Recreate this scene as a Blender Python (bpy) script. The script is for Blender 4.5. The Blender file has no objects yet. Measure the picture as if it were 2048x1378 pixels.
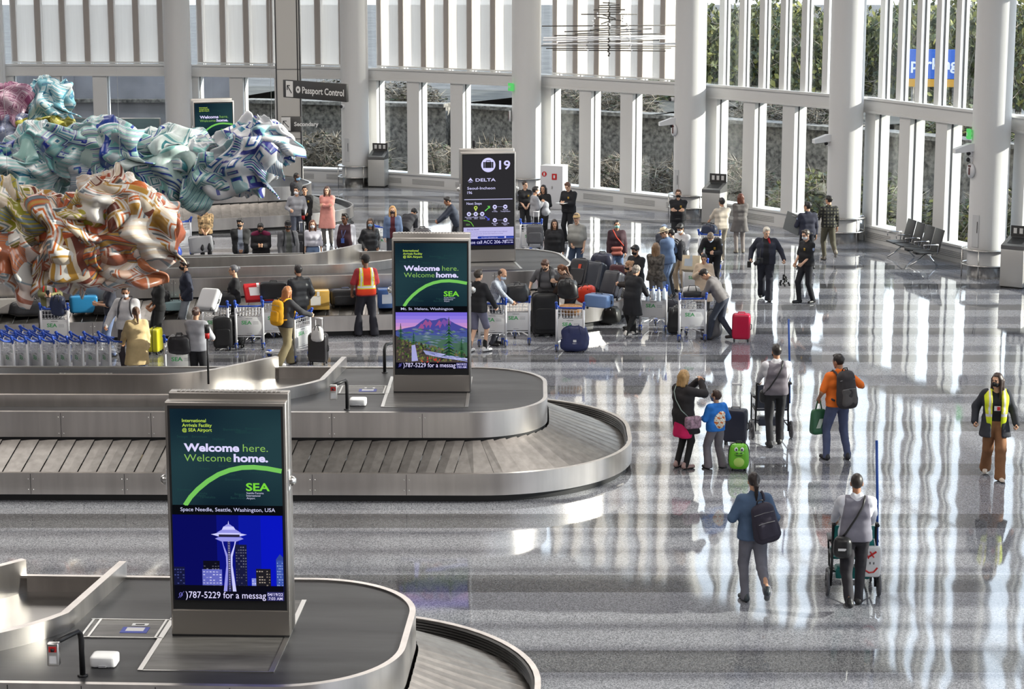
import bpy, bmesh, math, random
import numpy as np
from mathutils import Vector, Matrix, Euler
# ---------------------------------------------------------------- camera, sky, sun, exposure
SC = bpy.context.scene
COL = SC.collection
F_PX, PITCH, CAM_H, CX, CY = 4200.0, math.radians(10.8), 8.66, 1024.0, 689.0
cam_data = bpy.data.cameras.new('camera')
cam_data.sensor_width = 36.0
cam_data.lens = F_PX / 2048.0 * 36.0
cam_data.clip_end = 600
cam = bpy.data.objects.new('camera', cam_data)
COL.objects.link(cam)
cam.location = (0, 0, CAM_H)
cam.rotation_euler = (math.pi / 2 - PITCH, 0, 0)
SC.camera = cam
world = bpy.data.worlds.new('sky')
SC.world = world
world.use_nodes = True
_nt = world.node_tree
_bg = _nt.nodes['Background']
_tc = _nt.nodes.new('ShaderNodeTexCoord')
_sx = _nt.nodes.new('ShaderNodeSeparateXYZ')
_rp = _nt.nodes.new('ShaderNodeValToRGB')
_nt.links.new(_tc.outputs['Generated'], _sx.inputs[0])
_nt.links.new(_sx.outputs['Z'], _rp.inputs[0])
_rp.color_ramp.elements[0].position = 0.0
_rp.color_ramp.elements[0].color = (0.95, 0.97, 1.0, 1)
_rp.color_ramp.elements[1].position = 0.55
_rp.color_ramp.elements[1].color = (0.68, 0.8, 1.0, 1)
_nt.links.new(_rp.outputs[0], _bg.inputs[0])
_bg.inputs[1].default_value = 3.4
sun_d = bpy.data.lights.new('sun', 'SUN')
sun_d.energy = 10.0
sun_d.color = (1.0, 0.93, 0.82)
sun_d.angle = math.radians(0.9)
sun = bpy.data.objects.new('sun', sun_d)
COL.objects.link(sun)
sun.location = (60, 40, 30)
_sd = Vector((1.0, 0.0, math.tan(math.radians(19))))
sun.rotation_euler = _sd.to_track_quat('Z', 'Y').to_euler()
# fill lights: unseen area lights added under the ceiling to brighten the hall
for _i, (_x, _y) in enumerate([(-12, 14), (4, 14), (-14, 34), (4, 34), (-14, 51), (0, 51), (-20, 62), (-8, 62)]):
    _l = bpy.data.lights.new('ceiling_fill', 'AREA')
    _l.shape = 'RECTANGLE'; _l.size = 9; _l.size_y = 9
    _l.energy = 900
    _l.color = (1.0, 0.95, 0.9)
    _o = bpy.data.objects.new('ceiling_fill', _l)
    COL.objects.link(_o)
    _o.location = (_x, _y, 12.6)
SC.view_settings.view_transform = 'Standard'
SC.view_settings.look = 'None'
SC.view_settings.gamma = 1.0
SC.view_settings.use_curve_mapping = False
SC.view_settings.exposure = 0.0
SC.cycles.max_bounces = 7
SC.cycles.diffuse_bounces = 4
SC.cycles.glossy_bounces = 4
SC.cycles.transparent_max_bounces = 16
SC.cycles.use_denoising = True
SC.cycles.caustics_reflective = False
SC.cycles.caustics_refractive = False
random.seed(7)
RNG = np.random.default_rng(11)
PI = math.pi
def R(a): return math.radians(a)
# ---------------------------------------------------------------- where a ray of the photograph meets the place
def ray(px, py):
    u, v = (px - CX) / F_PX, (CY - py) / F_PX
    return Vector((u, math.cos(PITCH) + v * math.sin(PITCH), -math.sin(PITCH) + v * math.cos(PITCH)))
def gp(px, py, z=0.0):
    d = ray(px, py); t = (z - CAM_H) / d.z
    return Vector((d.x * t, d.y * t, z))
def at(px, py, Y):
    d = ray(px, py); t = Y / d.y
    return Vector((d.x * t, Y, CAM_H + d.z * t))
# ---------------------------------------------------------------- materials
_M = {}
def mat(name, col=(.5, .5, .5), rough=.5, metal=0.0, var=0.0, scale=30.0, bump=0.0, bscale=60.0, emit=0.0, spec=.5, stretch=None, coat=0.0, trans=0.0):
    if name in _M: return _M[name]
    m = bpy.data.materials.new(name); m.use_nodes = True
    nt = m.node_tree; b = nt.nodes['Principled BSDF']
    c = tuple(col) + (1,)
    b.inputs['Base Color'].default_value = c
    b.inputs['Roughness'].default_value = rough
    b.inputs['Metallic'].default_value = metal
    b.inputs['Specular IOR Level'].default_value = spec
    b.inputs['Coat Weight'].default_value = coat
    if emit:
        b.inputs['Emission Color'].default_value = c
        b.inputs['Emission Strength'].default_value = emit
    if var or bump:
        tc = nt.nodes.new('ShaderNodeTexCoord'); mp = nt.nodes.new('ShaderNodeMapping')
        nt.links.new(tc.outputs['Object'], mp.inputs[0])
        if stretch: mp.inputs['Scale'].default_value = stretch
        if var:
            n = nt.nodes.new('ShaderNodeTexNoise'); n.inputs['Scale'].default_value = scale; n.inputs['Detail'].default_value = 3
            r = nt.nodes.new('ShaderNodeValToRGB')
            r.color_ramp.elements[0].position = .3; r.color_ramp.elements[1].position = .7
            r.color_ramp.elements[0].color = tuple(max(0, x * (1 - var)) for x in col) + (1,)
            r.color_ramp.elements[1].color = tuple(min(1, x * (1 + var)) for x in col) + (1,)
            nt.links.new(mp.outputs[0], n.inputs['Vector']); nt.links.new(n.outputs[0], r.inputs[0]); nt.links.new(r.outputs[0], b.inputs['Base Color'])
        if bump:
            n2 = nt.nodes.new('ShaderNodeTexNoise'); n2.inputs['Scale'].default_value = bscale; n2.inputs['Detail'].default_value = 3
            bp = nt.nodes.new('ShaderNodeBump'); bp.inputs['Strength'].default_value = bump; bp.inputs['Distance'].default_value = .02
            nt.links.new(mp.outputs[0], n2.inputs['Vector']); nt.links.new(n2.outputs[0], bp.inputs['Height']); nt.links.new(bp.outputs[0], b.inputs['Normal'])
    _M[name] = m
    return m
def emat(name, col, s=1.0):
    if name in _M: return _M[name]
    m = bpy.data.materials.new(name); m.use_nodes = True
    nt = m.node_tree; nt.nodes.clear()
    o = nt.nodes.new('ShaderNodeOutputMaterial'); e = nt.nodes.new('ShaderNodeEmission')
    e.inputs[0].default_value = tuple(col) + (1,); e.inputs[1].default_value = s
    nt.links.new(e.outputs[0], o.inputs[0]); _M[name] = m
    return m
def hx(r, g, b):
    def f(c):
        c /= 255.0
        return c / 12.92 if c <= .04045 else ((c + .055) / 1.055) ** 2.4
    return (f(r), f(g), f(b))
# ---------------------------------------------------------------- scene objects
def tag(o, label=None, cat=None, group=None, kind=None):
    if label: o['label'] = label
    if cat: o['category'] = cat
    if group: o['group'] = group
    if kind: o['kind'] = kind
    return o
def thing(name, label, cat, loc=(0, 0, 0), rz=0.0, group=None):
    o = bpy.data.objects.new(name, None); COL.objects.link(o)
    o.empty_display_size = .2
    o.location = loc; o.rotation_euler = (0, 0, rz)
    return tag(o, label, cat, group)
def kids(o): return [c for c in bpy.data.objects if c.parent == o]
def link(name, me, parent=None, loc=None, rz=0.0):
    o = bpy.data.objects.new(name, me); COL.objects.link(o)
    if parent: o.parent = parent
    if loc is not None: o.location = loc
    if rz: o.rotation_euler = (0, 0, rz)
    return o
def copy_tree(o, kmap, parent=None):
    c = o.copy(); COL.objects.link(c); c.parent = parent
    for ch in kmap.get(o, ()): copy_tree(ch, kmap, c)
    return c
def dup(root, loc, rz=0.0, label=None, group=None, scale=None):
    km = {}
    for ob in root.children_recursive: km.setdefault(ob.parent, []).append(ob)
    c = copy_tree(root, km)
    c.location = loc; c.rotation_euler = (0, 0, rz)
    if label: c['label'] = label
    if group: c['group'] = group
    if scale: c.scale = (scale,) * 3
    return c
def npmesh(name, V, Fq, mats, fm=None, smooth=True, tris=None):
    me = bpy.data.meshes.new(name)
    V = np.asarray(V, dtype=np.float32).reshape(-1, 3)
    Fq = np.asarray(Fq, dtype=np.int32)
    n, k = Fq.shape
    me.vertices.add(len(V)); me.vertices.foreach_set('co', V.ravel())
    me.loops.add(n * k); me.loops.foreach_set('vertex_index', Fq.ravel())
    me.polygons.add(n); me.polygons.foreach_set('loop_start', np.arange(0, n * k, k, dtype=np.int32))
    if fm is not None: me.polygons.foreach_set('material_index', np.asarray(fm, dtype=np.int32))
    me.polygons.foreach_set('use_smooth', np.full(n, smooth))
    for m in (mats if isinstance(mats, (list, tuple)) else [mats]): me.materials.append(m)
    me.update(calc_edges=True); me.validate()
    return me
class MB:
    """collects shapes of ONE part"""
    def __init__(s): s.v = []; s.f = []; s.m = []; s.sm = []
    def add(s, vs, fs, mi=0, smooth=False, M=None):
        b = len(s.v)
        for p in vs: s.v.append(tuple(M @ Vector(p)) if M is not None else tuple(p))
        for f in fs: s.f.append(tuple(b + i for i in f)); s.m.append(mi); s.sm.append(smooth)
        return s
    def box(s, c, d, mi=0, M=None, rz=0.0, ch=0.0):
        x, y, z = d[0] / 2, d[1] / 2, d[2] / 2
        if ch > 0:
            k = min(ch, x * .49, y * .49, z * .49); vs = []
            bmv = bmesh.new(); bmesh.ops.create_cube(bmv, size=1, matrix=Matrix.Diagonal((2 * x, 2 * y, 2 * z, 1)))
            bmesh.ops.bevel(bmv, geom=bmv.edges[:], offset=k, segments=2, affect='EDGES', profile=.5)
            bmv.verts.index_update(); vs = [v.co.copy() for v in bmv.verts]; fs = [[v.index for v in f.verts] for f in bmv.faces]; bmv.free()
        else:
            vs = [Vector((i * x, j * y, k * z)) for i in (-1, 1) for j in (-1, 1) for k in (-1, 1)]
            fs = [(0, 1, 3, 2), (4, 6, 7, 5), (0, 4, 5, 1), (2, 3, 7, 6), (0, 2, 6, 4), (1, 5, 7, 3)]
        T = Matrix.Translation(c) @ Matrix.Rotation(rz, 4, 'Z')
        if M is not None: T = M @ T
        return s.add(vs, fs, mi, ch > 0, T)
    def tube(s, pts, r, n=8, mi=0, caps=True, M=None):
        pts = [Vector(p) for p in pts]; m = len(pts)
        rs = r if isinstance(r, (list, tuple)) else [r] * m
        vs = []; fs = []; up = None
        for i, p in enumerate(pts):
            t = (pts[min(i + 1, m - 1)] - pts[max(i - 1, 0)]).normalized()
            if up is None:
                up = Vector((0, 0, 1)) if abs(t.z) < .9 else Vector((1, 0, 0))
            a = t.cross(up)
            if a.length < 1e-5: a = t.cross(Vector((0, 1, 0)))
            a.normalize(); b = a.cross(t).normalized(); up = b
            for j in range(n):
                q = 2 * PI * j / n
                vs.append(p + (a * math.cos(q) + b * math.sin(q)) * rs[i])
        for i in range(m - 1):
            for j in range(n):
                fs.append((i * n + j, i * n + (j + 1) % n, (i + 1) * n + (j + 1) % n, (i + 1) * n + j))
        if caps: fs.append(tuple(range(n - 1, -1, -1))); fs.append(tuple((m - 1) * n + j for j in range(n)))
        return s.add(vs, fs, mi, n > 5, M)
    def cyl(s, c, r, h, n=16, mi=0, M=None, r2=None):
        c = Vector(c); return s.tube([c, c + Vector((0, 0, h))], [r, r if r2 is None else r2], n, mi, True, M)
    def lathe(s, prof, n=24, mi=0, M=None, c=(0, 0, 0)):
        vs = []; fs = []; c = Vector(c)
        for r, z in prof:
            for j in range(n):
                q = 2 * PI * j / n; vs.append(c + Vector((r * math.cos(q), r * math.sin(q), z)))
        for i in range(len(prof) - 1):
            for j in range(n): fs.append((i * n + j, i * n + (j + 1) % n, (i + 1) * n + (j + 1) % n, (i + 1) * n + j))
        return s.add(vs, fs, mi, True, M)
    def prism(s, poly, a, b, mi=0, M=None, axis='z', smooth=False):
        n = len(poly)
        f = {'z': lambda x, y, h: (x, y, h), 'y': lambda x, y, h: (x, h, y), 'x': lambda x, y, h: (h, x, y)}[axis]
        vs = [f(x, y, a) for x, y in poly] + [f(x, y, b) for x, y in poly]
        fs = [tuple(range(n - 1, -1, -1)), tuple(range(n, 2 * n))]
        s.add(vs, fs, mi, False, M)
        return s.add(vs, [(i, (i + 1) % n, n + (i + 1) % n, n + i) for i in range(n)], mi, smooth, M)
    def ell(s, c, r, n=12, mi=0, M=None):
        r = (r,) * 3 if not isinstance(r, (list, tuple)) else r
        prof = [(math.sin(PI * i / n), -math.cos(PI * i / n)) for i in range(n + 1)]
        vs = []; fs = []; k = n * 2 if n < 10 else 20
        for a, z in prof:
            for j in range(k):
                q = 2 * PI * j / k; vs.append(Vector((c[0] + r[0] * a * math.cos(q), c[1] + r[1] * a * math.sin(q), c[2] + r[2] * z)))
        for i in range(n):
            for j in range(k): fs.append((i * k + j, i * k + (j + 1) % k, (i + 1) * k + (j + 1) % k, (i + 1) * k + j))
        return s.add(vs, fs, mi, True, M)
    def quad(s, a, b, c, d, mi=0, smooth=False): return s.add([a, b, c, d], [(0, 1, 2, 3)], mi, smooth)
    def mesh(s, name, mats):
        me = bpy.data.meshes.new(name); me.from_pydata(s.v, [], s.f)
        for m in (mats if isinstance(mats, (list, tuple)) else [mats]): me.materials.append(m)
        me.polygons.foreach_set('material_index', s.m); me.polygons.foreach_set('use_smooth', s.sm)
        me.update(); return me
    def obj(s, name, mats, parent=None, loc=None, rz=0.0): return link(name, s.mesh(name, mats), parent, loc, rz)
def rbox(w, d, h, r=.05, p=6.0, n=14, M=None):
    """a rounded box as a superellipsoid grid: verts, quads"""
    vs = []; fs = []; k = n * 2
    def f(c, e): return math.copysign(abs(c) ** e, c)
    e = 2.0 / p
    for i in range(n + 1):
        a = -PI / 2 + PI * i / n
        for j in range(k):
            q = 2 * PI * j / k
            vs.append(Vector((w / 2 * f(math.cos(a), e) * f(math.cos(q), e), d / 2 * f(math.cos(a), e) * f(math.sin(q), e), h / 2 * f(math.sin(a), e))))
    for i in range(n):
        for j in range(k): fs.append((i * k + j, i * k + (j + 1) % k, (i + 1) * k + (j + 1) % k, (i + 1) * k + j))
    if M is not None: vs = [M @ v for v in vs]
    return vs, fs
def struct(o): o['kind'] = 'structure'; return o
def text_mesh(body, size, bold=0.0, align='LEFT', shear=0.0, sp=1.0):
    cu = bpy.data.curves.new('lettering', 'FONT'); cu.body = body; cu.size = size; cu.align_x = align; cu.offset = bold; cu.shear = shear
    cu.space_character = sp; cu.resolution_u = 3; cu.fill_mode = 'FRONT'
    o = bpy.data.objects.new('lettering', cu); COL.objects.link(o)
    dg = bpy.context.evaluated_depsgraph_get(); dg.update()
    me = bpy.data.meshes.new_from_object(o.evaluated_get(dg)); bpy.data.objects.remove(o); bpy.data.curves.remove(cu)
    vs = [v.co.copy() for v in me.vertices]; fs = [tuple(p.vertices) for p in me.polygons]
    bpy.data.meshes.remove(me)
    return vs, fs
# ---------------------------------------------------------------- the hall: floor, facade, ceiling
def floor_mat():
    m = bpy.data.materials.new('terrazzo'); m.use_nodes = True
    nt = m.node_tree; L = nt.links; N = nt.nodes; b = N['Principled BSDF']
    tc = N.new('ShaderNodeTexCoord')
    sp = N.new('ShaderNodeTexVoronoi'); sp.inputs['Scale'].default_value = 75
    L.new(tc.outputs['Object'], sp.inputs['Vector'])
    bw = N.new('ShaderNodeRGBToBW'); L.new(sp.outputs['Color'], bw.inputs[0])
    r1 = N.new('ShaderNodeValToRGB'); L.new(bw.outputs[0], r1.inputs[0])
    e = r1.color_ramp.elements; e[0].position = .22; e[0].color = (.12, .124, .142, 1); e[1].position = .78; e[1].color = (.37, .375, .41, 1)
    k = e.new(.45); k.color = (.23, .236, .262, 1)
    r2 = N.new('ShaderNodeValToRGB'); L.new(bw.outputs[0], r2.inputs[0])
    e = r2.color_ramp.elements; e[0].position = .22; e[0].color = (.055, .057, .064, 1); e[1].position = .8; e[1].color = (.19, .19, .2, 1)
    s = N.new('ShaderNodeSeparateXYZ'); L.new(tc.outputs['Object'], s.inputs[0])
    a = N.new('ShaderNodeMath'); a.operation = 'ADD'; a.inputs[1].default_value = 3.2 * 20 - 24.22; L.new(s.outputs['Y'], a.inputs[0])
    d = N.new('ShaderNodeMath'); d.operation = 'MODULO'; d.inputs[1].default_value = 3.2; L.new(a.outputs[0], d.inputs[0])
    g = N.new('ShaderNodeMath'); g.operation = 'LESS_THAN'; g.inputs[1].default_value = .8; L.new(d.outputs[0], g.inputs[0])
    mx = N.new('ShaderNodeMix'); mx.data_type = 'RGBA'; L.new(g.outputs[0], mx.inputs[0]); L.new(r1.outputs[0], mx.inputs[6]); L.new(r2.outputs[0], mx.inputs[7])
    L.new(mx.outputs[2], b.inputs['Base Color'])
    b.inputs['Roughness'].default_value = .045
    b.inputs['IOR'].default_value = 1.75
    mp = N.new('ShaderNodeMapping'); mp.inputs['Scale'].default_value = (1.0, .4, 1); L.new(tc.outputs['Object'], mp.inputs[0])
    n = N.new('ShaderNodeTexNoise'); n.inputs['Scale'].default_value = 1.2; n.inputs['Detail'].default_value = 1.0; L.new(mp.outputs[0], n.inputs['Vector'])
    bp = N.new('ShaderNodeBump'); bp.inputs['Strength'].default_value = .8; bp.inputs['Distance'].default_value = .007
    L.new(n.outputs[0], bp.inputs['Height']); L.new(bp.outputs[0], b.inputs['Normal'])
    return m
COLS = [(-33.2, 79.2), (-26.3, 79.1), (-19.35, 78.6)]
for _px, _py in ((358, 362), (710, 374), (1053, 401), (1379, 438), (1690, 488), (1979, 558)):
    _p = gp(_px, _py); COLS.append((_p.x, _p.y + .5))
_p = COLS[-1]
for _a, _n in ((70, 7.1), (75, 7.1), (80, 7.1), (84, 7.1), (88, 7.1), (90, 7.1), (90, 7.1)):
    COLS.append((COLS[-1][0] + _n * math.cos(R(_a)), COLS[-1][1] - _n * math.sin(R(_a))))
CEIL = 13.0
white = mat('white_paint', (.74, .73, .71), .55)
struct_white = mat('column_paint', (.72, .71, .7), .5, bump=.02, bscale=8)
poly = [(-42, -14)] + [(-42, 79.2)] + [(x, y) for x, y in COLS] + [(COLS[-1][0], -14)]
_q = [(x + (1.0 if k > 4 else .4), y + (1.0 if k < 12 else 0)) for k, (x, y) in enumerate(COLS)]
poly = [(-42, -14), (-42, 80)] + _q + [(_q[-1][0], -14)]
fl = MB(); fl.add([(x, y, 0) for x, y in poly], [tuple(range(len(poly) - 1, -1, -1))])
struct(fl.obj('floor', floor_mat()))
cl = MB(); cl.add([(x, y, CEIL) for x, y in poly], [tuple(range(len(poly)))])
struct(cl.obj('ceiling', mat('ceiling_paint', (.6, .58, .56), .7)))
wb = MB(); wb.box((-11, -14.1, CEIL / 2), (70, .2, CEIL)); struct(wb.obj('wall_back', mat('back_wall', (.2, .175, .155), .7)))
wl = MB(); wl.box((-42.1, 33, CEIL / 2), (.2, 94, CEIL)); struct(wl.obj('wall_left', mat('side_wall', (.45, .42, .39), .7)))
def glass_mat():
    m = bpy.data.materials.new('window_glass'); m.use_nodes = True
    nt = m.node_tree; nt.nodes.clear(); N = nt.nodes; L = nt.links
    o = N.new('ShaderNodeOutputMaterial'); t = N.new('ShaderNodeBsdfTransparent'); g = N.new('ShaderNodeBsdfGlossy'); x = N.new('ShaderNodeMixShader'); fr = N.new('ShaderNodeLayerWeight')
    t.inputs[0].default_value = (.93, .96, .96, 1); g.inputs['Roughness'].default_value = .02; g.inputs[0].default_value = (.8, .8, .8, 1)
    pw = N.new('ShaderNodeMath'); pw.operation = 'POWER'; pw.inputs[1].default_value = 5; L.new(fr.outputs['Facing'], pw.inputs[0])
    ma = N.new('ShaderNodeMath'); ma.operation = 'MULTIPLY_ADD'; ma.inputs[1].default_value = .5; ma.inputs[2].default_value = .04; L.new(pw.outputs[0], ma.inputs[0])
    L.new(ma.outputs[0], x.inputs[0]); L.new(t.outputs[0], x.inputs[1]); L.new(g.outputs[0], x.inputs[2]); L.new(x.outputs[0], o.inputs[0])
    return m
GLASS = glass_mat()
def fabric_mat():
    m = bpy.data.materials.new('blind_fabric'); m.use_nodes = True
    nt = m.node_tree; nt.nodes.clear(); N = nt.nodes; L = nt.links
    o = N.new('ShaderNodeOutputMaterial'); t = N.new('ShaderNodeBsdfTranslucent'); g = N.new('ShaderNodeBsdfDiffuse'); x = N.new('ShaderNodeMixShader')
    tr = N.new('ShaderNodeBsdfTransparent'); x2 = N.new('ShaderNodeMixShader')
    tc = N.new('ShaderNodeTexCoord'); mp = N.new('ShaderNodeMapping'); mp.inputs['Scale'].default_value = (14, 14, .25)
    n = N.new('ShaderNodeTexNoise'); n.inputs['Scale'].default_value = 2.0; n.inputs['Detail'].default_value = 4
    r = N.new('ShaderNodeValToRGB'); r.color_ramp.elements[0].color = (.66, .57, .49, 1); r.color_ramp.elements[1].color = (.82, .74, .65, 1)
    L.new(tc.outputs['Object'], mp.inputs[0]); L.new(mp.outputs[0], n.inputs['Vector']); L.new(n.outputs[0], r.inputs[0]); L.new(r.outputs[0], t.inputs[0])
    g.inputs[0].default_value = (.62, .63, .66, 1); x.inputs[0].default_value = .35
    L.new(t.outputs[0], x.inputs[1]); L.new(g.outputs[0], x.inputs[2])
    x2.inputs[0].default_value = .1; L.new(x.outputs[0], x2.inputs[1]); L.new(tr.outputs[0], x2.inputs[2]); L.new(x2.outputs[0], o.inputs[0])
    return m
FABRIC = fabric_mat()
STEEL = mat('brushed_steel', (.62, .6, .57), .27, 1.0, var=.12, scale=1.0, stretch=(3, 3, 40), bump=.04, bscale=3)
GASKET = mat('gasket', (.03, .03, .035), .5)
SILL_Z, SP0, SP1 = .5, 3.8, 4.2
DI, DO = .16, .34
def frame_at(a, b):
    """along-wall matrix: x along a->b, y outwards"""
    t = (Vector((b[0] - a[0], b[1] - a[1], 0))).normalized(); n = Vector((-t.y, t.x, 0))
    return Matrix(((t.x, n.x, 0, a[0]), (t.y, n.y, 0, a[1]), (0, 0, 1, 0), (0, 0, 0, 1)))
vent = mat('vent_grille', (.4, .39, .38), .5)
FP = []                      # line of the window wall, behind the columns
for i in range(len(COLS)):
    a, b = COLS[max(i - 1, 0)], COLS[min(i + 1, len(COLS) - 1)]
    t = Vector((b[0] - a[0], b[1] - a[1])).normalized(); FP.append((COLS[i][0] - t.y * .85, COLS[i][1] + t.x * .85))
for i in range(len(COLS) - 1):
    a, b = FP[i], FP[i + 1]
    M = frame_at(a, b); Ln = math.hypot(b[0] - a[0], b[1] - a[1])
    blind = i < 6
    w = MB()          # sill wall and spandrel beam
    w.box((Ln / 2, .12, SILL_Z / 2), (Ln, .5, SILL_Z), M=M)
    w.box((Ln / 2, -.15, SILL_Z - .03), (Ln, .1, .06), M=M)
    w.box((Ln / 2, .1, (SP0 + SP1) / 2), (Ln, .62, SP1 - SP0), M=M)
    w.box((Ln / 2, -.22, SP1 + .02), (Ln, .12, .07), M=M)
    w.box((Ln / 2, -.225, SP0 + .03), (Ln, .05, .06), M=M)
    for g in range(4):
        for q in range(4): w.box((Ln * (g + .5) / 4, -.135, .13 + q * .05), (Ln / 4 - .5, .02, .022), 1, M=M)
    o = struct(w.obj('wall_window' if i == 0 else 'wall_window', [white, vent]))
    fn = MB()
    for k in range(3):
        x = .05 + 1.88 * k * (Ln / 7.5)
        fn.box((x + .27, (DO - DI) / 2, (SILL_Z + SP0) / 2), (.54, DI + DO, SP0 - SILL_Z), M=M)
        fn.box((x + .545, .02, (SILL_Z + SP0) / 2), (.012, .05, SP0 - SILL_Z), 1, M=M)
    for k in range(7):
        x = .66 + .98 * k * (Ln / 7.5)
        fn.box((x, .06, (SP1 + CEIL) / 2), (.24, .26, CEIL - SP1), M=M)
        fn.box((x + .13, .06, (SP1 + CEIL) / 2), (.012, .04, CEIL - SP1), 1, M=M)
    for z in (7.6, 10.6): fn.box((Ln / 2, .08, z), (Ln, .16, .08), M=M)
    struct(fn.obj('trim_1', [white, GASKET]))
    g = MB(); g.box((Ln / 2, .05, (SILL_Z + SP0) / 2), (Ln, .02, SP0 - SILL_Z), M=M); g.box((Ln / 2, .1, (SP1 + CEIL) / 2), (Ln, .02, CEIL - SP1), M=M)
    struct(g.obj('window_%d' % (i + 1), GLASS))
    if blind:
        bl = MB(); nx = 28; zs = [SP1 + .12, 6, 8, 10, CEIL - .3]; x0, x1 = .58, Ln - .58
        vs = []
        for z in zs:
            for q in range(nx + 1):
                vs.append((x0 + (x1 - x0) * q / nx, -.082 + .008 * math.sin(q * 1.7 + i) * math.sin(z * .9 + q), z))
        fs = [(r * (nx + 1) + q, r * (nx + 1) + q + 1, (r + 1) * (nx + 1) + q + 1, (r + 1) * (nx + 1) + q) for r in range(len(zs) - 1) for q in range(nx)]
        bl.add(vs, fs, 0, True, M); bl.box((Ln / 2, -.1, SP1 + .11), (x1 - x0, .03, .05), 1, M=M)
        nm = ['far left end', 'second from the left end', 'left of the left column', 'above the welcome display at far left', 'above the big bag claim display', 'behind the hanging rod lamp'][i]
        tag(bl.obj('roller_blind', [FABRIC, white]), 'cream fabric roller blind drawn over tall windows, ' + nm, 'blind', 'roller blinds')
# round columns with a steel foot and a guard rail
for i, (x, y) in enumerate(COLS):
    c = MB(); c.lathe([(.5, .33), (.5, CEIL)], 48); c.lathe([(.485, 0.0), (.485, .33), (.5, .33)], 48, 1)
    c.lathe([(.54, .72), (.6, .72), (.6, .76), (.5, .76)], 48, 1)
    o = c.obj('column', [struct_white, STEEL]); o.location = (x, y, 0); struct(o)
    rl = MB()
    for z in (.34, .74): rl.tube([(.64 * math.cos(R(t)), .64 * math.sin(R(t)), z) for t in range(0, 361, 12)], .022, 6)
    for t in range(0, 360, 60): rl.tube([(.64 * math.cos(R(t)), .64 * math.sin(R(t)), 0), (.64 * math.cos(R(t)), .64 * math.sin(R(t)), .74)], .018, 6)
    o = rl.obj('trim_2', STEEL); o.location = (x, y, 0); struct(o)
# ---------------------------------------------------------------- outside
go = MB(); go.box((20, 120, -.5), (500, 400, .3)); struct(go.obj('ground_outside', mat('outdoor_ground', (.07, .065, .06), .95, var=.5, scale=.5)))
conc = mat('outdoor_concrete', (.17, .155, .135), .9, var=.75, scale=7, bump=.3, bscale=6)
blocks = mat('outdoor_block_wall', (.3, .285, .3), .9, var=.2, scale=.9)
def offs(i, f, d):
    a, b = Vector(COLS[i]), Vector(COLS[i + 1]); t = (b - a).normalized(); n = Vector((-t.y, t.x))
    p = a + (b - a) * f + n * d
    return p
ow = MB(); ow2 = MB(); soil = mat('outdoor_soil', (.05, .045, .035), .95, var=.5, scale=1)
for i in range(0, 12):
    p, q = offs(i, -.12, 8.0), offs(i, 1.12, 8.0)
    M = frame_at(p, q); Ln = (q - p).length
    (ow2 if i < 3 else ow).box((Ln / 2, .3, 1.0 if i >= 3 else 1.6), (Ln, .6, 2.6 if i >= 3 else 4.2), M=M)
    ow.box((Ln / 2, .2, 2.35), (Ln, .9, .14), M=M)
    so = MB(); so.box((Ln / 2, 6, 1.1), (Ln + 4, 10.8, 2.2), M=M); struct(so.obj('terrain_bank', soil))
struct(ow.obj('wall_outside', conc)); struct(ow2.obj('wall_outside', blocks))
def leaf_mesh(name, n, rad, size, cols, twig, seed):
    g = np.random.default_rng(seed); vs = []; fs = []; mi = []
    for k in range(n):
        d = g.normal(size=3); d /= np.linalg.norm(d); r = g.random() ** .45
        c = d * r * np.array(rad); c[2] = abs(c[2]) * 1.0
        u = g.normal(size=3); u /= np.linalg.norm(u); w = np.cross(u, g.normal(size=3)); w /= np.linalg.norm(w)
        if k < twig: u = u * size * 5 * (.5 + g.random()); w = w * .018; m_ = len(cols) - 1
        else: s_ = size * (.5 + g.random()); u = u * s_; w = w * s_ * .55; m_ = int(g.integers(0, len(cols) - 1))
        b = len(vs); vs += [c - u, c - w, c + u, c + w]; fs.append((b, b + 1, b + 2, b + 3)); mi.append(m_)
    return npmesh(name, vs, fs, cols, mi, False)
lv = [mat('leaf_%d' % k, c, .7) for k, c in enumerate([(.035, .05, .018), (.09, .1, .03), (.2, .19, .04), (.08, .065, .05), (.13, .105, .08)])]
twg = mat('twig', (.24, .2, .15), .8)
sh_dark = leaf_mesh('shrub', 2600, (1.9, 1.5, 2.4), .1, [lv[3], lv[0], lv[3], twg], 1100, 1)
sh_green = leaf_mesh('shrub', 2600, (1.9, 1.5, 2.4), .11, [lv[0], lv[1], lv[1], lv[2], twg], 500, 2)
tr_crown = leaf_mesh('crown', 5200, (3.2, 3.0, 4.2), .16, [lv[0], lv[1], lv[1], lv[2], twg], 600, 3)
tk = MB(); tk.tube([(0, 0, 0), (.1, .05, 1.6), (0, 0, 4)], [.22, .17, .08], 8)
tr_trunk = tk.mesh('trunk', mat('bark', (.1, .08, .06), .9, bump=.4, bscale=12))
sn = 0
for i in range(1, 10):
    for f, d in ((.12, 4.2), (.45, 5.2), (.78, 4.4), (.3, 10.6), (.8, 10.2)):
        if i < 3 and d < 8: continue
        p = offs(i, f + RNG.uniform(-.06, .06), d + RNG.uniform(-.4, .4))
        zz = -.25 if d < 8 else 2.2
        o = link('shrub', sh_dark if i < 6 else sh_green, None, (p.x, p.y, zz), RNG.uniform(0, 6)); o.scale = (1, 1, RNG.uniform(.6, .85) * (.6 if d > 8 else 1))
        tag(o, 'dark tangled bare shrub outside the windows, left of the middle' if i < 6 else 'green and yellow leafy shrub outside the windows on the right', 'shrub', 'dark tangled shrubs outside' if i < 6 else 'green shrubs outside')
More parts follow.
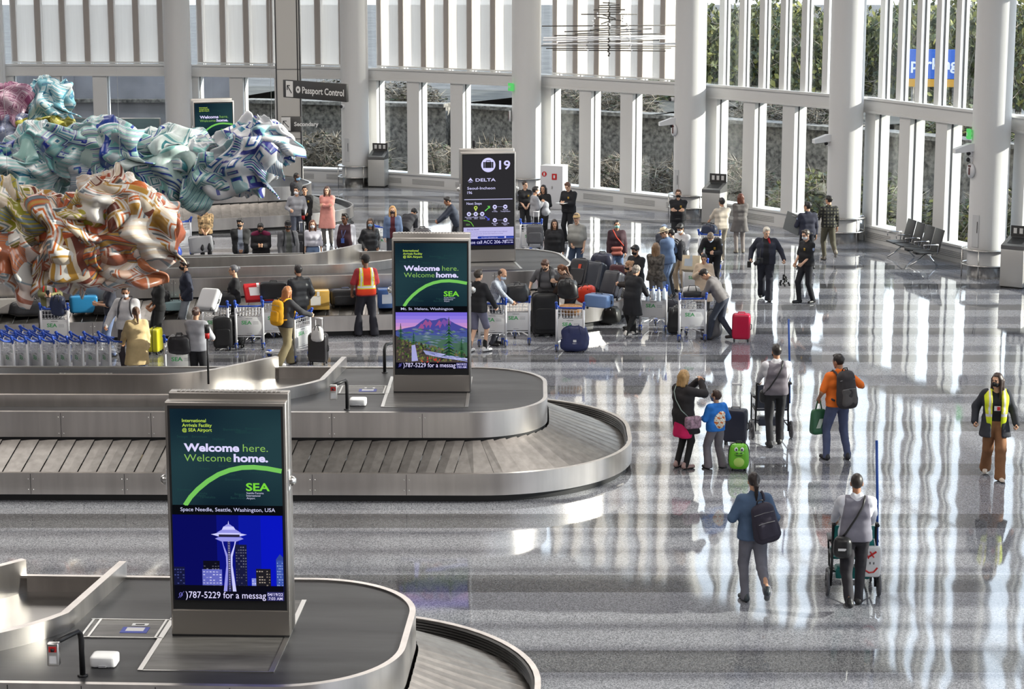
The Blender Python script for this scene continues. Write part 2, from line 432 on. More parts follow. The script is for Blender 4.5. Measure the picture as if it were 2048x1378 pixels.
for k in range(14):
    px = 1395 + k * 54; p = at(px, 150, (90, 98, 93, 102)[k % 4])
    t = thing('tree', 'low green tree beyond the shrubs outside the right windows', 'tree', (p.x, p.y, -.3), RNG.uniform(0, 6), 'trees outside'); t.scale = (.8, .8, RNG.uniform(.95, 1.15) * (1.0 if k % 4 != 1 else .85))
    c = link('crown', tr_crown, t, (0, 0, 2.0)); link('trunk', tr_trunk, t)
# roadside things seen through the upper right windows
def bearing(px, Y): return ((px - CX) / F_PX) * Y / math.cos(PITCH)
p = at(1868, 128, 84)
t = thing('roadside_sign', 'blue roadside board outside seen through the upper right windows', 'sign', (p.x, p.y, 0), R(-12))
m_ = MB(); m_.box((0, 0, p.z), (2.4, .1, 1.15)); m_.obj('board', mat('sign_blue', (.03, .12, .5), .5), t)
m_ = MB(); m_.box((0, 0, p.z - .75), (2.4, .1, .3)); m_.obj('footer', mat('sign_yellow', (.6, .3, .03), .5), t)
m_ = MB(); m_.cyl((-.8, .1, -.35), .06, p.z, 8); m_.cyl((.8, .1, -.35), .06, p.z, 8); m_.obj('posts', conc, t)
m_ = MB(); v_, f_ = text_mesh('parking', .62, .015, 'CENTER'); m_.add([(x, -.06, p.z - .2 + y) for x, y, z in v_], f_); m_.obj('lettering', mat('sign_white', (.8, .8, .8), .5), t)
p = at(1890, 288, 72)
hz = bpy.data.materials.new('hazard_stripes'); hz.use_nodes = True
_n = hz.node_tree.nodes; _w = _n.new('ShaderNodeTexWave'); _w.bands_direction = 'DIAGONAL'; _w.inputs['Scale'].default_value = 1.6
_r = _n.new('ShaderNodeValToRGB'); _r.color_ramp.interpolation = 'CONSTANT'; _r.color_ramp.elements[0].color = (.01, .01, .01, 1); _r.color_ramp.elements[1].position = .5; _r.color_ramp.elements[1].color = (.6, .42, .02, 1)
_t = _n.new('ShaderNodeTexCoord'); hz.node_tree.links.new(_t.outputs['Object'], _w.inputs[0]); hz.node_tree.links.new(_w.outputs['Fac'], _r.inputs[0]); hz.node_tree.links.new(_r.outputs[0], _n['Principled BSDF'].inputs['Base Color'])
m_ = MB(); m_.cyl((0, 0, -1.2), .09, 1.3, 10); m_.box((0, 0, .1), (.75, .08, .75), ch=.02)
tag(m_.obj('hazard_board', hz, None, (p.x, p.y, p.z)), 'yellow and black striped hazard board outside the right windows', 'sign')
# ---------------------------------------------------------------- baggage carousels
ZT, ZF = 1.2, .8
STEEL_D = mat('slat_steel', (.3, .285, .27), .42, 1.0, var=.15, scale=2, stretch=(4, 4, 4))
FASCIA = mat('fascia_steel', (.66, .62, .59), .3, 1.0, var=.1, scale=1.0, stretch=(5, 5, .5), bump=.03, bscale=2)
TOPM = mat('deck_rubber', (.032, .032, .035), .45, .0, spec=.35, var=.25, scale=3, stretch=(.4, 2.5, 1), bump=.02, bscale=30)
PLATE = mat('deck_plate', (.13, .125, .12), .4, .4, var=.25, scale=4, stretch=(.5, 3, 1))
ALU = mat('aluminium', (.7, .69, .67), .3, 1.0)
BLACK = mat('black_rubber', (.012, .012, .013), .5)
BLK = mat('black_plastic', (.018, .018, .02), .38)
WHITEP = mat('white_plastic', (.75, .75, .76), .35)
REDP = mat('red_plastic', (.6, .02, .02), .4)
def track(xr, yf, yb, r, xl=-14.0, n=18):
    """front-left, round the right end, back-left; returns points and outward normals"""
    P = []; Nn = []
    for k in range(41): P.append((xl + (xr - r - xl) * k / 40, yf)); Nn.append((0, -1))
    for k in range(1, n + 1):
        a = -PI / 2 + PI / 2 * k / n; P.append((xr - r + r * math.cos(a), yf + r + r * math.sin(a))); Nn.append((math.cos(a), math.sin(a)))
    for k in range(0, n + 1):
        a = PI / 2 * k / n; P.append((xr - r + r * math.cos(a), yb - r + r * math.sin(a))); Nn.append((math.cos(a), math.sin(a)))
    for k in range(1, 41): P.append((xr - r + (xl - xr + r) * k / 40, yb)); Nn.append((0, 1))
    return P, Nn
def strip(mb, rows, mi=0, smooth=True):
    """rows: lists of 3D points of equal length"""
    n = len(rows[0])
    for i in range(len(rows) - 1):
        mb.add(list(rows[i]) + list(rows[i + 1]), [(j, j + 1, n + j + 1, n + j) for j in range(n - 1)], mi, smooth)
def off(P, Nn, d, z): return [(p[0] + n[0] * d, p[1] + n[1] * d, z) for p, n in zip(P, Nn)]
def carousel(label, loc, rz, xr=1.95, yb=2.15, xo=3.38, xl=-14.0, channel=True):
    T = thing('baggage_carousel', label, 'baggage carousel', (loc[0], loc[1], 0), rz, 'baggage carousels')
    yf = -1.6
    P, N = track(xr, yf, yb, 1.3, xl); Q, QN = track(xo, yf - 1.06, yb + 1.06, 2.55, xl)
    b = MB()
    strip(b, [off(P, N, -.02, ZF), off(P, N, 0, ZF), off(P, N, 0, ZT + .02), off(P, N, -.07, ZT + .02), off(P, N, -.07, ZT - .01)][::-1])
    for k in range(2, 40, 4):
        x = P[k][0]
        b.box((x, yf - .001, (ZF + ZT) / 2), (.008, .006, ZT - ZF), 2)
        for z in (ZF + .06, ZT - .07):
            for dx in (-.04, .04): b.ell((x + dx, yf - .002, z), .011, 4, 1)
    b.obj('fascia', [FASCIA, ALU, BLACK], T)
    br = MB()
    for k in range(1, 40, 4):
        x = Q[k][0]; br.box((x, yf - 1.061, .29), (.008, .006, .33), 2)
        for z in (.2, .37):
            for dx in (-.04, .04): br.ell((x + dx, yf - 1.062, z), .011, 4, 1)
    # deck with the feed channel
    A = [(xl, -1.05), (-3.95, -1.05)]; Bc = [(xl, .5), (-4.9, .5)]
    for k in range(1, 13):
        a = -PI / 2 + R(62) * k / 12; r = 2.3; A.append((-3.95 + r * math.cos(a), -1.05 + r + r * math.sin(a)))
    A.append((-1.72, yb))
    for k in range(1, 9):
        a = -PI / 2 + R(55) * k / 8; r = 1.5; Bc.append((-4.9 + r * math.cos(a), .5 + r + r * math.sin(a)))
    Bc.append((-2.85, yb))
    inner = [(p[0] - n[0] * .06, p[1] - n[1] * .06) for p, n in zip(P, N)]
    b = MB()
    if channel:
        main = [p for p in inner if True]
        back = [p for p in main[60:] if p[0] > -1.72]
        ring = main[:60] + back + A[::-1]
        b.add([(x, y, ZT) for x, y in ring], [tuple(range(len(ring)))])
        ring2 = Bc + [(xl, yb)]
        b.add([(x, y, ZT) for x, y in ring2], [tuple(range(len(ring2)))])
    else:
        b.add([(x, y, ZT) for x, y in inner], [tuple(range(len(inner)))])
    b.obj('deck', TOPM, T)
    if channel:
        def rail(path, side):
            m = MB(); L = len(path); rows = []
            nn = []
            for i in range(L):
                a = Vector(path[max(i - 1, 0)]); c = Vector(path[min(i + 1, L - 1)]); t = (c - a).normalized(); nn.append((-t.y * side, t.x * side))
            z0, z1 = 1.0, ZT + .2
            rows = [off(path, nn, 0, z0), off(path, nn, 0, z1), off(path, nn, -.09, z1), off(path, nn, -.09, ZT - .02)]
            if side > 0: rows = rows[::-1]
            strip(m, rows)
            e = path[-1]; n = nn[-1]
            q = [(e[0], e[1], z0), (e[0], e[1], z1), (e[0] - n[0] * .09, e[1] - n[1] * .09, z1), (e[0] - n[0] * .09, e[1] - n[1] * .09, z0)]
            m.add(q, [(0, 1, 2, 3)])
            m.obj('channel_rail', FASCIA, T)
        rail(A, 1); rail(Bc, -1)
        c = MB(); ring = A + Bc[::-1]
        c.add([(x, y, 1.0) for x, y in ring], [tuple(range(len(ring)))])
        c.obj('feed_slide', mat('slide_steel', (.28, .27, .26), .3, 1.0), T)
        c = MB(); ring = [(xl, -1.04), (-4.2, -1.04), (-3.6, -.9), (-4.2, .49), (xl, .49)]
        c.add([(x, y, 1.02) for x, y in ring], [tuple(range(len(ring)))]); c.obj('feed_belt', BLACK, T)
    # sloping plates
    s = MB(); I = off(P, N, .03, ZF - .03); O = off(Q, QN, -.1, .27)
    pairs = []
    x = xl
    while x < xr - 1.3:
        pairs.append(((x + .2, yf - .03), (x, yf - .96))); x += .3
    def seg(Pl, Nl, d, f0, f1, n):
        return [(Pl[f0 + (f1 - f0) * k // n][0] + Nl[f0 + (f1 - f0) * k // n][0] * d, Pl[f0 + (f1 - f0) * k // n][1] + Nl[f0 + (f1 - f0) * k // n][1] * d) for k in range(n + 1)]
    def dense(Pl, Nl, d, n):
        pts = [(p[0] + q[0] * d, p[1] + q[1] * d) for p, q in zip(Pl[40:79], Nl[40:79])]
        acc = [0]
        for i in range(1, len(pts)): acc.append(acc[-1] + math.dist(pts[i], pts[i - 1]))
        out = []
        for k in range(n + 1):
            s_ = acc[-1] * k / n; i = 1
            while i < len(acc) - 1 and acc[i] < s_: i += 1
            f = (s_ - acc[i - 1]) / max(1e-9, acc[i] - acc[i - 1]); out.append((pts[i - 1][0] + (pts[i][0] - pts[i - 1][0]) * f, pts[i - 1][1] + (pts[i][1] - pts[i - 1][1]) * f))
        return out
    di, do = dense(P, N, .03, 27), dense(Q, QN, -.1, 27)
    pairs += list(zip(di, do))[1:]
    for k in range(len(pairs) - 1):
        (i0, o0), (i1, o1) = pairs[k], pairs[k + 1]
        def mixp(p, q, f): return (p[0] + (q[0] - p[0]) * f, p[1] + (q[1] - p[1]) * f)
        cn = o0[0] > xr - 1.2; w_ = (.012 if cn else .004) / max(.06, math.dist(i0, i1)); w2 = (.016 if cn else .005) / max(.1, math.dist(o0, o1)); st_ = .03 if cn else .02
        i0b, o0b = mixp(i0, i1, w_), mixp(o0, o1, w2)
        a, bb, c, d = (*i0b, ZF - .055), (*o0b, .262), (*o1, .262 + st_), (*i1, ZF - .055 + st_)
        am, bm = tuple((p + q) / 2 + (0 if t < 2 else .006) for t, (p, q) in enumerate(zip(a, d))), tuple((p + q) / 2 + (0 if t < 2 else .006) for t, (p, q) in enumerate(zip(bb, c)))
        s.add([a, bb, bm, am, c, d], [(0, 1, 2, 3), (3, 2, 4, 5)])
        s.add([(*i0, ZF - .07), (*o0, .245), bb, a], [(0, 1, 2, 3)], 1)
    s.obj('slat_belt', [STEEL_D, mat('slat_joint', (.04, .038, .036), .5)], T)
    k = MB(); strip(k, [off(P, N, -.03, ZF + .02), off(P, N, -.03, ZF - .3), off(P, N, .05, ZF - .1)], 0); k.obj('belt_gap', BLACK, T)
    b = br; strip(b, [off(Q, QN, 0, .12), off(Q, QN, 0, .47), off(Q, QN, -.07, .47), off(Q, QN, -.075, .44)][::-1]); b.obj('rim', [FASCIA, ALU, BLACK], T)
    b = MB(); rows = []
    for q in range(13): rows.append(off(Q, QN, -.085 - .012 * (q % 2) - .012 * (q > 0), .46 - q * .018))
    strip(b, rows[::-1]); b.obj('bumper', mat('bumper_rubber', (.03, .028, .026), .35), T)
    b = MB(); strip(b, [off(Q, QN, -.09, 0), off(Q, QN, -.09, .13)][::-1]); b.obj('kick_plate', BLACK, T)
    # plate below the display and hatch
    b = MB(); b.box((-.07, .1, ZT + .003), (1.36, 2.45, .006)); b.obj('display_plate', PLATE, T)
    b = MB()
    for x in (-.76, .62): b.box((x, .1, ZT + .006), (.055, 2.45, .012))
    b.box((-.07, -1.12, ZT + .005), (1.36, .02, .01)); b.obj('plate_edging', ALU, T)
    for hx_, hy in ([(-1.2, .22)] + ([(-6.2, 1.25)] if channel else [])):
        b = MB(); b.box((hx_, hy, ZT + .003), (.92, .62, .006)); h = b.obj('access_hatch', PLATE, T)
        b = MB()
        for x in (-.44, -.36, .38, .46): b.box((hx_ + x, hy, ZT + .008), (.025, .64, .012))
        b.box((hx_, hy + .31, ZT + .007), (.94, .02, .01)); b.box((hx_, hy - .31, ZT + .007), (.94, .02, .01)); b.obj('hatch_trim', ALU, h)
        b = MB(); b.box((hx_ + .1, hy - .05, ZT + .0075), (.3, .2, .003)); b.box((hx_ + .1, hy - .03, ZT + .0085), (.2, .12, .003), 1); b.box((hx_ + .12, hy + .13, ZT + .0085), (.18, .08, .004), 1); b.box((hx_ + .12, hy + .13, ZT + .012), (.1, .03, .004), 2)
        b.obj('hatch_sticker', [mat('sticker_blue', (.05, .08, .45), .5), WHITEP, BLACK], h)
    return T
def cw(loc, rz, x, y, z=0.0):
    c, s = math.cos(rz), math.sin(rz); return Vector((loc[0] + c * x - s * y, loc[1] + s * x + c * y, z))
CAR = []
_s1 = gp(462, 1274, ZT); _s2 = gp(864, 786, ZT); _s3 = gp(977, 525, ZT); _s4 = at(431, 345, 66.0)
CAR = [((_s1.x, _s1.y), R(-2.5)), ((_s2.x, _s2.y), R(-.6)), ((_s3.x, _s3.y), R(8.5)), ((-9.35, 66.0), R(23))]
carousel('nearest steel baggage carousel, under the tower picture display', *CAR[0], xl=-7)
carousel('second nearest steel baggage carousel, with the mountain picture display', *CAR[1])
carousel('steel baggage carousel below the big bag claim number display', *CAR[2])
carousel('farthest steel baggage carousel behind the blue hanging sculpture', *CAR[3], xr=3.0, xo=4.4, channel=False)
def handrail(label, ci, x, y, dx, dy, box=True):
    loc, rz = CAR[ci]; p = cw(loc, rz, x, y, ZT)
    t = thing('safety_handrail', label, 'handrail', p, rz)
    b = MB(); b.tube([(0, 0, 0), (0, 0, .4), (dx * .04, dy * .04, .46), (dx * .14, dy * .14, .5), (dx, dy, .48)], .03, 10); b.obj('tube', BLK, t)
    b = MB(); b.cyl((0, 0, 0), .055, .015, 14); b.obj('foot_plate', BLK, t)
    if box:
        b = MB(); b.box((dx, dy - .05, .38), (.12, .09, .24), ch=.012); s = b.obj('stop_box', ALU, t)
        b = MB(); b.box((dx, dy - .097, .44), (.08, .006, .06)); b.obj('red_label', REDP, s)
        b = MB(); b.cyl((dx, dy - .1, .42), .02, .03, 10); b.obj('stop_button', BLACK, s)
        b = MB(); b.box((dx, dy - .097, .33), (.07, .006, .08)); b.obj('notice', WHITEP, s)
    return t
handrail('black tube handrail with stop box on the nearest carousel', 0, -1.32, -1.3, -.18, -.36)
handrail('black tube handrail with stop box left of the mountain display', 1, -1.32, -1.3, -.18, -.36)
handrail('black tube handrail without a box behind the mountain display', 1, -.92, 1.7, .2, .4, False)
for ci, nm in ((0, 'nearest carousel'), (1, 'second carousel, left of the mountain display')):
    p = cw(*CAR[ci], -1.17, -.95, ZT)
    t = thing('access_point_box', 'small white plastic box on the deck of the ' + nm, 'box', p, CAR[ci][1])
    v, f = rbox(.28, .24, .12, p=7); b = MB(); b.add([(q[0], q[1], q[2] + .06) for q in v], f, 0, True); b.obj('housing', WHITEP, t)
    b = MB(); b.box((0, -.122, .02), (.08, .01, .02)); b.obj('latch', mat('grey_plastic', (.4, .4, .42), .4), t)
def beacon(label, p, h):
    t = thing('beacon_pole', label, 'pole', p)
    b = MB(); b.cyl((0, 0, 0), .018, h, 8); b.obj('pole', BLK, t)
    b = MB(); b.cyl((0, 0, h), .04, .1, 10); b.obj('lamp', REDP, t)
    b = MB(); b.cyl((0, 0, h + .1), .045, .14, 10); b.obj('head', BLK, t)
beacon('thin black pole with red lamp in front of the grey hoodie', gp(417, 768, ZT), .8)
beacon('thin black pole with red lamp behind the woman in a white crop top', gp(608, 522, ZT), 1.0)
# ---------------------------------------------------------------- display signs
GRD = bpy.data.materials.new('welcome_panel'); GRD.use_nodes = True
_nt = GRD.node_tree; _nt.nodes.clear()
_o = _nt.nodes.new('ShaderNodeOutputMaterial'); _e = _nt.nodes.new('ShaderNodeEmission'); _t = _nt.nodes.new('ShaderNodeTexCoord'); _v = _nt.nodes.new('ShaderNodeTexNoise'); _r = _nt.nodes.new('ShaderNodeValToRGB')
_v.inputs['Scale'].default_value = 1.1; _v.inputs['Detail'].default_value = 0
_r.color_ramp.elements[0].position = .3; _r.color_ramp.elements[0].color = hx(16, 34, 46) + (1,); _r.color_ramp.elements[1].position = .7; _r.color_ramp.elements[1].color = hx(36, 62, 68) + (1,)
for a, b in ((_t.outputs['Object'], _v.inputs['Vector']), (_v.outputs[0], _r.inputs[0]), (_r.outputs[0], _e.inputs[0]), (_e.outputs[0], _o.inputs[0])): _nt.links.new(a, b)
PAL = {}
def E(*rgb):
    n = 'glow_%d_%d_%d' % rgb
    if n not in PAL: PAL[n] = emat(n, hx(*rgb), 1.0)
    return PAL[n]
class Screen:
    """a lit screen drawn in units of its width, u to the right and v down"""
    def __init__(s, w, z1): s.mb = MB(); s.w = w; s.z1 = z1; s.mats = []; s.k = 0
    def mi(s, m):
        if m not in s.mats: s.mats.append(m)
        return s.mats.index(m)
    def P(s, u, v): return (-s.w / 2 + u * s.w, -.004 - s.k * .0006, s.z1 - v * s.w)
    def poly(s, pts, m): s.k += 1; s.mb.add([s.P(*p) for p in pts], [tuple(range(len(pts)))], s.mi(m))
    def rect(s, a, b, c, d, m): s.poly([(a, b), (c, b), (c, d), (a, d)], m)
    def disc(s, u, v, r, m, n=24, a0=0, a1=360): s.poly([(u + r * math.cos(R(a0 + (a1 - a0) * i / n)), v - r * math.sin(R(a0 + (a1 - a0) * i / n))) for i in range(n)], m)
    def band(s, pts, wd, m):
        s.k += 1; vs = []; n = len(pts)
        for i in range(n):
            a = Vector(pts[max(i - 1, 0)]); c = Vector(pts[min(i + 1, n - 1)]); t = (c - a).normalized(); q = Vector((-t.y, t.x)) * wd / 2
            vs += [s.P(*(Vector(pts[i]) + q)), s.P(*(Vector(pts[i]) - q))]
        s.mb.add(vs, [(2 * i, 2 * i + 1, 2 * i + 3, 2 * i + 2) for i in range(n - 1)], s.mi(m))
    def text(s, u, v, size, body, m, bold=0.0, align='LEFT', sp=1.0, fit=None):
        s.k += 1
        vs, fs = text_mesh(body, 1.0, bold, 'LEFT', 0, sp)
        if not vs: return
        x1 = max(p.x for p in vs); x0 = min(p.x for p in vs)
        kx = size if fit is None else fit / (x1 - x0)
        o = {'LEFT': -x0, 'CENTER': -(x0 + x1) / 2, 'RIGHT': -x1}[align]
        s.mb.add([s.P(u + (p.x + o) * kx, v - p.y * size) for p in vs], fs, s.mi(m))
    def obj(s, parent): return s.mb.obj('screen', s.mats, parent)
def ear(S, u, v, k, m):
    pts = [(u + k * (.42 * math.cos(R(a)) * (1 if a < 120 else .9)), v - k * .5 * math.sin(R(a))) for a in range(-40, 230, 15)]
    S.band(pts, .16 * k, m); S.band([(u + k * .3, v - k * .1), (u + .1 * k, v + k * .55), (u - .25 * k, v + k * .75)], .15 * k, m)
    S.band([(u - .7 * k, v + .9 * k), (u + .9 * k, v - .9 * k)], .1 * k, m)
def welcome(S, caption, H=1.777):
    W, G, Y, GR = E(222, 216, 255), E(140, 190, 90), E(190, 220, 80), E(118, 196, 92)
    S.rect(0, 0, 1, H, E(8, 9, 12))
    S.rect(.0, .0, 1, .888, GRD)
    g = random.Random(5)
    for w in ('Bienvenidos', 'Bienvenue', 'Benvenuto', 'Karibu', 'Tervetuloa', 'Bienvenidos', 'Welkom', 'Bem-vindo', 'Swaagat', 'Aloha', 'Velkommen', 'Salaam') * 2:
        S.text(g.uniform(.05, .75), g.uniform(.1, .85), .032, w, E(33, 66, 66))
    for k, l in enumerate(('International', 'Arrivals Facility', '@ SEA Airport')): S.text(.112, .118 + k * .043, .043, l, Y, .012)
    S.text(.122, .385, .1, 'Welcome', W, .035, fit=.5); S.text(.655, .385, .1, 'here.', G, -.004, fit=.225)
    S.text(.122, .478, .095, 'Welcome', G, -.004, fit=.425); S.text(.57, .478, .1, 'home.', W, .035, fit=.31)
    S.band([(.062 + .055, .888)] and [(.118, .888), (.17, .81), (.24, .735), (.33, .66), (.43, .597), (.53, .557), (.64, .532), (.75, .527), (.87, .538), (1, .562)], .043, GR)
    S.text(.675, .745, .1, 'SEA', E(120, 214, 60), .025, fit=.215)
    for k, l in enumerate(('Seattle-Tacoma', 'International', 'Airport')): S.text(.678, .775 + k * .024, .025, l, E(200, 200, 225), .004)
    S.rect(0, .888, 1, .972, E(10, 12, 16)); S.text(.075, .94, .05, caption, E(205, 205, 240), .003, fit=min(.86, .028 * len(caption)))
    S.rect(0, 1.685, 1, H, E(12, 12, 26))
    S.text(.1, 1.755, .088, ')787-5229 for a messag', W, .002, fit=.735)
    ear(S, .055, 1.725, .035, E(110, 105, 190))
    S.rect(.845, 1.69, 1, 1.772, E(52, 52, 105)); S.text(.99, 1.727, .04, '04/19/22', W, .006, 'RIGHT'); S.text(.985, 1.765, .038, '7:03 AM', W, .006, 'RIGHT')
def tower_picture(S):
    sky = [E(10, 12, 90), E(12, 18, 125), E(12, 24, 160), E(10, 22, 190)]
    for k in range(10): S.rect(.0 + k * .1, .972, .1 + k * .1, 1.685, sky[min(3, int(abs(k - 1) / 2.2))])
    W, W2, D = E(205, 205, 255), E(150, 150, 230), E(22, 22, 44)
    g = random.Random(3)
    def tower(a, t, b, m, win, n=5):
        S.rect(a, t, b, 1.685, m); r = int((1.66 - t) / .026)
        for i in range(r):
            for j in range(n):
                if g.random() < .62: x = a + (b - a) * (j + .2) / n; S.k -= 1; S.rect(x, t + .02 + i * .026, x + (b - a) / n * .6, t + .03 + i * .026, win)
    tower(.0, 1.46, .1, E(22, 25, 60), E(75, 85, 150), 4); tower(.27, 1.4, .42, E(15, 15, 30), E(150, 150, 170), 6); tower(.26, 1.48, .44, E(100, 105, 190), E(215, 215, 250), 6)
    tower(.565, 1.245, .67, E(25, 27, 60), E(120, 120, 140), 5); tower(.75, 1.47, .885, E(32, 30, 36), E(200, 185, 170), 6); tower(.71, 1.56, .75, E(130, 140, 220), E(220, 220, 250), 2)
    S.poly([(.935, 1.685), (.935, 1.38), (.97, 1.33), (1, 1.36), (1, 1.685)], E(50, 70, 150)); tower(.94, 1.39, .998, E(60, 85, 170), E(170, 190, 240), 4)
    S.rect(0, 1.63, 1, 1.685, E(12, 12, 24))
    for sg in (-1, 1):
        S.poly([(.51 + sg * .072, 1.185), (.51 + sg * .058, 1.185), (.51 + sg * .03, 1.36), (.51 + sg * .028, 1.44), (.51 + sg * .058, 1.685), (.51 + sg * .025, 1.685), (.51 + sg * .012, 1.46), (.51 + sg * .014, 1.34)], W2 if sg < 0 else W)
    S.rect(.497, 1.2, .523, 1.685, E(60, 60, 110))
    for k in range(22): S.k -= 1; S.rect(.504, 1.21 + k * .021, .516, 1.22 + k * .021, E(225, 220, 235))
    S.poly([(.385, 1.19), (.42, 1.175), (.62, 1.175), (.645, 1.19), (.58, 1.215), (.44, 1.215)], W2)
    S.poly([(.35, 1.15), (.42, 1.135), (.6, 1.135), (.675, 1.15), (.6, 1.17), (.42, 1.17)], W); S.rect(.42, 1.15, .61, 1.172, E(40, 38, 60))
    S.poly([(.4, 1.135), (.45, 1.105), (.58, 1.105), (.625, 1.135)], W2); S.poly([(.45, 1.105), (.465, 1.075), (.555, 1.075), (.575, 1.105)], W)
    S.poly([(.47, 1.075), (.495, 1.055), (.525, 1.055), (.55, 1.075)], W2); S.poly([(.505, 1.055), (.511, 1.02), (.517, 1.055)], W)
def mountain_picture(S):
    for k, c in enumerate(((120, 105, 215), (140, 120, 222), (165, 130, 215), (190, 140, 205), (205, 150, 195))): S.rect(0, .972 + k * .05, 1, 1.03 + k * .05, E(*c))
    S.poly([(0, 1.24), (.12, 1.2), (.27, 1.17), (.36, 1.1), (.42, 1.06), (.5, 1.085), (.56, 1.08), (.63, 1.055), (.69, 1.05), (.76, 1.09), (.83, 1.13), (.92, 1.17), (1, 1.2), (1, 1.4), (0, 1.4)], E(70, 72, 150))
    for a, t, b in ((.33, 1.13, .39), (.39, 1.075, .45), (.45, 1.08, .5), (.58, 1.08, .64), (.64, 1.06, .71), (.7, 1.06, .77)):
        S.poly([((a + b) / 2, t), (a - .03, t + .09), (a + .02, t + .07), (b - .02, t + .12), (b + .01, t + .05)], E(150, 80, 140) if int(a * 100) % 2 else E(120, 80, 160))
    S.poly([(0, 1.25), (.3, 1.24), (.6, 1.26), (1, 1.22), (1, 1.36), (0, 1.36)], E(70, 84, 150)); S.poly([(0, 1.32), (.4, 1.29), (1, 1.32), (1, 1.5), (0, 1.5)], E(78, 104, 122)); S.poly([(.2, 1.4), (.6, 1.35), (1, 1.4), (1, 1.6), (.2, 1.6)], E(72, 104, 84))
    h = random.Random(6)
    for k in range(120):
        u = h.uniform(.03, .95); v = h.uniform(1.2, 1.5); w = h.uniform(.02, .07); S.k -= 1 if k else 0
        S.poly([(max(0, u - w), v), (u, v - .012), (min(1, u + w), v + .006), (u, v + .012)], E(*h.choice([(88, 96, 150), (64, 72, 130), (104, 124, 140), (80, 112, 100), (120, 138, 150), (62, 92, 92)])))
    S.poly([(0, 1.3), (.15, 1.38), (.38, 1.46), (.55, 1.53), (1, 1.62), (1, 1.685), (0, 1.685)], E(70, 62, 58))
    g = random.Random(8)
    for k in range(420):
        u = g.uniform(0.02, .98); v = g.uniform(1.33 + u * .22, 1.67); r = g.uniform(.005, .02); S.k -= 1 if k else 0
        S.poly([(u - r, v + r), (u, v - r * 1.3), (u + r, v + r * .7)], E(*g.choice([(92, 118, 56), (60, 84, 44), (112, 104, 62), (45, 60, 40), (112, 92, 84), (44, 42, 46), (120, 140, 62), (70, 64, 60), (86, 92, 60)])))
    S.poly([(.38, 1.51), (.5, 1.53), (1, 1.62), (1, 1.67), (.6, 1.61), (.42, 1.57)], E(150, 155, 205)); S.poly([(.22, 1.44), (.27, 1.43), (.31, 1.66), (.22, 1.67)], E(165, 165, 215))
    for k in range(40): u = g.uniform(.42, .98); v = 1.54 + (u - .42) * .16 + g.uniform(-.02, .03); S.k -= 1; S.poly([(u, v), (min(1, u + .09), v + .018), (min(1, u + .09), v + .026)], E(*g.choice([(95, 95, 150), (190, 190, 230)])))
    def fir(x, t, b, w):
        S.rect(x - .004, t, x + .004, b, E(30, 45, 30)); n = 13
        for i in range(n):
            v = t + (b - t) * (i + .5) / n; q = w * (i + 1) / n * g.uniform(.75, 1.1)
            S.k -= 1 if i else 0
            S.poly([(x, v - (b - t) / n * .8), (x - q, v + (b - t) / n * .7), (x - q * .3, v + .1 * (b - t) / n), (x + q * .4, v + .25 * (b - t) / n), (x + q, v + (b - t) / n * .8)], E(*g.choice([(35, 75, 45), (50, 100, 55), (28, 58, 40)])))
    fir(.745, 1.04, 1.6, .12); fir(.07, 1.13, 1.36, .07); fir(.25, 1.26, 1.42, .06); fir(.92, 1.34, 1.62, .09)
    for k in range(14): u = g.uniform(.35, .62); v = g.uniform(1.61, 1.68); S.k -= 1; S.disc(u, v, .01, E(190, 60, 55), 6)
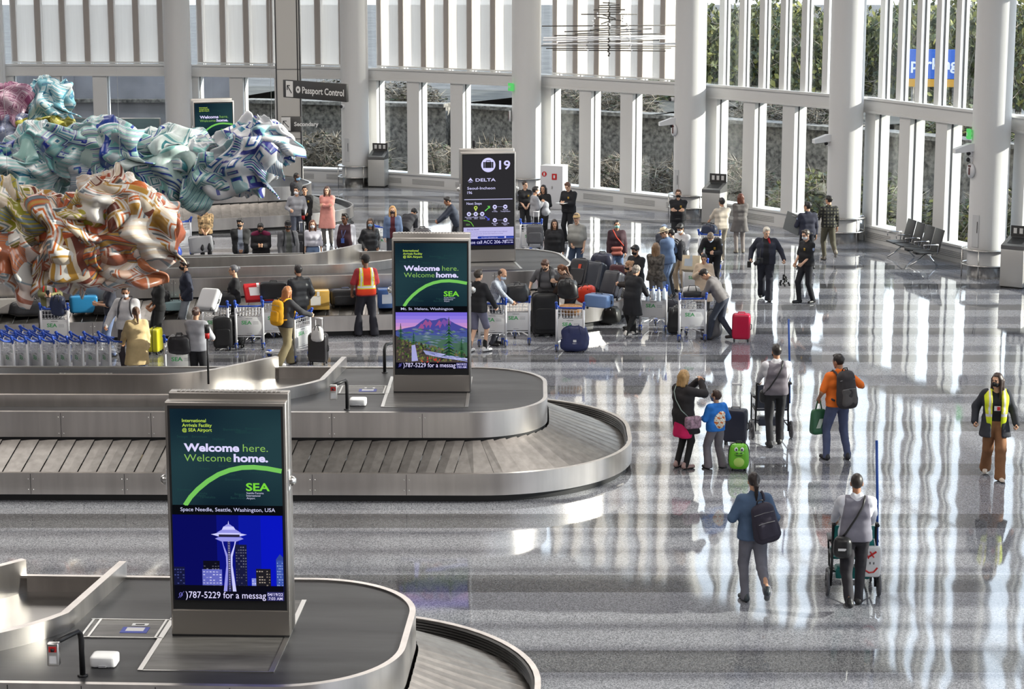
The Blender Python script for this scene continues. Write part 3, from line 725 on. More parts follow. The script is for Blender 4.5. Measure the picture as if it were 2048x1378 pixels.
def claim(S, H=1.777):
    W, L = E(214, 212, 255), E(150, 148, 190)
    S.rect(0, 0, 1, H, E(46, 45, 48))
    S.disc(.5, .19, .142, W, 32); S.rect(.4, .13, .6, .25, E(40, 40, 44))
    S.rect(.43, .13, .435, .25, W); S.rect(.565, .13, .57, .25, W); S.rect(.455, .13, .545, .25, E(46, 45, 48)); S.band([(.46, .13), (.46, .105), (.54, .105), (.54, .13)], .014, E(40, 40, 44))
    S.text(.715, .275, .24, '19', W, .02, fit=.22)
    S.poly([(.09, .51), (.145, .435), (.2, .51), (.145, .485)], W); S.poly([(.1, .53), (.145, .5), (.19, .53)], L)
    S.text(.245, .512, .085, 'DELTA', W, .016, fit=.4)
    S.text(.08, .67, .075, 'Seoul-Incheon', W, .006, fit=.555); S.text(.08, .757, .075, '196', W, .006)
    S.rect(.02, .862, .98, .874, W)
    S.text(.065, .97, .07, 'Next Steps', W, .004, fit=.3)
    ic = [(.11, 1.155), (.245, 1.155), (.375, 1.155), (.625, 1.02), (.835, 1.02), (.625, 1.285), (.835, 1.285)]
    S.band([ic[0], ic[2]], .008, E(150, 170, 120)); S.band([ic[3], ic[4]], .006, L); S.band([ic[5], ic[6]], .006, L)
    S.band([(.43, 1.1), (.51, 1.03)], .02, E(105, 205, 90)); S.poly([(.53, 1.0), (.53, 1.055), (.475, 1.0)], E(105, 205, 90)); S.band([(.43, 1.2), (.5, 1.26)], .018, E(85, 90, 215)); S.poly([(.52, 1.285), (.465, 1.285), (.52, 1.235)], E(85, 90, 215))
    for u, v in ic: S.disc(u, v, .042, W, 18); S.rect(u - .018, v - .012, u + .018, v + .012, E(60, 58, 90))
    S.disc(.245, 1.03, .036, E(190, 215, 90), 16); S.poly([(.215, 1.045), (.275, 1.045), (.245, 1.1)], E(190, 215, 90)); S.disc(.245, 1.03, .016, E(46, 45, 48), 12)
    for (u, v), a, b in zip(ic, ('International', 'Baggage', 'Customs', 'Exit', 'Ground', 'Re-check', 'Connecting'), ('Arrivals', 'Claim', 'Control', 'to lobby', 'Transportation', 'Bags', 'Flights')):
        S.text(u, v + .07, .032, a, W, .004, 'CENTER'); S.text(u, v + .1, .032, b, W, .004, 'CENTER')
    S.band([(.0, 1.28), (.08, 1.285), (.15, 1.32), (.2, 1.4)], .014, E(110, 190, 70)); S.text(.05, 1.38, .05, 'SEA', E(110, 160, 90), .01)
    S.rect(0, 1.42, 1, 1.69, E(190, 186, 232)); S.text(.07, 1.475, .04, 'Did you know?', E(60, 50, 110), .01)
    for k, l in enumerate(('Animals and plants from abroad may be brought in only if allowed', 'products may come from abroad only if declared on arrival', 'declare all foods to be sure')): S.text(.07, 1.518 + k * .04, .03, l, E(95, 88, 150))
    S.rect(.3, 1.6, 1, 1.645, E(38, 62, 160)); S.disc(.3, 1.6225, .0225, E(38, 62, 160), 12); S.text(.36, 1.635, .03, 'For more information visit', W, .004); S.disc(.83, 1.622, .018, W, 12)
    S.rect(0, 1.65, 1, H, E(22, 22, 70)); S.text(.02, 1.745, .09, 'please call ACC 206-78', W, .004, fit=.83)
    S.text(.985, 1.7, .04, '04/19/22', W, .006, 'RIGHT'); S.text(.985, 1.742, .038, '7:03 AM', W, .006, 'RIGHT')
SIGN_FR = mat('sign_frame_steel', (.5, .47, .44), .34, 1.0, bump=.02, bscale=40)
def sign(label, loc, rz, draw, z0=ZT, knob=True, pole=False):
    t = thing('display_sign', label, 'display sign', (loc[0], loc[1], z0 + .012), rz, 'tall carousel displays')
    b = MB(); b.box((0, .08, 1.31), (1.31, .16, 2.62), ch=.012); b.box((0, .3, 1.34), (1.31, .16, 2.68), ch=.012); b.box((0, .19, 1.25), (1.2, .1, 2.4))
    for k in range(22): b.box((-.55 + k * .052, .3, 2.683), (.03, .1, .008))
    b.obj('frame', SIGN_FR, t)
    b = MB(); b.box((0, -.001, 1.44), (1.25, .004, 2.28)); b.obj('bezel', BLACK, t)
    b = MB(); b.box((0, -.002, .15), (1.27, .004, .27)); b.box((0, .0, .005), (1.29, .02, .02), 1); b.obj('base_panel', [SIGN_FR, BLACK], t)
    S = Screen(1.2, 2.545 - .0); draw(S); S.obj(t)
    if knob:
        for sx in (-1, 1):
            b = MB(); b.box((sx * .66, .08, 1.75), (.02, .1, .22)); k = b.obj('lock_plate', WHITEP, t)
            b = MB(); b.ell((sx * .69, .08, 1.74), .055, 10); b.obj('lock_dome', ALU, k)
    if pole:
        b = MB(); b.cyl((-.3, .3, 2.68), .02, .05, 8); b.box((-.3, .3, 2.8), (.07, .09, .16), 0, ch=.01); b.obj('sensor', BLK, t)
    return t
def d1(S): welcome(S, 'Space Needle, Seattle, Washington, USA'); tower_picture(S)
def d2(S): welcome(S, 'Mt. St. Helens, Washington'); mountain_picture(S)
def d4(S): welcome(S, 'Space Needle, Seattle, Washington'); tower_picture(S)
sign('tall display sign nearest the camera with lit tower at night', *CAR[0], d1)
sign('tall display sign with the mountain and fir tree picture', *CAR[1], d2)
sign('tall dark display sign reading 19 with a suitcase symbol', *CAR[2], claim, pole=True)
sign('farthest welcome display sign, under the roller blinds at left', *CAR[3], d4)
# ---------------------------------------------------------------- partition, hanging signs, glass railing
GREYW = mat('partition_paint', (.5, .48, .45), .5)
p0, p1 = at(557, 345, 73.2), at(604, 347, 73.2)
m_ = MB(); m_.box(((p0.x + p1.x) / 2, 73.4, 4.6), (p1.x - p0.x, .5, 9.2))
for z in (2.0, 4.4, 6.8): m_.box(((p0.x + p1.x) / 2, 73.14, z), (p1.x - p0.x, .02, .012), 1)
for x in (p0.x, p1.x): m_.box((x, 73.2, 4.6), (.04, .14, 9.2), 1)
struct(m_.obj('wall_partition', [GREYW, GASKET]))
DARK = mat('sign_dark', (.045, .043, .042), .5); LTXT = mat('sign_letter', (.75, .74, .72), .5)
def wallsign(name, label, A, B, h, txt, size, icon=True, cat='sign'):
    A, B = Vector(A), Vector(B); w = (B - A).length; rz = math.atan2(B.y - A.y, B.x - A.x)
    t = thing(name, label, cat, A, rz)
    b = MB(); b.box((w / 2, .06, 0), (w, .12, h), ch=.01); b.obj('panel', DARK, t)
    b = MB(); b.box((.07 * w + h * .2, -.003, 0), (h * .62, .006, h * .9)); b.obj('arrow_tile', LTXT, t)
    b = MB()
    c = .07 * w + h * .2; b.tube([(c + .2 * h, -.008, -.22 * h), (c - .16 * h, -.008, .18 * h)], .03 * h, 6); b.tube([(c + .05 * h, -.008, .2 * h), (c - .18 * h, -.008, .2 * h), (c - .18 * h, -.008, -.05 * h)], .03 * h, 6); b.obj('arrow', GASKET, t)
    b = MB(); x = c + h * .55
    if icon:
        b.prism([(x + .22 * h + .2 * h * math.cos(R(q)), .2 * h * math.sin(R(q))) for q in range(0, 360, 20)], -.008, -.002, axis='y'); b.box((x + .22 * h, -.01, 0), (.12 * h, .006, .12 * h), 1); x += .55 * h
    v, f = text_mesh(txt, size, .006); b.add([(x + q.x, -.006, q.y - size * .35) for q in v], f); b.obj('lettering', [LTXT, GASKET], t)
    return t
_hs = wallsign('hanging_sign', 'dark overhead sign reading Passport Control beside a column', at(566, 177, 70.0), at(691, 171, 67.8), .58, 'Passport Control', .3)
m_ = MB(); m_.cyl((.7, .06, .28), .02, CEIL - _hs.location.z - .27, 8); m_.obj('hanger_rod', DARK, _hs)
wallsign('wall_sign', 'small dark sign reading Secondary on the grey partition', at(563, 248, 73.1), at(602, 248, 73.1), .52, 'Secondary', .2, False)
gt = thing('glass_railing', 'greenish glass balustrade behind the blue hanging sculpture', 'railing', (0, 0, 0))
RG = bpy.data.materials.new('railing_glass'); RG.use_nodes = True
_nt = RG.node_tree; _nt.nodes.clear(); _N = _nt.nodes
_o = _N.new('ShaderNodeOutputMaterial'); _t = _N.new('ShaderNodeBsdfTransparent'); _g = _N.new('ShaderNodeBsdfGlossy'); _x = _N.new('ShaderNodeMixShader')
_t.inputs[0].default_value = (.72, .84, .8, 1); _g.inputs['Roughness'].default_value = .03; _x.inputs[0].default_value = .1
_nt.links.new(_t.outputs[0], _x.inputs[1]); _nt.links.new(_g.outputs[0], _x.inputs[2]); _nt.links.new(_x.outputs[0], _o.inputs[0])
for k in range(3):
    a, b2 = at(100 + k * 73, 215, 70.5), at(170 + k * 73, 215, 70.2)
    b = MB(); b.box(((a.x + b2.x) / 2, 70.4, 2.06), (b2.x - a.x, .02, 1.7)); b.obj('glass_panel', RG, gt)
    b = MB(); b.box((b2.x + .02, 70.4, 2.06), (.04, .06, 1.74)); b.obj('post', ALU, gt)
b = MB(); a, b2 = at(98, 215, 70.4), at(320, 215, 70.4); b.tube([(a.x, 70.4, 2.93), (b2.x, 70.4, 2.93)], .02, 6); b.obj('top_rail', ALU, gt)
b = MB(); b.box(((a.x + b2.x) / 2, 70.5, .6), (b2.x - a.x, .3, 1.2)); b.obj('upstand', GREYW, gt)
# ---------------------------------------------------------------- bins, cabinet, seats, column fixtures
def bin_(label, p, rz):
    t = thing('waste_bin', label, 'bin', p, rz, 'steel waste bins')
    b = MB(); b.box((0, 0, .52), (.62, .6, .96), ch=.015); b.box((0, 0, .03), (.56, .54, .06), 1); b.obj('body', [mat('bin_steel', (.5, .49, .47), .4, .4), BLACK], t)
    b = MB(); b.prism([(-.3, 1.0), (.3, 1.0), (.3, 1.3), (-.3, 1.1)], -.31, .31, axis='x'); b.obj('lid', mat('bin_lid', (.2, .2, .2), .4, .8), t)
    b = MB(); b.quad((-.2, -.18, 1.145), (.2, -.18, 1.145), (.2, .18, 1.262), (-.2, .18, 1.262)); b.obj('opening', BLACK, t)
    b = MB(); b.box((0, .27, 1.42), (.56, .025, .26)); b.obj('notice_panel', DARK, t)
    b = MB()
    for x in (-.16, 0, .16): b.box((x, .254, 1.42), (.09, .006, .14))
    b.obj('symbols', LTXT, t)
    return t
bin_('steel waste bin between the left column and the claim display', gp(757, 373), R(-12))
bin_('steel waste bin beside the column behind the officer with folded arms', gp(1428, 447), R(-28))
bin_('steel waste bin at the right edge beside the row of seats', gp(2030, 574), R(-35))
t = thing('fire_cabinet', 'white fire cabinet with red emblems against the sill', 'cabinet', gp(1108, 416), R(-18))
b = MB(); b.box((0, 0, .72), (.78, .6, 1.44), ch=.01); b.obj('body', mat('cabinet_white', (.7, .7, .72), .4), t)
b = MB(); b.prism([(-.25 + .085 * math.cos(R(q)), 1.16 + .085 * math.sin(R(q))) for q in range(0, 360, 20)], -.31, -.3, axis='y'); b.obj('red_emblem', REDP, t)
b = MB(); b.box((.1, -.305, 1.08), (.17, .02, .2)); b.obj('alarm_plate', REDP, t)
b = MB(); b.box((.1, -.318, 1.08), (.06, .006, .1)); b.box((-.25, -.313, 1.16), (.05, .006, .1)); b.obj('pictogram', WHITEP, t)
b = MB(); b.box((.02, -.31, .72), (.03, .02, .09)); b.obj('latch', ALU, t)
sa, sb = gp(1786, 508), gp(1868, 540)
rz = math.atan2(sb.y - sa.y, sb.x - sa.x); Ls = (sb - sa).length
seat = thing('seat_row', 'row of four black seats on splayed chrome legs by the window', 'seats', ((sa.x + sb.x) / 2, (sa.y + sb.y) / 2, 0), rz)
SEATM = mat('seat_black', (.035, .035, .037), .45); CHR = mat('chrome', (.6, .6, .61), .18, 1.0)
b = MB(); b.box((0, .05, .36), (2.5, .07, .06)); b.obj('beam', CHR, seat)
for k in range(4):
    x = -1.02 + k * .68
    b = MB(); b.box((x, -.06, .42), (.58, .5, .04), M=None, ch=.015); b.obj('seat', SEATM, seat)
    M = Matrix.Translation((x, .2, .44)) @ Matrix.Rotation(R(-14), 4, 'X'); b = MB(); b.box((0, 0, .31), (.58, .035, .62), M=M, ch=.015); b.obj('backrest', SEATM, seat)
for k in range(5):
    x = -1.36 + k * .68; b = MB(); b.tube([(x, .14, .4), (x, .16, .66), (x, -.26, .66), (x, -.24, .56)], .016, 6); b.obj('armrest', CHR, seat)
for x in (-.85, .85):
    b = MB(); b.tube([(x, .05, .36), (x - .02, -.22, .14), (x - .04, -.42, .02)], .022, 6); b.tube([(x, .05, .36), (x + .02, .22, .16), (x + .04, .36, .02)], .022, 6); b.obj('leg', CHR, seat)
for x in (-.3, .32): b = MB(); b.box((x, .0, .31), (.26, .2, .09), ch=.01); b.obj('power_box', BLACK, seat)
def on_col(i, px, py):
    """a point on column i's face seen at a pixel"""
    d = ray(px, py); cx, cy = COLS[i]; a = d.x * d.x + d.y * d.y; bq = -2 * (d.x * cx + d.y * cy); c = cx * cx + cy * cy - .25
    disc = bq * bq - 4 * a * c
    t = (-bq - math.sqrt(max(0, disc))) / (2 * a)
    p = Vector((d.x * t, d.y * t, CAM_H + d.z * t)); n = Vector((p.x - cx, p.y - cy, 0)).normalized(); return p, n
def fix(i, px, py, kind, label):
    p, n = on_col(i, px, py); rz = math.atan2(n.y, n.x) + PI / 2
    if kind == 'dome':
        t = thing('dome_camera', label, 'camera', p, rz, 'cameras on the columns'); b = MB(); b.cyl((0, -.02, -.06), .07, .12, 12); b.obj('mount', WHITEP, t); b = MB(); b.ell((0, -.1, -.02), .06, 8); b.obj('dome', BLACK, t)
    elif kind == 'cam':
        t = thing('security_camera', label, 'camera', p, rz, 'cameras on the columns'); b = MB(); b.prism([(.02, -.08), (-.5, -.13), (-.5, -.02), (-.1, .12), (.02, .12)], -.11, .11, axis='x'); b.obj('hood', WHITEP, t)
        b = MB(); b.box((0, -.03, -.14), (.08, .1, .14)); b.obj('bracket', WHITEP, t)
        b = MB(); b.ell((0, -.1, -.14), .06, 8); b.obj('lens', BLACK, t)
    elif kind == 'alarm':
        t = thing('wall_alarm', label, 'alarm', p, rz, 'round alarms on the columns'); b = MB(); M = Matrix.Rotation(R(90), 4, 'X'); b.cyl((0, 0, 0), .19, .07, 18, M=M); b.obj('disc', WHITEP, t)
        b = MB(); b.box((0, -.08, -.02), (.07, .02, .18)); b.box((0, -.08, .12), (.14, .02, .05)); b.obj('mark', mat('mark_dark', (.12, .03, .03), .5), t)
    elif kind == 'exit':
        t = thing('exit_sign', label, 'sign', p, rz, 'green exit signs'); b = MB(); b.box((0, -.08, 0), (.3, .1, .26), ch=.01); b.obj('case', emat('exit_green', hx(96, 205, 110), 1.0), t)
        b = MB(); v, f = text_mesh('EXIT', .11, .004, 'CENTER'); b.add([(q.x, -.134, q.y - .04) for q in v], f); b.obj('lettering', WHITEP, t)
    else:
        t = thing('column_hatch', label, 'hatch', p, rz, 'service hatches in the columns'); b = MB(); b.box((0, -.005, 0), (.2, .02, .85)); b.obj('door', mat('hatch_paint', (.6, .6, .6), .5), t); b = MB(); b.box((.06, -.02, .1), (.015, .01, .3)); b.obj('slot', GASKET, t)
fix(4, 686, 195, 'dome', 'upper dark dome camera on the left column'); fix(4, 687, 212, 'dome', 'lower dark dome camera on the left column')
fix(5, 1026, 174, 'exit', 'green exit sign on the column above the claim display'); fix(5, 1022, 232, 'alarm', 'round white alarm on the column above the claim display')
fix(6, 1347, 198, 'dome', 'dark dome camera on the column behind the officer'); fix(6, 1349, 243, 'cam', 'white hooded camera on the column behind the officer'); fix(6, 1350, 260, 'alarm', 'round white alarm on the column behind the officer')
fix(7, 1659, 277, 'cam', 'white hooded camera on the column beside the plaid shirt')
fix(8, 1944, 268, 'exit', 'green exit sign on the right column'); fix(8, 1945, 296, 'cam', 'white hooded camera on the right column'); fix(8, 1944, 318, 'dome', 'dark dome camera on the right column'); fix(8, 1944, 341, 'alarm', 'round white alarm on the right column')
fix(8, 1951, 462, 'hatch', 'tall service hatch low on the right column'); fix(6, 1353, 366, 'hatch', 'tall service hatch on the column behind the officer'); fix(4, 694, 300, 'hatch', 'tall service hatch on the left column')
# ---------------------------------------------------------------- hanging rod lamp
hp = at(1218, 60, 60)
lamp = thing('rod_chandelier', 'hanging light sculpture of crossed metal rods at the top', 'chandelier', (hp.x, hp.y, 0), 0)
zt = at(1218, 6, 60).z; zb = at(1218, 104, 60).z; rodm = mat('rod_metal', (.07, .062, .055), .5); rodw = mat('rod_white', (.9, .9, .92), .15)
g = random.Random(4); nr = 22
for k in range(nr):
    f = k / (nr - 1); z = zt + (zb - zt) * f * .97
    Lr = (.25 + 3.6 * f) * .5 if f < .38 else (1.87 + .08 * math.sin(k * 2.1) - (.25 if k % 4 == 1 else 0))
    Lr = min(Lr * (1 if f > .38 else 1.45), 1.92); a = R(158 - 15.5 * k * .55 + (7 if k % 2 else -9)) if k % 5 else R(8)
    dz = .02 * g.uniform(-1, 1)
    wht = k in (9, 15, 16, 18)
    b = MB(); b.tube([(-Lr * math.cos(a), -Lr * math.sin(a), z - dz), (Lr * math.cos(a), Lr * math.sin(a), z + dz)], .017 if not wht else .027, 6); b.obj('rod', rodw if wht else rodm, lamp)
b = MB(); b.cyl((0, 0, zb - .1), .008, CEIL - zb + .1, 6)
for k in range(26): b.ell((.02 * math.sin(k * 2), .02 * math.cos(k * 2), zb - .1 + (zt - zb + .1) * k / 25), .03, 5)
b.obj('stem', rodm, lamp)
for sx in (-1, 1):
    b = MB(); b.tube([(sx * .5, 0, zt - .1), (sx * .62, 0, zb + .1)], .004, 4)
    for k in range(16):
        f = k / 15; b.ell((sx * (.62 - .3 * (1 - f) ** 2 * (1 if f < .5 else .8)) + .05 * math.sin(k * 1.7), .3 * math.cos(k * .6), zt + (zb - zt) * (.22 + .74 * f)), .026, 4)
    b.obj('clip_chain', rodw, lamp)
# ---------------------------------------------------------------- hanging draped sculptures
def pattern_mat(name, cols, scale, seed, kind=0):
    m = bpy.data.materials.new(name); m.use_nodes = True; nt = m.node_tree; N = nt.nodes; L = nt.links; b = N['Principled BSDF']
    tc = N.new('ShaderNodeTexCoord'); mp = N.new('ShaderNodeMapping'); mp.inputs['Location'].default_value = (seed * 3.1, seed * 1.7, seed); L.new(tc.outputs['UV'], mp.inputs[0])
    wn = N.new('ShaderNodeTexNoise'); wn.inputs['Scale'].default_value = 1.2; L.new(mp.outputs[0], wn.inputs['Vector'])
    ad = N.new('ShaderNodeVectorMath'); ad.operation = 'MULTIPLY_ADD'; ad.inputs[1].default_value = (.12, .12, .12); L.new(wn.outputs['Color'], ad.inputs[0]); L.new(mp.outputs[0], ad.inputs[2])
    v = N.new('ShaderNodeTexVoronoi'); v.distance = 'CHEBYCHEV'; v.inputs['Scale'].default_value = scale; v.inputs['Randomness'].default_value = .75; L.new(ad.outputs[0], v.inputs['Vector'])
    r = N.new('ShaderNodeValToRGB'); r.color_ramp.interpolation = 'CONSTANT'
    pos = [0, .1, .17, .24, .3, .37, .44, .5, .58, .66]; el = r.color_ramp.elements
    for k, p in enumerate(pos):
        e = el[0] if k == 0 else (el[1] if k == 1 else el.new(p)); e.position = p; e.color = tuple(c * .7 for c in cols[(k * 3 + kind) % len(cols)]) + (1,)
    L.new(v.outputs['Distance'], r.inputs[0])
    w = N.new('ShaderNodeTexWave'); w.inputs['Scale'].default_value = scale * 1.1; w.inputs['Distortion'].default_value = .4; w.bands_direction = 'Y'; L.new(ad.outputs[0], w.inputs[0])
    r2 = N.new('ShaderNodeValToRGB'); r2.color_ramp.interpolation = 'CONSTANT'; el = r2.color_ramp.elements
    for k, p in enumerate((0, .22, .4, .62, .8)):
        e = el[0] if k == 0 else (el[1] if k == 1 else el.new(p)); e.position = p; e.color = tuple(c * .7 for c in cols[(k * 2 + 1 + kind) % len(cols)]) + (1,)
    L.new(w.outputs['Fac'], r2.inputs[0])
    v2 = N.new('ShaderNodeTexVoronoi'); v2.inputs['Scale'].default_value = scale * .6; v2.distance = 'MANHATTAN'; L.new(ad.outputs[0], v2.inputs['Vector'])
    bw = N.new('ShaderNodeSeparateColor'); L.new(v2.outputs['Color'], bw.inputs[0])
    gt_ = N.new('ShaderNodeMath'); gt_.operation = 'GREATER_THAN'; gt_.inputs[1].default_value = .66; L.new(bw.outputs[0], gt_.inputs[0])
    mx = N.new('ShaderNodeMix'); mx.data_type = 'RGBA'; L.new(gt_.outputs[0], mx.inputs[0]); L.new(r.outputs[0], mx.inputs[6]); L.new(r2.outputs[0], mx.inputs[7])
    r3 = N.new('ShaderNodeValToRGB'); r3.color_ramp.interpolation = 'CONSTANT'; el = r3.color_ramp.elements
    for k, p in enumerate((0, .3, .55, .75)):
        e = el[0] if k == 0 else (el[1] if k == 1 else el.new(p)); e.position = p; e.color = tuple(c * .7 for c in cols[(2 * k + 1 + kind) % len(cols)]) + (1,)
    L.new(bw.outputs[1], r3.inputs[0])
    lt = N.new('ShaderNodeMath'); lt.operation = 'GREATER_THAN'; lt.inputs[1].default_value = .92; L.new(bw.outputs[2], lt.inputs[0])
    mx2 = N.new('ShaderNodeMix'); mx2.data_type = 'RGBA'; L.new(lt.outputs[0], mx2.inputs[0]); L.new(mx.outputs[2], mx2.inputs[6]); L.new(r3.outputs[0], mx2.inputs[7])
    L.new(mx2.outputs[2], b.inputs['Base Color']); b.inputs['Roughness'].default_value = .28; b.inputs['Coat Weight'].default_value = .3
    return m
def vnoise(P, f, seed):
    """smooth value noise on points"""
    g = np.random.default_rng(seed); T = g.random((32, 32, 32)); Q = P * f + 100.0; I = np.floor(Q).astype(int); t = Q - I; t = t * t * (3 - 2 * t); o = 0
    for dx in (0, 1):
        for dy in (0, 1):
            for dz in (0, 1):
                w = (t[:, 0] if dx else 1 - t[:, 0]) * (t[:, 1] if dy else 1 - t[:, 1]) * (t[:, 2] if dz else 1 - t[:, 2])
                o = o + w * T[(I[:, 0] + dx) % 32, (I[:, 1] + dy) % 32, (I[:, 2] + dz) % 32]
    return o * 2 - 1
def drape(name, c, r, m, parent, seed, fold=1.0, ax=0.0):
    """one crumpled, cloth-like body of the sculpture"""
    nu, nv = 110, 72; vs = []; uv = []
    for i in range(nv + 1):
        a = -PI / 2 + PI * i / nv
        for j in range(nu + 1):
            q = 2 * PI * j / nu; vs.append((math.cos(a) * math.cos(q), math.cos(a) * math.sin(q), math.sin(a))); uv.append((j / nu * 3.0, i / nv * 1.6))
    P = np.array(vs)
    W = P + .45 * np.stack([vnoise(P, 1.3, seed + k) for k in range(3)], 1)
    n1 = vnoise(W, 1.6, seed + 5); rg = 1 - np.abs(vnoise(W, 2.1, seed + 6)) * 1.6; rg2 = 1 - np.abs(vnoise(W + 3, 4.0, seed + 7)) * 1.6
    d = 1 + fold * (.3 * n1 + .34 * rg * 0.8 + .1 * rg2) - .12
    V = P * d[:, None] * np.array(r)
    V += np.array(r) * .22 * np.stack([vnoise(P, 2.6, seed + 8 + k) for k in range(3)], 1)
    ca, sa = math.cos(ax), math.sin(ax); V = np.stack([V[:, 0] * ca - V[:, 2] * sa, V[:, 1], V[:, 0] * sa + V[:, 2] * ca], 1)
    idx = np.arange((nv + 1) * (nu + 1)).reshape(nv + 1, nu + 1)
    idx[:, -1] = idx[:, 0]
    Fq = np.stack([idx[:-1, :-1], idx[:-1, 1:], idx[1:, 1:], idx[1:, :-1]], -1).reshape(-1, 4)
    uvi = np.arange((nv + 1) * (nu + 1)).reshape(nv + 1, nu + 1)
    Fu = np.stack([uvi[:-1, :-1], uvi[:-1, 1:], uvi[1:, 1:], uvi[1:, :-1]], -1).reshape(-1, 4)
    ok = (Fq[:, 0] != Fq[:, 1])
    me = npmesh(name, V, Fq, m)
    ul = me.uv_layers.new(name='UVMap')
    if len(me.loops) == Fu.size: ul.data.foreach_set('uv', np.array(uv, dtype=np.float32)[Fu.ravel()].ravel())
    return link(name, me, parent, c)
def flap(name, c, w, h, m, parent, seed, rz=0.0, ry=0.0, curl=.5):
    """a hanging fold of painted cloth: a thick waved sheet with pointed corners"""
    nu, nv = 60, 44; g = np.random.default_rng(seed); U, W_ = np.meshgrid(np.linspace(-1, 1, nu), np.linspace(-1, 1, nv)); u, v = U.ravel(), W_.ravel()
    ph = g.uniform(0, 6, 4)
    x = u * w / 2 * (1 - .22 * np.cos(v * 2.2 + ph[0])) + .12 * w * np.sin(v * 2.6 + ph[1]); z = v * h / 2 * (1 - .2 * np.cos(u * 2.0 + ph[2])) - .1 * h * u * u + .1 * h * np.sin(u * 3 + ph[3])
    y = -.16 * w * np.cos(u * 1.6) * np.cos(v * 1.4) + .1 * w * np.sin(u * 6.5 + v * 1.6 + ph[0]) + .07 * w * np.sin(v * 7 + u * 2 + ph[1]) + curl * .3 * w * (u * v) ** 2
    P = np.stack([x, y, z], 1); cr, sr = math.cos(ry), math.sin(ry); P = np.stack([P[:, 0] * cr - P[:, 2] * sr, P[:, 1], P[:, 0] * sr + P[:, 2] * cr], 1)
    cz, sz = math.cos(rz), math.sin(rz); P = np.stack([P[:, 0] * cz - P[:, 1] * sz, P[:, 0] * sz + P[:, 1] * cz, P[:, 2]], 1)
    G = P.reshape(nv, nu, 3); du = np.gradient(G, axis=1); dv = np.gradient(G, axis=0); N_ = np.cross(du, dv); N_ /= np.linalg.norm(N_, axis=2, keepdims=True) + 1e-9
    V = np.concatenate([P, (G - N_ * -.035).reshape(-1, 3)]); I = np.arange(nu * nv).reshape(nv, nu); o = nu * nv
    q = np.stack([I[:-1, :-1], I[:-1, 1:], I[1:, 1:], I[1:, :-1]], -1).reshape(-1, 4); q2 = q[:, ::-1] + o
    ed = np.concatenate([I[0, :], I[1:, -1], I[-1, -2::-1], I[-2:0:-1, 0]]); e2 = np.roll(ed, -1); qs = np.stack([e2, ed, ed + o, e2 + o], 1)
    Fq = np.concatenate([q, q2, qs]); me = npmesh(name, V, Fq, m); ul = me.uv_layers.new(name='UVMap')
    uv = np.concatenate([np.stack([u * .8 + seed, v * .6], 1)] * 2).astype(np.float32)
    if len(me.loops) == Fq.size: ul.data.foreach_set('uv', uv[Fq.ravel()].ravel())
    return link(name, me, parent, c)
def sculpture(label, Y, px, py, segs, pals, seed, scale, flaps=()):
    o = at(px, py, Y); t = thing('hanging_sculpture', label, 'sculpture', o)
    ppm = F_PX / (Y * math.cos(PITCH) + (CAM_H - o.z) * math.sin(PITCH))
    for k, (sx, sy, rx, ry, pi_, ax) in enumerate(segs):
        pm = pattern_mat('painted_drape', pals[pi_], scale, seed + k, k)
        dy = .3 * math.sin(k * 2.3)
        drape('draped_form', ((sx - px) / ppm, dy, -(sy - py) / ppm), (rx / ppm * 1.0, rx / ppm * .75, ry / ppm * 1.02), pm, t, seed * 31 + k * 17, .8, R(ax))
    for k, (sx, sy, w, h, pi_, kind, ry) in enumerate(flaps):
        flap('draped_fold', ((sx - px) / ppm, -.75 * 80 / ppm - .1 * (k % 3), -(sy - py) / ppm), w / ppm, h / ppm, pattern_mat('painted_fold', pals[pi_], scale * 1.1, seed + 40 + k, k + kind), t, seed + k * 5, R(12 * math.sin(k * 2)), R(ry))
    for s in (segs[0], segs[-1]):
        b = MB(); b.cyl(((s[0] - px) / ppm, 0, 0), .004, CEIL - o.z, 5); b.obj('cable', ALU, t)
    return t
Wc, Gr, Cr = hx(236, 232, 226), hx(140, 152, 160), hx(238, 222, 200)
blue = [hx(232, 238, 238), hx(26, 52, 160), hx(150, 205, 205), hx(40, 120, 150), hx(205, 225, 225), hx(120, 185, 185), hx(235, 240, 240), hx(90, 165, 185), hx(130, 145, 158), hx(180, 222, 215)]
blue2 = [hx(225, 238, 236), hx(130, 195, 190), hx(60, 130, 140), hx(205, 228, 222), hx(165, 212, 205), hx(238, 240, 240), hx(105, 160, 165), hx(40, 70, 165), hx(175, 185, 192), hx(220, 232, 230)]
blue3 = [hx(240, 242, 246), hx(140, 200, 210), hx(238, 238, 242), hx(36, 60, 165), hx(180, 215, 220), hx(235, 236, 240), hx(50, 130, 160), hx(240, 240, 244), hx(70, 75, 165), hx(225, 230, 235)]
org = [Cr, hx(190, 92, 60), Wc, hx(196, 150, 70), hx(240, 225, 212), hx(120, 132, 140), Wc, hx(130, 70, 55), hx(236, 205, 180), hx(205, 110, 55)]
org2 = [Cr, hx(186, 176, 66), Wc, hx(150, 148, 50), hx(238, 222, 200), hx(130, 145, 152), hx(235, 215, 190), hx(200, 165, 60)]
org3 = [hx(236, 214, 202), hx(200, 120, 85), Wc, hx(175, 100, 75), hx(240, 232, 224), hx(150, 165, 172), hx(225, 190, 170), hx(205, 130, 90)]
mul = [hx(150, 205, 215), hx(60, 120, 150), hx(225, 238, 238), hx(120, 185, 200), hx(205, 228, 232)]
mul2 = [hx(210, 165, 185), hx(150, 80, 120), hx(238, 215, 225), hx(190, 130, 160)]
mul3 = [hx(186, 180, 66), hx(120, 118, 40), hx(215, 210, 140), hx(165, 160, 50)]
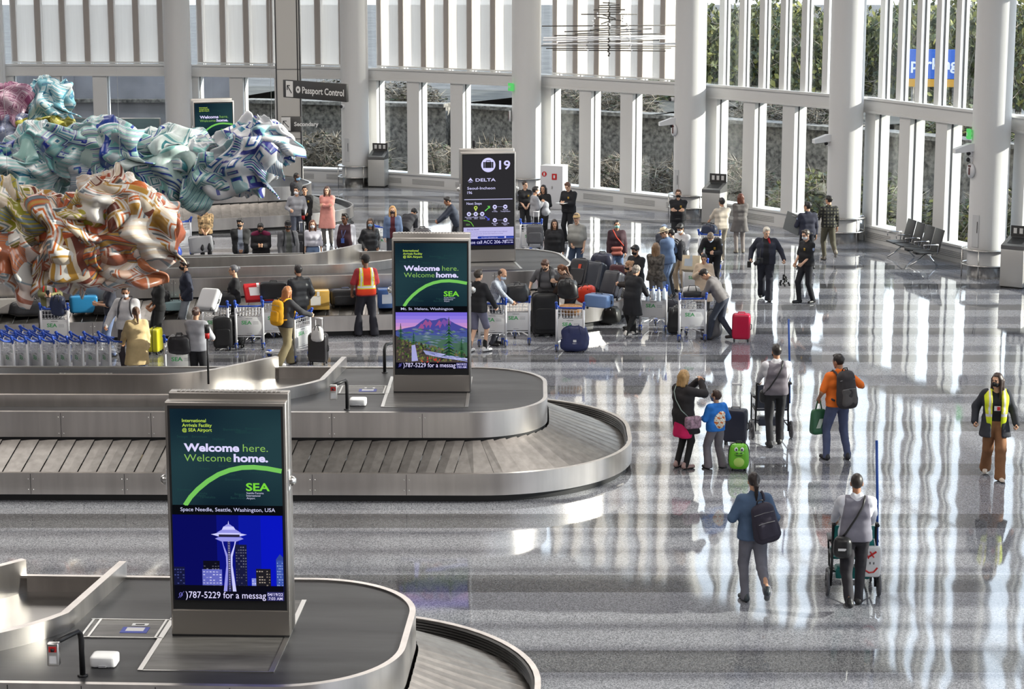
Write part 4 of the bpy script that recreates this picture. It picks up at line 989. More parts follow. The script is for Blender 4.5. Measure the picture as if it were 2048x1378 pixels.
mul4 = [hx(175, 185, 215), hx(110, 120, 165), hx(225, 228, 240), hx(150, 160, 200)]
sculpture('long blue and teal draped sculpture hanging above the carousels', 50, 290, 320,
    [(-10, 335, 70, 55, 0, 20), (85, 322, 78, 68, 0, -15), (205, 300, 82, 64, 1, 12), (250, 340, 80, 42, 1, 0), (360, 325, 85, 62, 1, -10), (400, 355, 55, 40, 1, 20), (490, 318, 75, 62, 2, 25), (545, 285, 42, 48, 2, 35)], [blue, blue2, blue3], 3, 2.5,
    [(60, 350, 130, 90, 0, 1, 15), (150, 290, 110, 90, 0, 2, -20), (250, 300, 110, 100, 1, 0, 25), (330, 335, 110, 90, 1, 3, -15), (420, 355, 100, 90, 1, 1, 30), (500, 320, 120, 110, 2, 2, -12), (550, 285, 80, 90, 2, 0, 35), (210, 360, 110, 60, 2, 1, -8)])
sculpture('orange and cream draped sculpture hanging lowest at the left edge', 40, 160, 465,
    [(20, 430, 60, 58, 1, 10), (75, 470, 95, 75, 0, -20), (190, 480, 100, 82, 0, 15), (235, 425, 72, 78, 0, 40), (285, 465, 75, 70, 2, -25), (60, 515, 75, 42, 2, -15), (245, 525, 70, 42, 2, 10)], [org, org2, org3], 7, 1.9,
    [(285, 460, 150, 130, 0, 1, 8), (245, 405, 130, 110, 0, 0, -40), (130, 470, 130, 140, 0, 2, 20), (40, 430, 130, 110, 1, 1, -20), (205, 490, 120, 110, 2, 0, 30), (40, 512, 130, 90, 2, 1, -30), (260, 530, 110, 80, 2, 2, 15), (175, 420, 100, 90, 1, 3, 45)])
sculpture('small pink, blue and olive draped sculpture hanging highest at left', 62, 70, 215,
    [(15, 205, 42, 36, 1, 10), (100, 205, 45, 46, 0, 20), (20, 250, 42, 24, 3, 0), (92, 248, 48, 30, 2, -15)], [mul, mul2, mul3, mul4], 13, 3.2,
    [(110, 200, 80, 75, 0, 1, 15), (30, 200, 80, 70, 1, 0, -20), (100, 250, 85, 50, 2, 1, -15), (30, 250, 80, 50, 3, 0, 10)])
# ---------------------------------------------------------------- soft bodies grown from distance fields
EDG = [((0, 0, 0), (1, 0, 0)), ((0, 1, 0), (1, 1, 0)), ((0, 0, 1), (1, 0, 1)), ((0, 1, 1), (1, 1, 1)), ((0, 0, 0), (0, 1, 0)), ((1, 0, 0), (1, 1, 0)), ((0, 0, 1), (0, 1, 1)), ((1, 0, 1), (1, 1, 1)), ((0, 0, 0), (0, 0, 1)), ((1, 0, 0), (1, 0, 1)), ((0, 1, 0), (0, 1, 1)), ((1, 1, 0), (1, 1, 1))]
def nets(D, org, h):
    S = D < 0
    c = np.zeros(tuple(n - 1 for n in D.shape), dtype=np.int8)
    for a in (0, 1):
        for b in (0, 1):
            for d in (0, 1): c += S[a:D.shape[0] - 1 + a, b:D.shape[1] - 1 + b, d:D.shape[2] - 1 + d]
    I = np.argwhere((c > 0) & (c < 8)); n = len(I)
    acc = np.zeros((n, 3)); cnt = np.zeros(n)
    for p, q in EDG:
        p, q = np.array(p), np.array(q); A = I + p; B = I + q
        da = D[A[:, 0], A[:, 1], A[:, 2]]; db = D[B[:, 0], B[:, 1], B[:, 2]]
        m = (da < 0) != (db < 0); t = da[m] / (da[m] - db[m])
        acc[m] += A[m] + (B[m] - A[m]) * t[:, None]; cnt[m] += 1
    V = acc / np.maximum(cnt, 1)[:, None] * h + org
    idx = -np.ones(c.shape, dtype=np.int64); idx[I[:, 0], I[:, 1], I[:, 2]] = np.arange(n)
    Fs = []
    for ax in range(3):
        sl0 = [slice(1, -1)] * 3; sl1 = [slice(1, -1)] * 3; sl0[ax] = slice(0, -1); sl1[ax] = slice(1, None)
        s0, s1 = S[tuple(sl0)], S[tuple(sl1)]; E_ = np.argwhere(s0 != s1); sg = s0[E_[:, 0], E_[:, 1], E_[:, 2]]
        off_ = np.array([1, 1, 1]); off_[ax] = 0; E_ = E_ + off_
        u, v = [(1, 2), (2, 0), (0, 1)][ax]
        def cell(du, dv):
            K = E_.copy(); K[:, u] += du; K[:, v] += dv
            return idx[K[:, 0], K[:, 1], K[:, 2]]
        q = np.stack([cell(-1, -1), cell(0, -1), cell(0, 0), cell(-1, 0)], 1)
        q[~sg] = q[~sg][:, ::-1]; Fs.append(q)
    F_ = np.concatenate(Fs); return V, F_[(F_ >= 0).all(1)]
def field(prims, h, k=.03, clips=(), subs=(), wr=0.0, seed=1, pad=.04, wf=11.0):
    """prims: ('c', a, b, ra, rb) tapered limb, ('e', centre, radii, rot or None)"""
    lo = np.full(3, 1e9); hi = np.full(3, -1e9)
    for p in prims:
        if p[0] == 'c':
            a, b = np.array(p[1]), np.array(p[2]); r = max(p[3], p[4]); lo = np.minimum(lo, np.minimum(a, b) - r); hi = np.maximum(hi, np.maximum(a, b) + r)
        else:
            c = np.array(p[1]); r = max(p[2]); lo = np.minimum(lo, c - r); hi = np.maximum(hi, c + r)
    lo -= pad; hi += pad; n = np.ceil((hi - lo) / h).astype(int) + 1
    ax = [lo[i] + h * np.arange(n[i]) for i in range(3)]
    D = np.full(tuple(n), .5, dtype=np.float64)
    def sub(a, b): return tuple(slice(max(0, int((a[i] - lo[i]) / h)), min(n[i], int((b[i] - lo[i]) / h) + 2)) for i in range(3))
    def dist(p, X, Y, Z):
        if p[0] == 'c':
            a, b = np.array(p[1], float), np.array(p[2], float); d = b - a; L2 = max(1e-9, d @ d)
            t = np.clip(((X - a[0]) * d[0] + (Y - a[1]) * d[1] + (Z - a[2]) * d[2]) / L2, 0, 1)
            return np.sqrt((X - a[0] - t * d[0]) ** 2 + (Y - a[1] - t * d[1]) ** 2 + (Z - a[2] - t * d[2]) ** 2) - (p[3] + (p[4] - p[3]) * t)
        c, r = p[1], p[2]; x, y, z = X - c[0], Y - c[1], Z - c[2]
        if len(p) > 3 and p[3] is not None:
            M = np.array(p[3]); x, y, z = M[0][0] * x + M[1][0] * y + M[2][0] * z, M[0][1] * x + M[1][1] * y + M[2][1] * z, M[0][2] * x + M[1][2] * y + M[2][2] * z
        k0 = np.sqrt((x / r[0]) ** 2 + (y / r[1]) ** 2 + (z / r[2]) ** 2) + 1e-9; k1 = np.sqrt((x / r[0] ** 2) ** 2 + (y / r[1] ** 2) ** 2 + (z / r[2] ** 2) ** 2) + 1e-9
        return k0 * (k0 - 1) / k1
    for p in prims:
        if p[0] == 'c': r = max(p[3], p[4]) + k + .05; a = np.minimum(p[1], p[2]) - r; b = np.maximum(p[1], p[2]) + r
        else: r = max(p[2]) + k + .05; a = np.array(p[1]) - r; b = np.array(p[1]) + r
        s = sub(a, b); X, Y, Z = ax[0][s[0]][:, None, None], ax[1][s[1]][None, :, None], ax[2][s[2]][None, None, :]
        d = dist(p, X, Y, Z); o = D[s]; q = np.maximum(k - np.abs(o - d), 0) / k
        D[s] = np.minimum(o, d) - q * q * k * .25
    X, Y, Z = ax[0][:, None, None], ax[1][None, :, None], ax[2][None, None, :]
    if wr:
        m = np.abs(D) < .04; I = np.argwhere(m); P = lo + I * h
        D[m] += wr * vnoise(P * np.array([1, 1, .55]), wf, seed) + wr * .5 * vnoise(P, wf * 2.2, seed + 3)
    for p in subs: D = np.maximum(D, -dist(p, X, Y, Z))
    for f in clips: D = np.maximum(D, f(X, Y, Z))
    D[0] = D[-1] = .5; D[:, 0] = D[:, -1] = .5; D[:, :, 0] = D[:, :, -1] = .5
    return nets(D, lo, h)
def soft(name, prims, mats, h=.015, parent=None, fm=None, **kw):
    V, Fq = field(prims, h, **kw)
    if len(Fq) == 0: return None
    f = None
    if fm is not None: f = fm(V[Fq].mean(1))
    return link(name, npmesh(name, V, Fq, mats, f), parent)
# ---------------------------------------------------------------- head, hands, hair
HEADP = [('e', (0, -.012, .025), (.074, .094, .098)), ('e', (0, .022, -.055), (.055, .066, .066)), ('e', (0, .05, -.01), (.058, .045, .07)), ('c', (0, .09, .012), (0, .109, -.026), .009, .0135), ('e', (-.074, -.005, -.012), (.011, .02, .03)), ('e', (.074, -.005, -.012), (.011, .02, .03)), ('c', (-.028, .082, .022), (.028, .082, .022), .012, .012), ('c', (-.018, .088, -.058), (.018, .088, -.058), .008, .008), ('e', (0, .075, -.098), (.024, .02, .018))]
HV, HF = field(HEADP, .0085, k=.02, subs=[('e', (-.031, .1, .004), (.018, .014, .011)), ('e', (.031, .1, .004), (.018, .014, .011))])
_c = HV[HF].mean(1)
HM = np.where((_c[:, 1] > .083) & (np.abs(_c[:, 0]) < .024) & (_c[:, 2] < -.05) & (_c[:, 2] > -.068), 1, np.where((_c[:, 1] > .06) & (np.abs(np.abs(_c[:, 0]) - .03) < .019) & (np.abs(_c[:, 2] - .024) < .0075), 2, 0))
_e = MB()
for _s in (-1, 1): _e.ell((_s * .031, .083, .003), .0125, 6)
EV, EF = np.array(_e.v), np.array(_e.f)
def hand(grip):
    P = [('c', (-.022, 0, .0), (-.026, 0, .075), .016, .015), ('c', (.0, 0, 0), (0, 0, .08), .017, .015), ('c', (.022, 0, .0), (.026, 0, .078), .016, .015)]
    for k, (x, L) in enumerate(((.03, .078), (.011, .086), (-.009, .08), (-.028, .064))):
        b1 = R(18 + 6 * k) if not grip else R(62); b2 = R(45 + 8 * k) if not grip else R(140)
        a = np.array((x, 0, .08)); m = a + L * .5 * np.array((0, -math.sin(b1), math.cos(b1))); e = m + L * .5 * np.array((0, -math.sin(b2), math.cos(b2)))
        P += [('c', a, m, .0088, .0082), ('c', m, e, .0082, .0068)]
    t0 = np.array((.026, -.002, .02)); t1 = t0 + np.array((.028, -.014, .03)); t2 = t1 + (np.array((.006, -.012, .03)) if not grip else np.array((-.016, -.028, .012)))
    P += [('c', t0, t1, .013, .0105), ('c', t1, t2, .0105, .0082)]
    return field(P, .0075, k=.008, pad=.015)
HANDS = [hand(False), hand(True)]
def _cl(*f): return list(f)
CR = ('e', (0, -.014, .032), (.083, .103, .1))
def hairset(style):
    W = dict(h=.0095, k=.02, wr=.004, wf=45)
    faceclip = lambda X, Y, Z: np.minimum(Y - .045 + 0 * X + 0 * Z, .062 - Z + 0 * X) * 1.0 + 0 * Y
    fr = lambda yf=.052, zf=.07: (lambda X, Y, Z: np.minimum(Y - yf + 0 * X + 0 * Z, zf - Z + 0 * X + 0 * Y))
    lowb = lambda z: (lambda X, Y, Z: (z - Z) + 0 * X + 0 * Y)
    side = lambda X, Y, Z: np.minimum(np.minimum(Y + .012 + 0 * X + 0 * Z, -.005 - Z + 0 * X + 0 * Y), .2)
    if style == 'short': return field([CR, ('c', (-.03, .05, .1), (.03, .05, .105), .024, .026)], clips=[fr(), lowb(-.062), side], **W)
    if style == 'buzz': return field([('e', (0, -.013, .028), (.0775, .098, .1025))], h=.0095, k=.02, clips=[fr(.05, .075), lowb(-.055), side])
    if style == 'fringe': return field([('e', (0, -.012, .034), (.088, .108, .105)), ('c', (-.045, .07, .075), (.045, .07, .075), .03, .03)], clips=[fr(.06, .045), lowb(-.065), side], **W)
    if style == 'balding': return field([('e', (0, -.02, .015), (.08, .096, .085))], clips=[fr(.03, .2), lowb(-.06), lambda X, Y, Z: Z - .075 + 0 * X + 0 * Y, side], **W)
    if style == 'curly': return field([('e', (0, -.02, .04), (.1, .112, .108)), ('e', (0, -.08, -.02), (.08, .05, .06))], clips=[fr(.05, .07), lowb(-.09), side], h=.0095, k=.02, wr=.012, wf=40)
    L = {'long': -.34, 'verylong': -.42, 'bob': -.15, 'shoulder': -.22}.get(style)
    if L:
        P = [('e', (0, -.016, .034), (.09, .108, .104))]
        for x in (-.07, -.04, 0, .04, .07): P.append(('c', (x, -.055 - .02 * (abs(x) < .05), .0), (x * 1.15, -.085 - .015 * (abs(x) < .05), L), .042, .026))
        for x in (-.078, .078): P.append(('c', (x, .005, .03), (x * 1.1, .02 if L < -.2 else -.02, L * .8), .026, .02))
        return field(P, clips=[fr(.05, .078)], h=.012, k=.03, wr=.006, wf=35)
    if style == 'pony': return field([CR, ('c', (0, -.11, .03), (0, -.145, -.03), .032, .034), ('c', (0, -.145, -.03), (.01, -.13, -.24), .034, .015)], clips=[fr(), lambda X, Y, Z: np.minimum(-.065 - Z + 0 * X, Y + .1 + 0 * X + 0 * Z), side], **W)
    if style == 'bun': return field([CR, ('e', (0, -.12, .05), (.042, .04, .042))], clips=[fr(), lowb(-.065), side], **W)
    if style == 'cap': return field([('e', (0, -.012, .035), (.088, .108, .105))], h=.0095, k=.02, clips=[lowb(.03)])
    return None
HAIR = {}
def hair(style):
    if style not in HAIR: HAIR[style] = hairset(style)
    return HAIR[style]
MV, MF = field([('e', (0, .03, -.05), (.066, .078, .062)), ('c', (0, .1, -.012), (0, .118, -.04), .014, .014)], .0095, k=.03, clips=[lambda X, Y, Z: .0 - Y + .02 + 0 * X + 0 * Z, lambda X, Y, Z: Z + .004 + 0 * X + 0 * Y])
_b = MB(); _b.prism([(.085 * math.cos(R(a)), .04 + .125 * math.sin(R(a))) for a in range(0, 181, 15)], .034, .044); BRV, BRF = _b.v, _b.f
# ---------------------------------------------------------------- people
def ik(a, t, l1, l2, pole):
    a, t, pole = Vector(a), Vector(t), Vector(pole); d = t - a; L = min(d.length, (l1 + l2) * .995); d.normalize(); t = a + d * L
    x = (l1 * l1 - l2 * l2 + L * L) / (2 * L); y = math.sqrt(max(0, l1 * l1 - x * x)); p = pole - d * pole.dot(d); p.normalize()
    return a + d * x + p * y, t
HPOS = {'down': (.255, .03, .86), 'hang': (.23, .1, .86), 'phone': (.07, .3, 1.16), 'push': (.2, .42, 1.04), 'clasp': (.05, .19, .95), 'cross': (-.09, .2, 1.2), 'hip': (.17, .12, 1.02), 'camera': (.06, .24, 1.55), 'swingf': (.25, .22, .9), 'swingb': (.26, -.2, .88), 'pocket': (.2, .08, .95), 'reach': (.2, .5, .95), 'chest': (.1, .22, 1.25), 'back': (.1, -.17, 1.0), 'strap': (.12, .18, 1.32)}
SKIN = [hx(222, 178, 150), hx(205, 158, 128), hx(176, 126, 96), hx(120, 80, 58), hx(82, 56, 44)]
def cm(c, kind='cloth'): return mat('%s_%d_%d_%d' % ((kind,) + tuple(c)), hx(*c), .85 if kind == 'cloth' else .4, var=.08, scale=9, bump=.05, bscale=120)
PEOPLE = {}
def person(key, label, pos, face, h=1.74, fem=False, lean=0, side=0, hy=0, hp=0, LH='down', RH='down', feet='stand', skin=1, hair_=('short', (35, 28, 25)), top=('shirt', (120, 120, 120)), inner=None, over=None, bottom=('trousers', (40, 42, 48)), shoes=(30, 30, 32), mask=None, cap=None, hat=None, glasses=False, fat=0.008, res=.02, headk=1.0, grip=True, sock=None, group=None, legsk=None, openf=0, under=None):
    T = thing('person', label, 'person', (pos[0], pos[1], 0), -R(face), group)
    k = h / 1.75; T.scale = (k, k, k); PEOPLE[key] = T
    P = Vector((0, 0, .95)); Lr = R(lean); Sr = R(side)
    Rt = Matrix.Rotation(-Lr, 3, 'X') @ Matrix.Rotation(Sr, 3, 'Y')
    if lean > 25: P = Vector((0, -.12 * math.sin(Lr), .95 - .02))
    def tt(x, y, z): return P + Rt @ Vector((x, y, z - .95))
    def tn(x, y, z): return tuple(tt(x, y, z))
    sw = .165 if fem else .188; wk = .88 if fem else 1.0
    fs = {'stand': ((-.1, .0, 0), (.1, .02, 0)), 'walk': ((-.08, .24, 0), (.08, -.26, .05)), 'walk2': ((-.08, -.3, .1), (.08, .2, 0)), 'wide': ((-.17, .05, 0), (.17, -.02, 0)), 'step': ((-.1, -.12, 0), (.1, .14, 0)), 'kick': ((-.08, .05, 0), (.09, -.42, .2))}[feet]
    legs = []
    for sx, f in zip((-1, 1), fs):
        hip = P + Vector((sx * .088 * wk, 0, -.03)); ank = Vector((f[0], f[1] - .03, f[2] + .085)); kn, ank = ik(hip, ank, .44, .43, (sx * .1, 1, 0)); legs.append((hip, kn, ank, f))
    arms = []
    for sx, hh in zip((-1, 1), (LH, RH)):
        q = HPOS[hh] if isinstance(hh, str) else hh
        tgt = Vector((sx * q[0], q[1], q[2])) if isinstance(hh, str) else Vector(q)
        if lean and isinstance(hh, str) and q[2] > .99: tgt = tt(*tgt)
        shd = tt(sx * sw, -.01, 1.405)
        el, wr_ = ik(shd, tgt, .285, .255, (sx * .55, -.75, -.55)); arms.append((shd, el, wr_))
    hc = tt(0, .015, 1.545) + Rt @ (Matrix.Rotation(R(-hp), 3, 'X') @ Vector((0, .01, .085)))
    Hm = Matrix.Translation(hc) @ (Rt @ Matrix.Rotation(-R(hy), 3, 'Z') @ Matrix.Rotation(-R(hp), 3, 'X')).to_4x4() @ Matrix.Scale(headk * (.97 if fem else 1.0), 4)
    def hxf(V): V = np.asarray(V); M = np.array(Hm); return V @ M[:3, :3].T + M[:3, 3]
    # body: one surface of skin
    r0 = .86
    bp = [('c', tn(-.07, 0, .97), tn(.07, 0, .97), .1 * r0, .1 * r0), ('c', tn(-.055, 0, 1.12), tn(.055, 0, 1.12), .1 * r0, .1 * r0), ('c', tn(-.08, 0, 1.28), tn(.08, 0, 1.28), .105 * r0, .105 * r0), ('c', tn(-sw + .05, -.01, 1.38), tn(sw - .05, -.01, 1.38), .07, .07), ('c', tn(0, -.02, 1.4), tuple(hc + Hm.to_3x3() @ Vector((0, -.015, -.06))), .056, .052)]
    for hip, kn, ank, f in legs: bp += [('c', tuple(hip), tuple(kn), .078, .05), ('c', tuple(kn), tuple(ank), .05, .036)]
    for shd, el, w in arms: bp += [('c', tuple(shd), tuple(el), .045, .036), ('c', tuple(el), tuple(w), .037, .026)]
    V, Fq = field(bp, res, k=.035); Vs = [V]; Fs = [Fq]; Ms = [np.zeros(len(Fq), int)]; n = len(V)
    for (hv, hf, hm) in ((HV, HF, HM), (EV, EF, np.full(len(EF), 3))): Vs.append(hxf(hv)); Fs.append(hf + n); Ms.append(hm); n += len(hv)
    for sx, (shd, el, w) in zip((-1, 1), arms):
        z = (w - el).normalized(); ref = Vector((0, abs(z.z), 1 - abs(z.z))); x = (ref - z * ref.dot(z)).normalized(); y = z.cross(x)
        near = w.z > .99 or (LH if sx < 0 else RH) not in ('down', 'hang', 'swingf', 'swingb')
        hv, hf = HANDS[1 if (grip and near) else 0]
        m = np.array(Matrix((x, y, z)).transposed()); hv = hv * np.array([1, sx * 1.0, 1])
        Vs.append((hv - np.array([0, 0, .01])) @ m.T + np.array(w)); Fs.append((hf if sx > 0 else hf[:, ::-1]) + n); Ms.append(np.zeros(len(hf), int)); n += len(hv)
    sk = mat('skin_%d' % skin, SKIN[skin], .5, var=.06, scale=20); hcol = hair_[1]
    hm_ = mat('hair_%d_%d_%d' % tuple(hcol), hx(*hcol), .45, var=.3, scale=60, stretch=(1, 1, .15))
    body = link('body', npmesh('body', np.concatenate(Vs), np.concatenate(Fs), [sk, mat('lips_%d' % skin, tuple(c * m for c, m in zip(SKIN[skin], (.8, .5, .5))), .5), hm_, mat('eye', (.02, .014, .01), .2)], np.concatenate(Ms)), T)
    if legsk: body.data.materials[0] = sk
    # clothes
    hs = sum(ord(c_) * (i_ + 3) for i_, c_ in enumerate(key)) % 97
    def up(z): n = Rt @ Vector((0, 0, 1)); o = tt(0, 0, z); return lambda X, Y, Z: -((X - o.x) * n.x + (Y - o.y) * n.y + (Z - o.z) * n.z)
    def dn(z): f = up(z); return lambda X, Y, Z: -f(X, Y, Z)
    def torso(e, hem=.93, fatk=1.0):
        q = [('c', tn(-.085 * wk, 0, 1.0), tn(.085 * wk, 0, 1.0), .112 + e + fat * .4, .112 + e + fat * .4), ('c', tn(-.068 * wk, .01 + fat * .6, 1.13), tn(.068 * wk, .01 + fat * .6, 1.13), .108 + e + fat, .108 + e + fat), ('c', tn(-.09 * wk, .005, 1.28), tn(.09 * wk, .005, 1.28), .114 + e + fat * .4, .114 + e + fat * .4), ('c', tn(-sw + .045, -.012, 1.385), tn(sw - .045, -.012, 1.385), .08 + e * .6, .08 + e * .6)]
        if fem: q += [('e', tn(sx * .07, .1, 1.27), (.06, .05, .06)) for sx in (-1, 1)]
        return q
    def sleeves(e, frac):
        q = []
        for shd, el, w in arms:
            if frac <= 1: q.append(('c', tuple(shd), tuple(shd + (el - shd) * frac), .052 + e, .056 + e))
            else: q += [('c', tuple(shd), tuple(el), .062 + e, .05 + e), ('c', tuple(el), tuple(el + (w - el) * min(1, frac - 1)), .05 + e, .038 + e)]
        return q
    def skirtp(e, hem, flare):
        a = tt(0, 0, .98); q = []
        for sx in (-1, 1):
            b = Vector((sx * .1 * (1 + flare), 0, hem)) + Vector((0, (legs[0][1].y + legs[1][1].y) / 2, 0))
            q.append(('c', tuple(tt(sx * .07, 0, .98)), tuple(b), .115 + e, .115 + e + flare * .1))
        q.append(('c', tuple(a), (0, (legs[0][1].y + legs[1][1].y) / 2, hem), .12 + e, .13 + e + flare * .1)); return q
    kind, col = top[0], top[1]; slv = top[2] if len(top) > 2 else 2
    cmats = [col if not isinstance(col, tuple) else cm(col)]
    fmf = None
    if inner:
        cmats.append(cm(inner)); wv = .06
        Ri = Rt.inverted()
        def fmf(C):
            M = np.array(Ri); Q = (C - np.array(P)) @ M.T; return ((np.abs(Q[:, 0]) < wv + .02 * (Q[:, 2] < .2)) & (Q[:, 1] > .03)).astype(int)
    hem = top[3] if len(top) > 3 else {'coat': .52, 'longcoat': .42, 'dress': .62, 'tunic': .78, 'hoodie': .86, 'jacket': .86, 'shirt': .9, 'tee': .88, 'crop': 1.04}[kind]
    e = {'coat': .03, 'longcoat': .032, 'jacket': .022, 'hoodie': .028}.get(kind, .012)
    pr = torso(e) + sleeves(e * .7, slv)
    clips = []
    if hem < .84: pr += skirtp(e, hem, .25 if kind in ('dress', 'tunic') else .08); hh = hem; clips.append(lambda X, Y, Z: hh - Z + 0 * X + 0 * Y)
    else:
        if hem < 1: pr.append(('c', tn(-.085 * wk, 0, .9), tn(.085 * wk, 0, .9), .112 + e + fat * .3, .112 + e + fat * .3))
        clips.append(up(hem))
    if openf:
        o1, n1, m1 = tt(0, 0, 1.2), Rt @ Vector((0, 1, 0)), Rt @ Vector((1, 0, 0))
        clips.append(lambda X, Y, Z: np.minimum((X - o1.x) * n1.x + (Y - o1.y) * n1.y + (Z - o1.z) * n1.z - .02, openf - np.abs((X - o1.x) * m1.x + (Y - o1.y) * m1.y + (Z - o1.z) * m1.z)))
    if under: soft('shirt', torso(-.002), [cm(under)], res, T, None, k=.03, clips=[up(.95)], wr=.003, seed=4)
    if kind in ('hoodie',): pr += [('c', tn(-.075, -.055, 1.44), tn(.075, -.055, 1.44), .05, .05), ('c', tn(-.08, .0, 1.43), tn(-.03, .07, 1.41), .035, .03), ('c', tn(.08, .0, 1.43), tn(.03, .07, 1.41), .035, .03)]
    elif kind in ('coat', 'jacket', 'longcoat', 'shirt'): pr += [('c', tn(-.028, -.025, 1.43), tn(.028, -.025, 1.43), .052, .052), ('c', tn(-.03, -.02, 1.48), tn(.03, -.02, 1.48), .046, .046)]
    soft({'tee': 'shirt', 'crop': 'top', 'tunic': 'tunic', 'longcoat': 'coat'}.get(kind, kind), pr, cmats, res, T, fmf, k=.03, clips=clips, wr=.0095 if res < .018 else .006, seed=hs, wf=9)
    if over:   # (name, colour, hem, stripe kind)
        oc = [over[1] if not isinstance(over[1], tuple) else cm(over[1])]; of = None; Ri = Rt.inverted(); on = over[3] if len(over) > 3 else None
        if on:
            oc += [mat('reflective_tape', hx(225, 225, 228), .35), mat('tape_yellow', hx(228, 225, 60), .6)] if on != 'open' else []
            def of(C):
                M = np.array(Ri); Q = (C - np.array(P)) @ M.T; x, y, z = Q[:, 0], Q[:, 1], Q[:, 2] + .95; o = np.zeros(len(C), int)
                b1 = (np.abs(z - 1.08) < .045) | ((np.abs(np.abs(x) - .12) < .04) & (z > 1.08)); b2 = (np.abs(z - 1.08) < .02) | ((np.abs(np.abs(x) - .12) < .016) & (z > 1.08)); o[b1] = 2; o[b2] = 1
                return o
        ops = torso(e + .016) + [('c', tn(-.085 * wk, 0, .92), tn(.085 * wk, 0, .92), .118 + e, .118 + e)]
        cl = [up(over[2])] + [(lambda o, n: (lambda X, Y, Z: (X - o.x) * n.x + (Y - o.y) * n.y + (Z - o.z) * n.z))(tt(sx * (sw - .02 + (.05 if on == 'hv_open' else 0)), 0, 1.3), Rt @ Vector((sx, 0, .12 if on != 'hv_open' else -.1))) for sx in (-1, 1)]
        if on == 'hv_open': o_, n_, m_ = tt(0, 0, 1.2), Rt @ Vector((0, 1, 0)), Rt @ Vector((1, 0, 0)); cl.append(lambda X, Y, Z: np.minimum((X - o_.x) * n_.x + (Y - o_.y) * n_.y + (Z - o_.z) * n_.z - .02, .075 - np.abs((X - o_.x) * m_.x + (Y - o_.y) * m_.y + (Z - o_.z) * m_.z)))
        soft(over[0], ops, oc, res, T, of, k=.03, clips=cl, wr=.003, seed=hs + 5)
    # legs
    bk, bc = bottom; bm = [bc if not isinstance(bc, tuple) else cm(bc)]
    if bk in ('trousers', 'jeans', 'shorts', 'leggings', 'wide'):
        e = {'leggings': -.002, 'wide': .02, 'shorts': .006}.get(bk, .004); q = [('c', tn(-.078 * wk, -.005, .95), tn(.078 * wk, -.005, .95), .113 + fat * .4, .113 + fat * .4)]
        for hip, kn, ank, f in legs:
            q.append(('c', tuple(hip), tuple(kn if bk != 'shorts' else hip + (kn - hip) * .92), .098 + e, .07 + e))
            if bk != 'shorts': q.append(('c', tuple(kn), tuple(ank + Vector((0, 0, -.03))), .066 + e, .054 + e * (2 if bk == 'wide' else 1)))
        cl = [dn(1.03)]
        if bk != 'shorts': cl.append(lambda X, Y, Z: .025 - Z + 0 * X + 0 * Y)
        soft(bk if bk not in ('wide',) else 'trousers', q, bm, res, T, None, k=.022, clips=cl, wr=(.0095 if res < .018 else .0065) if bk != 'leggings' else .003, seed=hs + 9, wf=9)
    elif bk == 'skirt':
        soft('skirt', skirtp(.01, .6, .2), bm, res, T, None, k=.03, clips=[lambda X, Y, Z: .58 - Z + 0 * X + 0 * Y, dn(1.03)], wr=.005, seed=hs)
    for sx, (hip, kn, ank, f) in zip((-1, 1), legs):
        tilt = -min(.9, max(0, f[2]) * 3.2) if f[1] < 0 else 0
        d = Vector((sx * .18, math.cos(tilt), math.sin(tilt))).normalized(); a = ank + Vector((0, 0, -.045)) - d * .035; b = a + d * .19 + Vector((0, 0, -.006)); zf = f[2] if f[2] < .02 else -1
        sm = [cm(shoes, 'shoe'), mat('shoe_sole', hx(215, 212, 205) if sum(shoes) > 300 else (.02, .02, .02), .7)]
        cz = min(a.z, b.z) - .03
        soft('shoe', [('c', tuple(a), tuple(b), .042, .038), ('c', tuple(a + Vector((0, 0, .02))), tuple(ank + Vector((0, 0, .02))), .04, .042)], sm, .013, T, (lambda C: (C[:, 2] < .022).astype(int)) if zf >= 0 else None, k=.02, clips=[(lambda X, Y, Z: .004 - Z + 0 * X + 0 * Y)] if zf >= 0 else [])
        if sock: soft('sock', [('c', tuple(ank + Vector((0, 0, .0))), tuple(ank + Vector((0, 0, .14))), .043, .046)], [cm(sock)], .014, T)
    st = hair_[0]
    hr = hair(st) if st else None
    if hr is not None: link('hair', npmesh('hair', hxf(hr[0]), hr[1], hm_), T)
    if mask: link('face_mask', npmesh('face_mask', hxf(MV), MF, cm(mask)), T)
    if cap:
        cv, cf = hair('cap'); c = cm(cap); o = link('cap', npmesh('cap', hxf(cv), cf, c), T); b = MB(); b.v = [tuple(v) for v in hxf(BRV)]; b.f = BRF; b.m = [0] * len(BRF); b.sm = [False] * len(BRF); b.obj('brim', c, o)
    if hat:
        b = MB(); b.lathe([(.0, .135), (.06, .135), (.085, .11), (.092, .055), (.092, .04), (.17, .03), (.175, .036), (.09, .05)], 24); b.lathe([(.0935, .042), (.0935, .065)], 24, 1); b.v = [tuple(v) for v in hxf(b.v)]; b.obj('hat', [cm(hat), cm((40, 36, 34))], T)
    if glasses:
        b = MB()
        for sx in (-1, 1): b.tube([(sx * .032 + .02 * math.cos(R(a)), .106, .004 + .016 * math.sin(R(a))) for a in range(0, 361, 40)], .0028, 4); b.tube([(sx * .052, .106, .008), (sx * .078, .0, .005)], .0026, 4)
        b.tube([(-.012, .108, .006), (.012, .108, .006)], .0026, 4); b.v = [tuple(v) for v in hxf(b.v)]; b.obj('glasses', BLACK, T)
    T['_k'] = k
    def at_t(x, y, z): return T.matrix_basis @ tt(x, y, z)
    return dict(T=T, tt=tt, Rt=Rt, P=P, arms=arms, k=k, hc=hc, pos=pos, face=face)
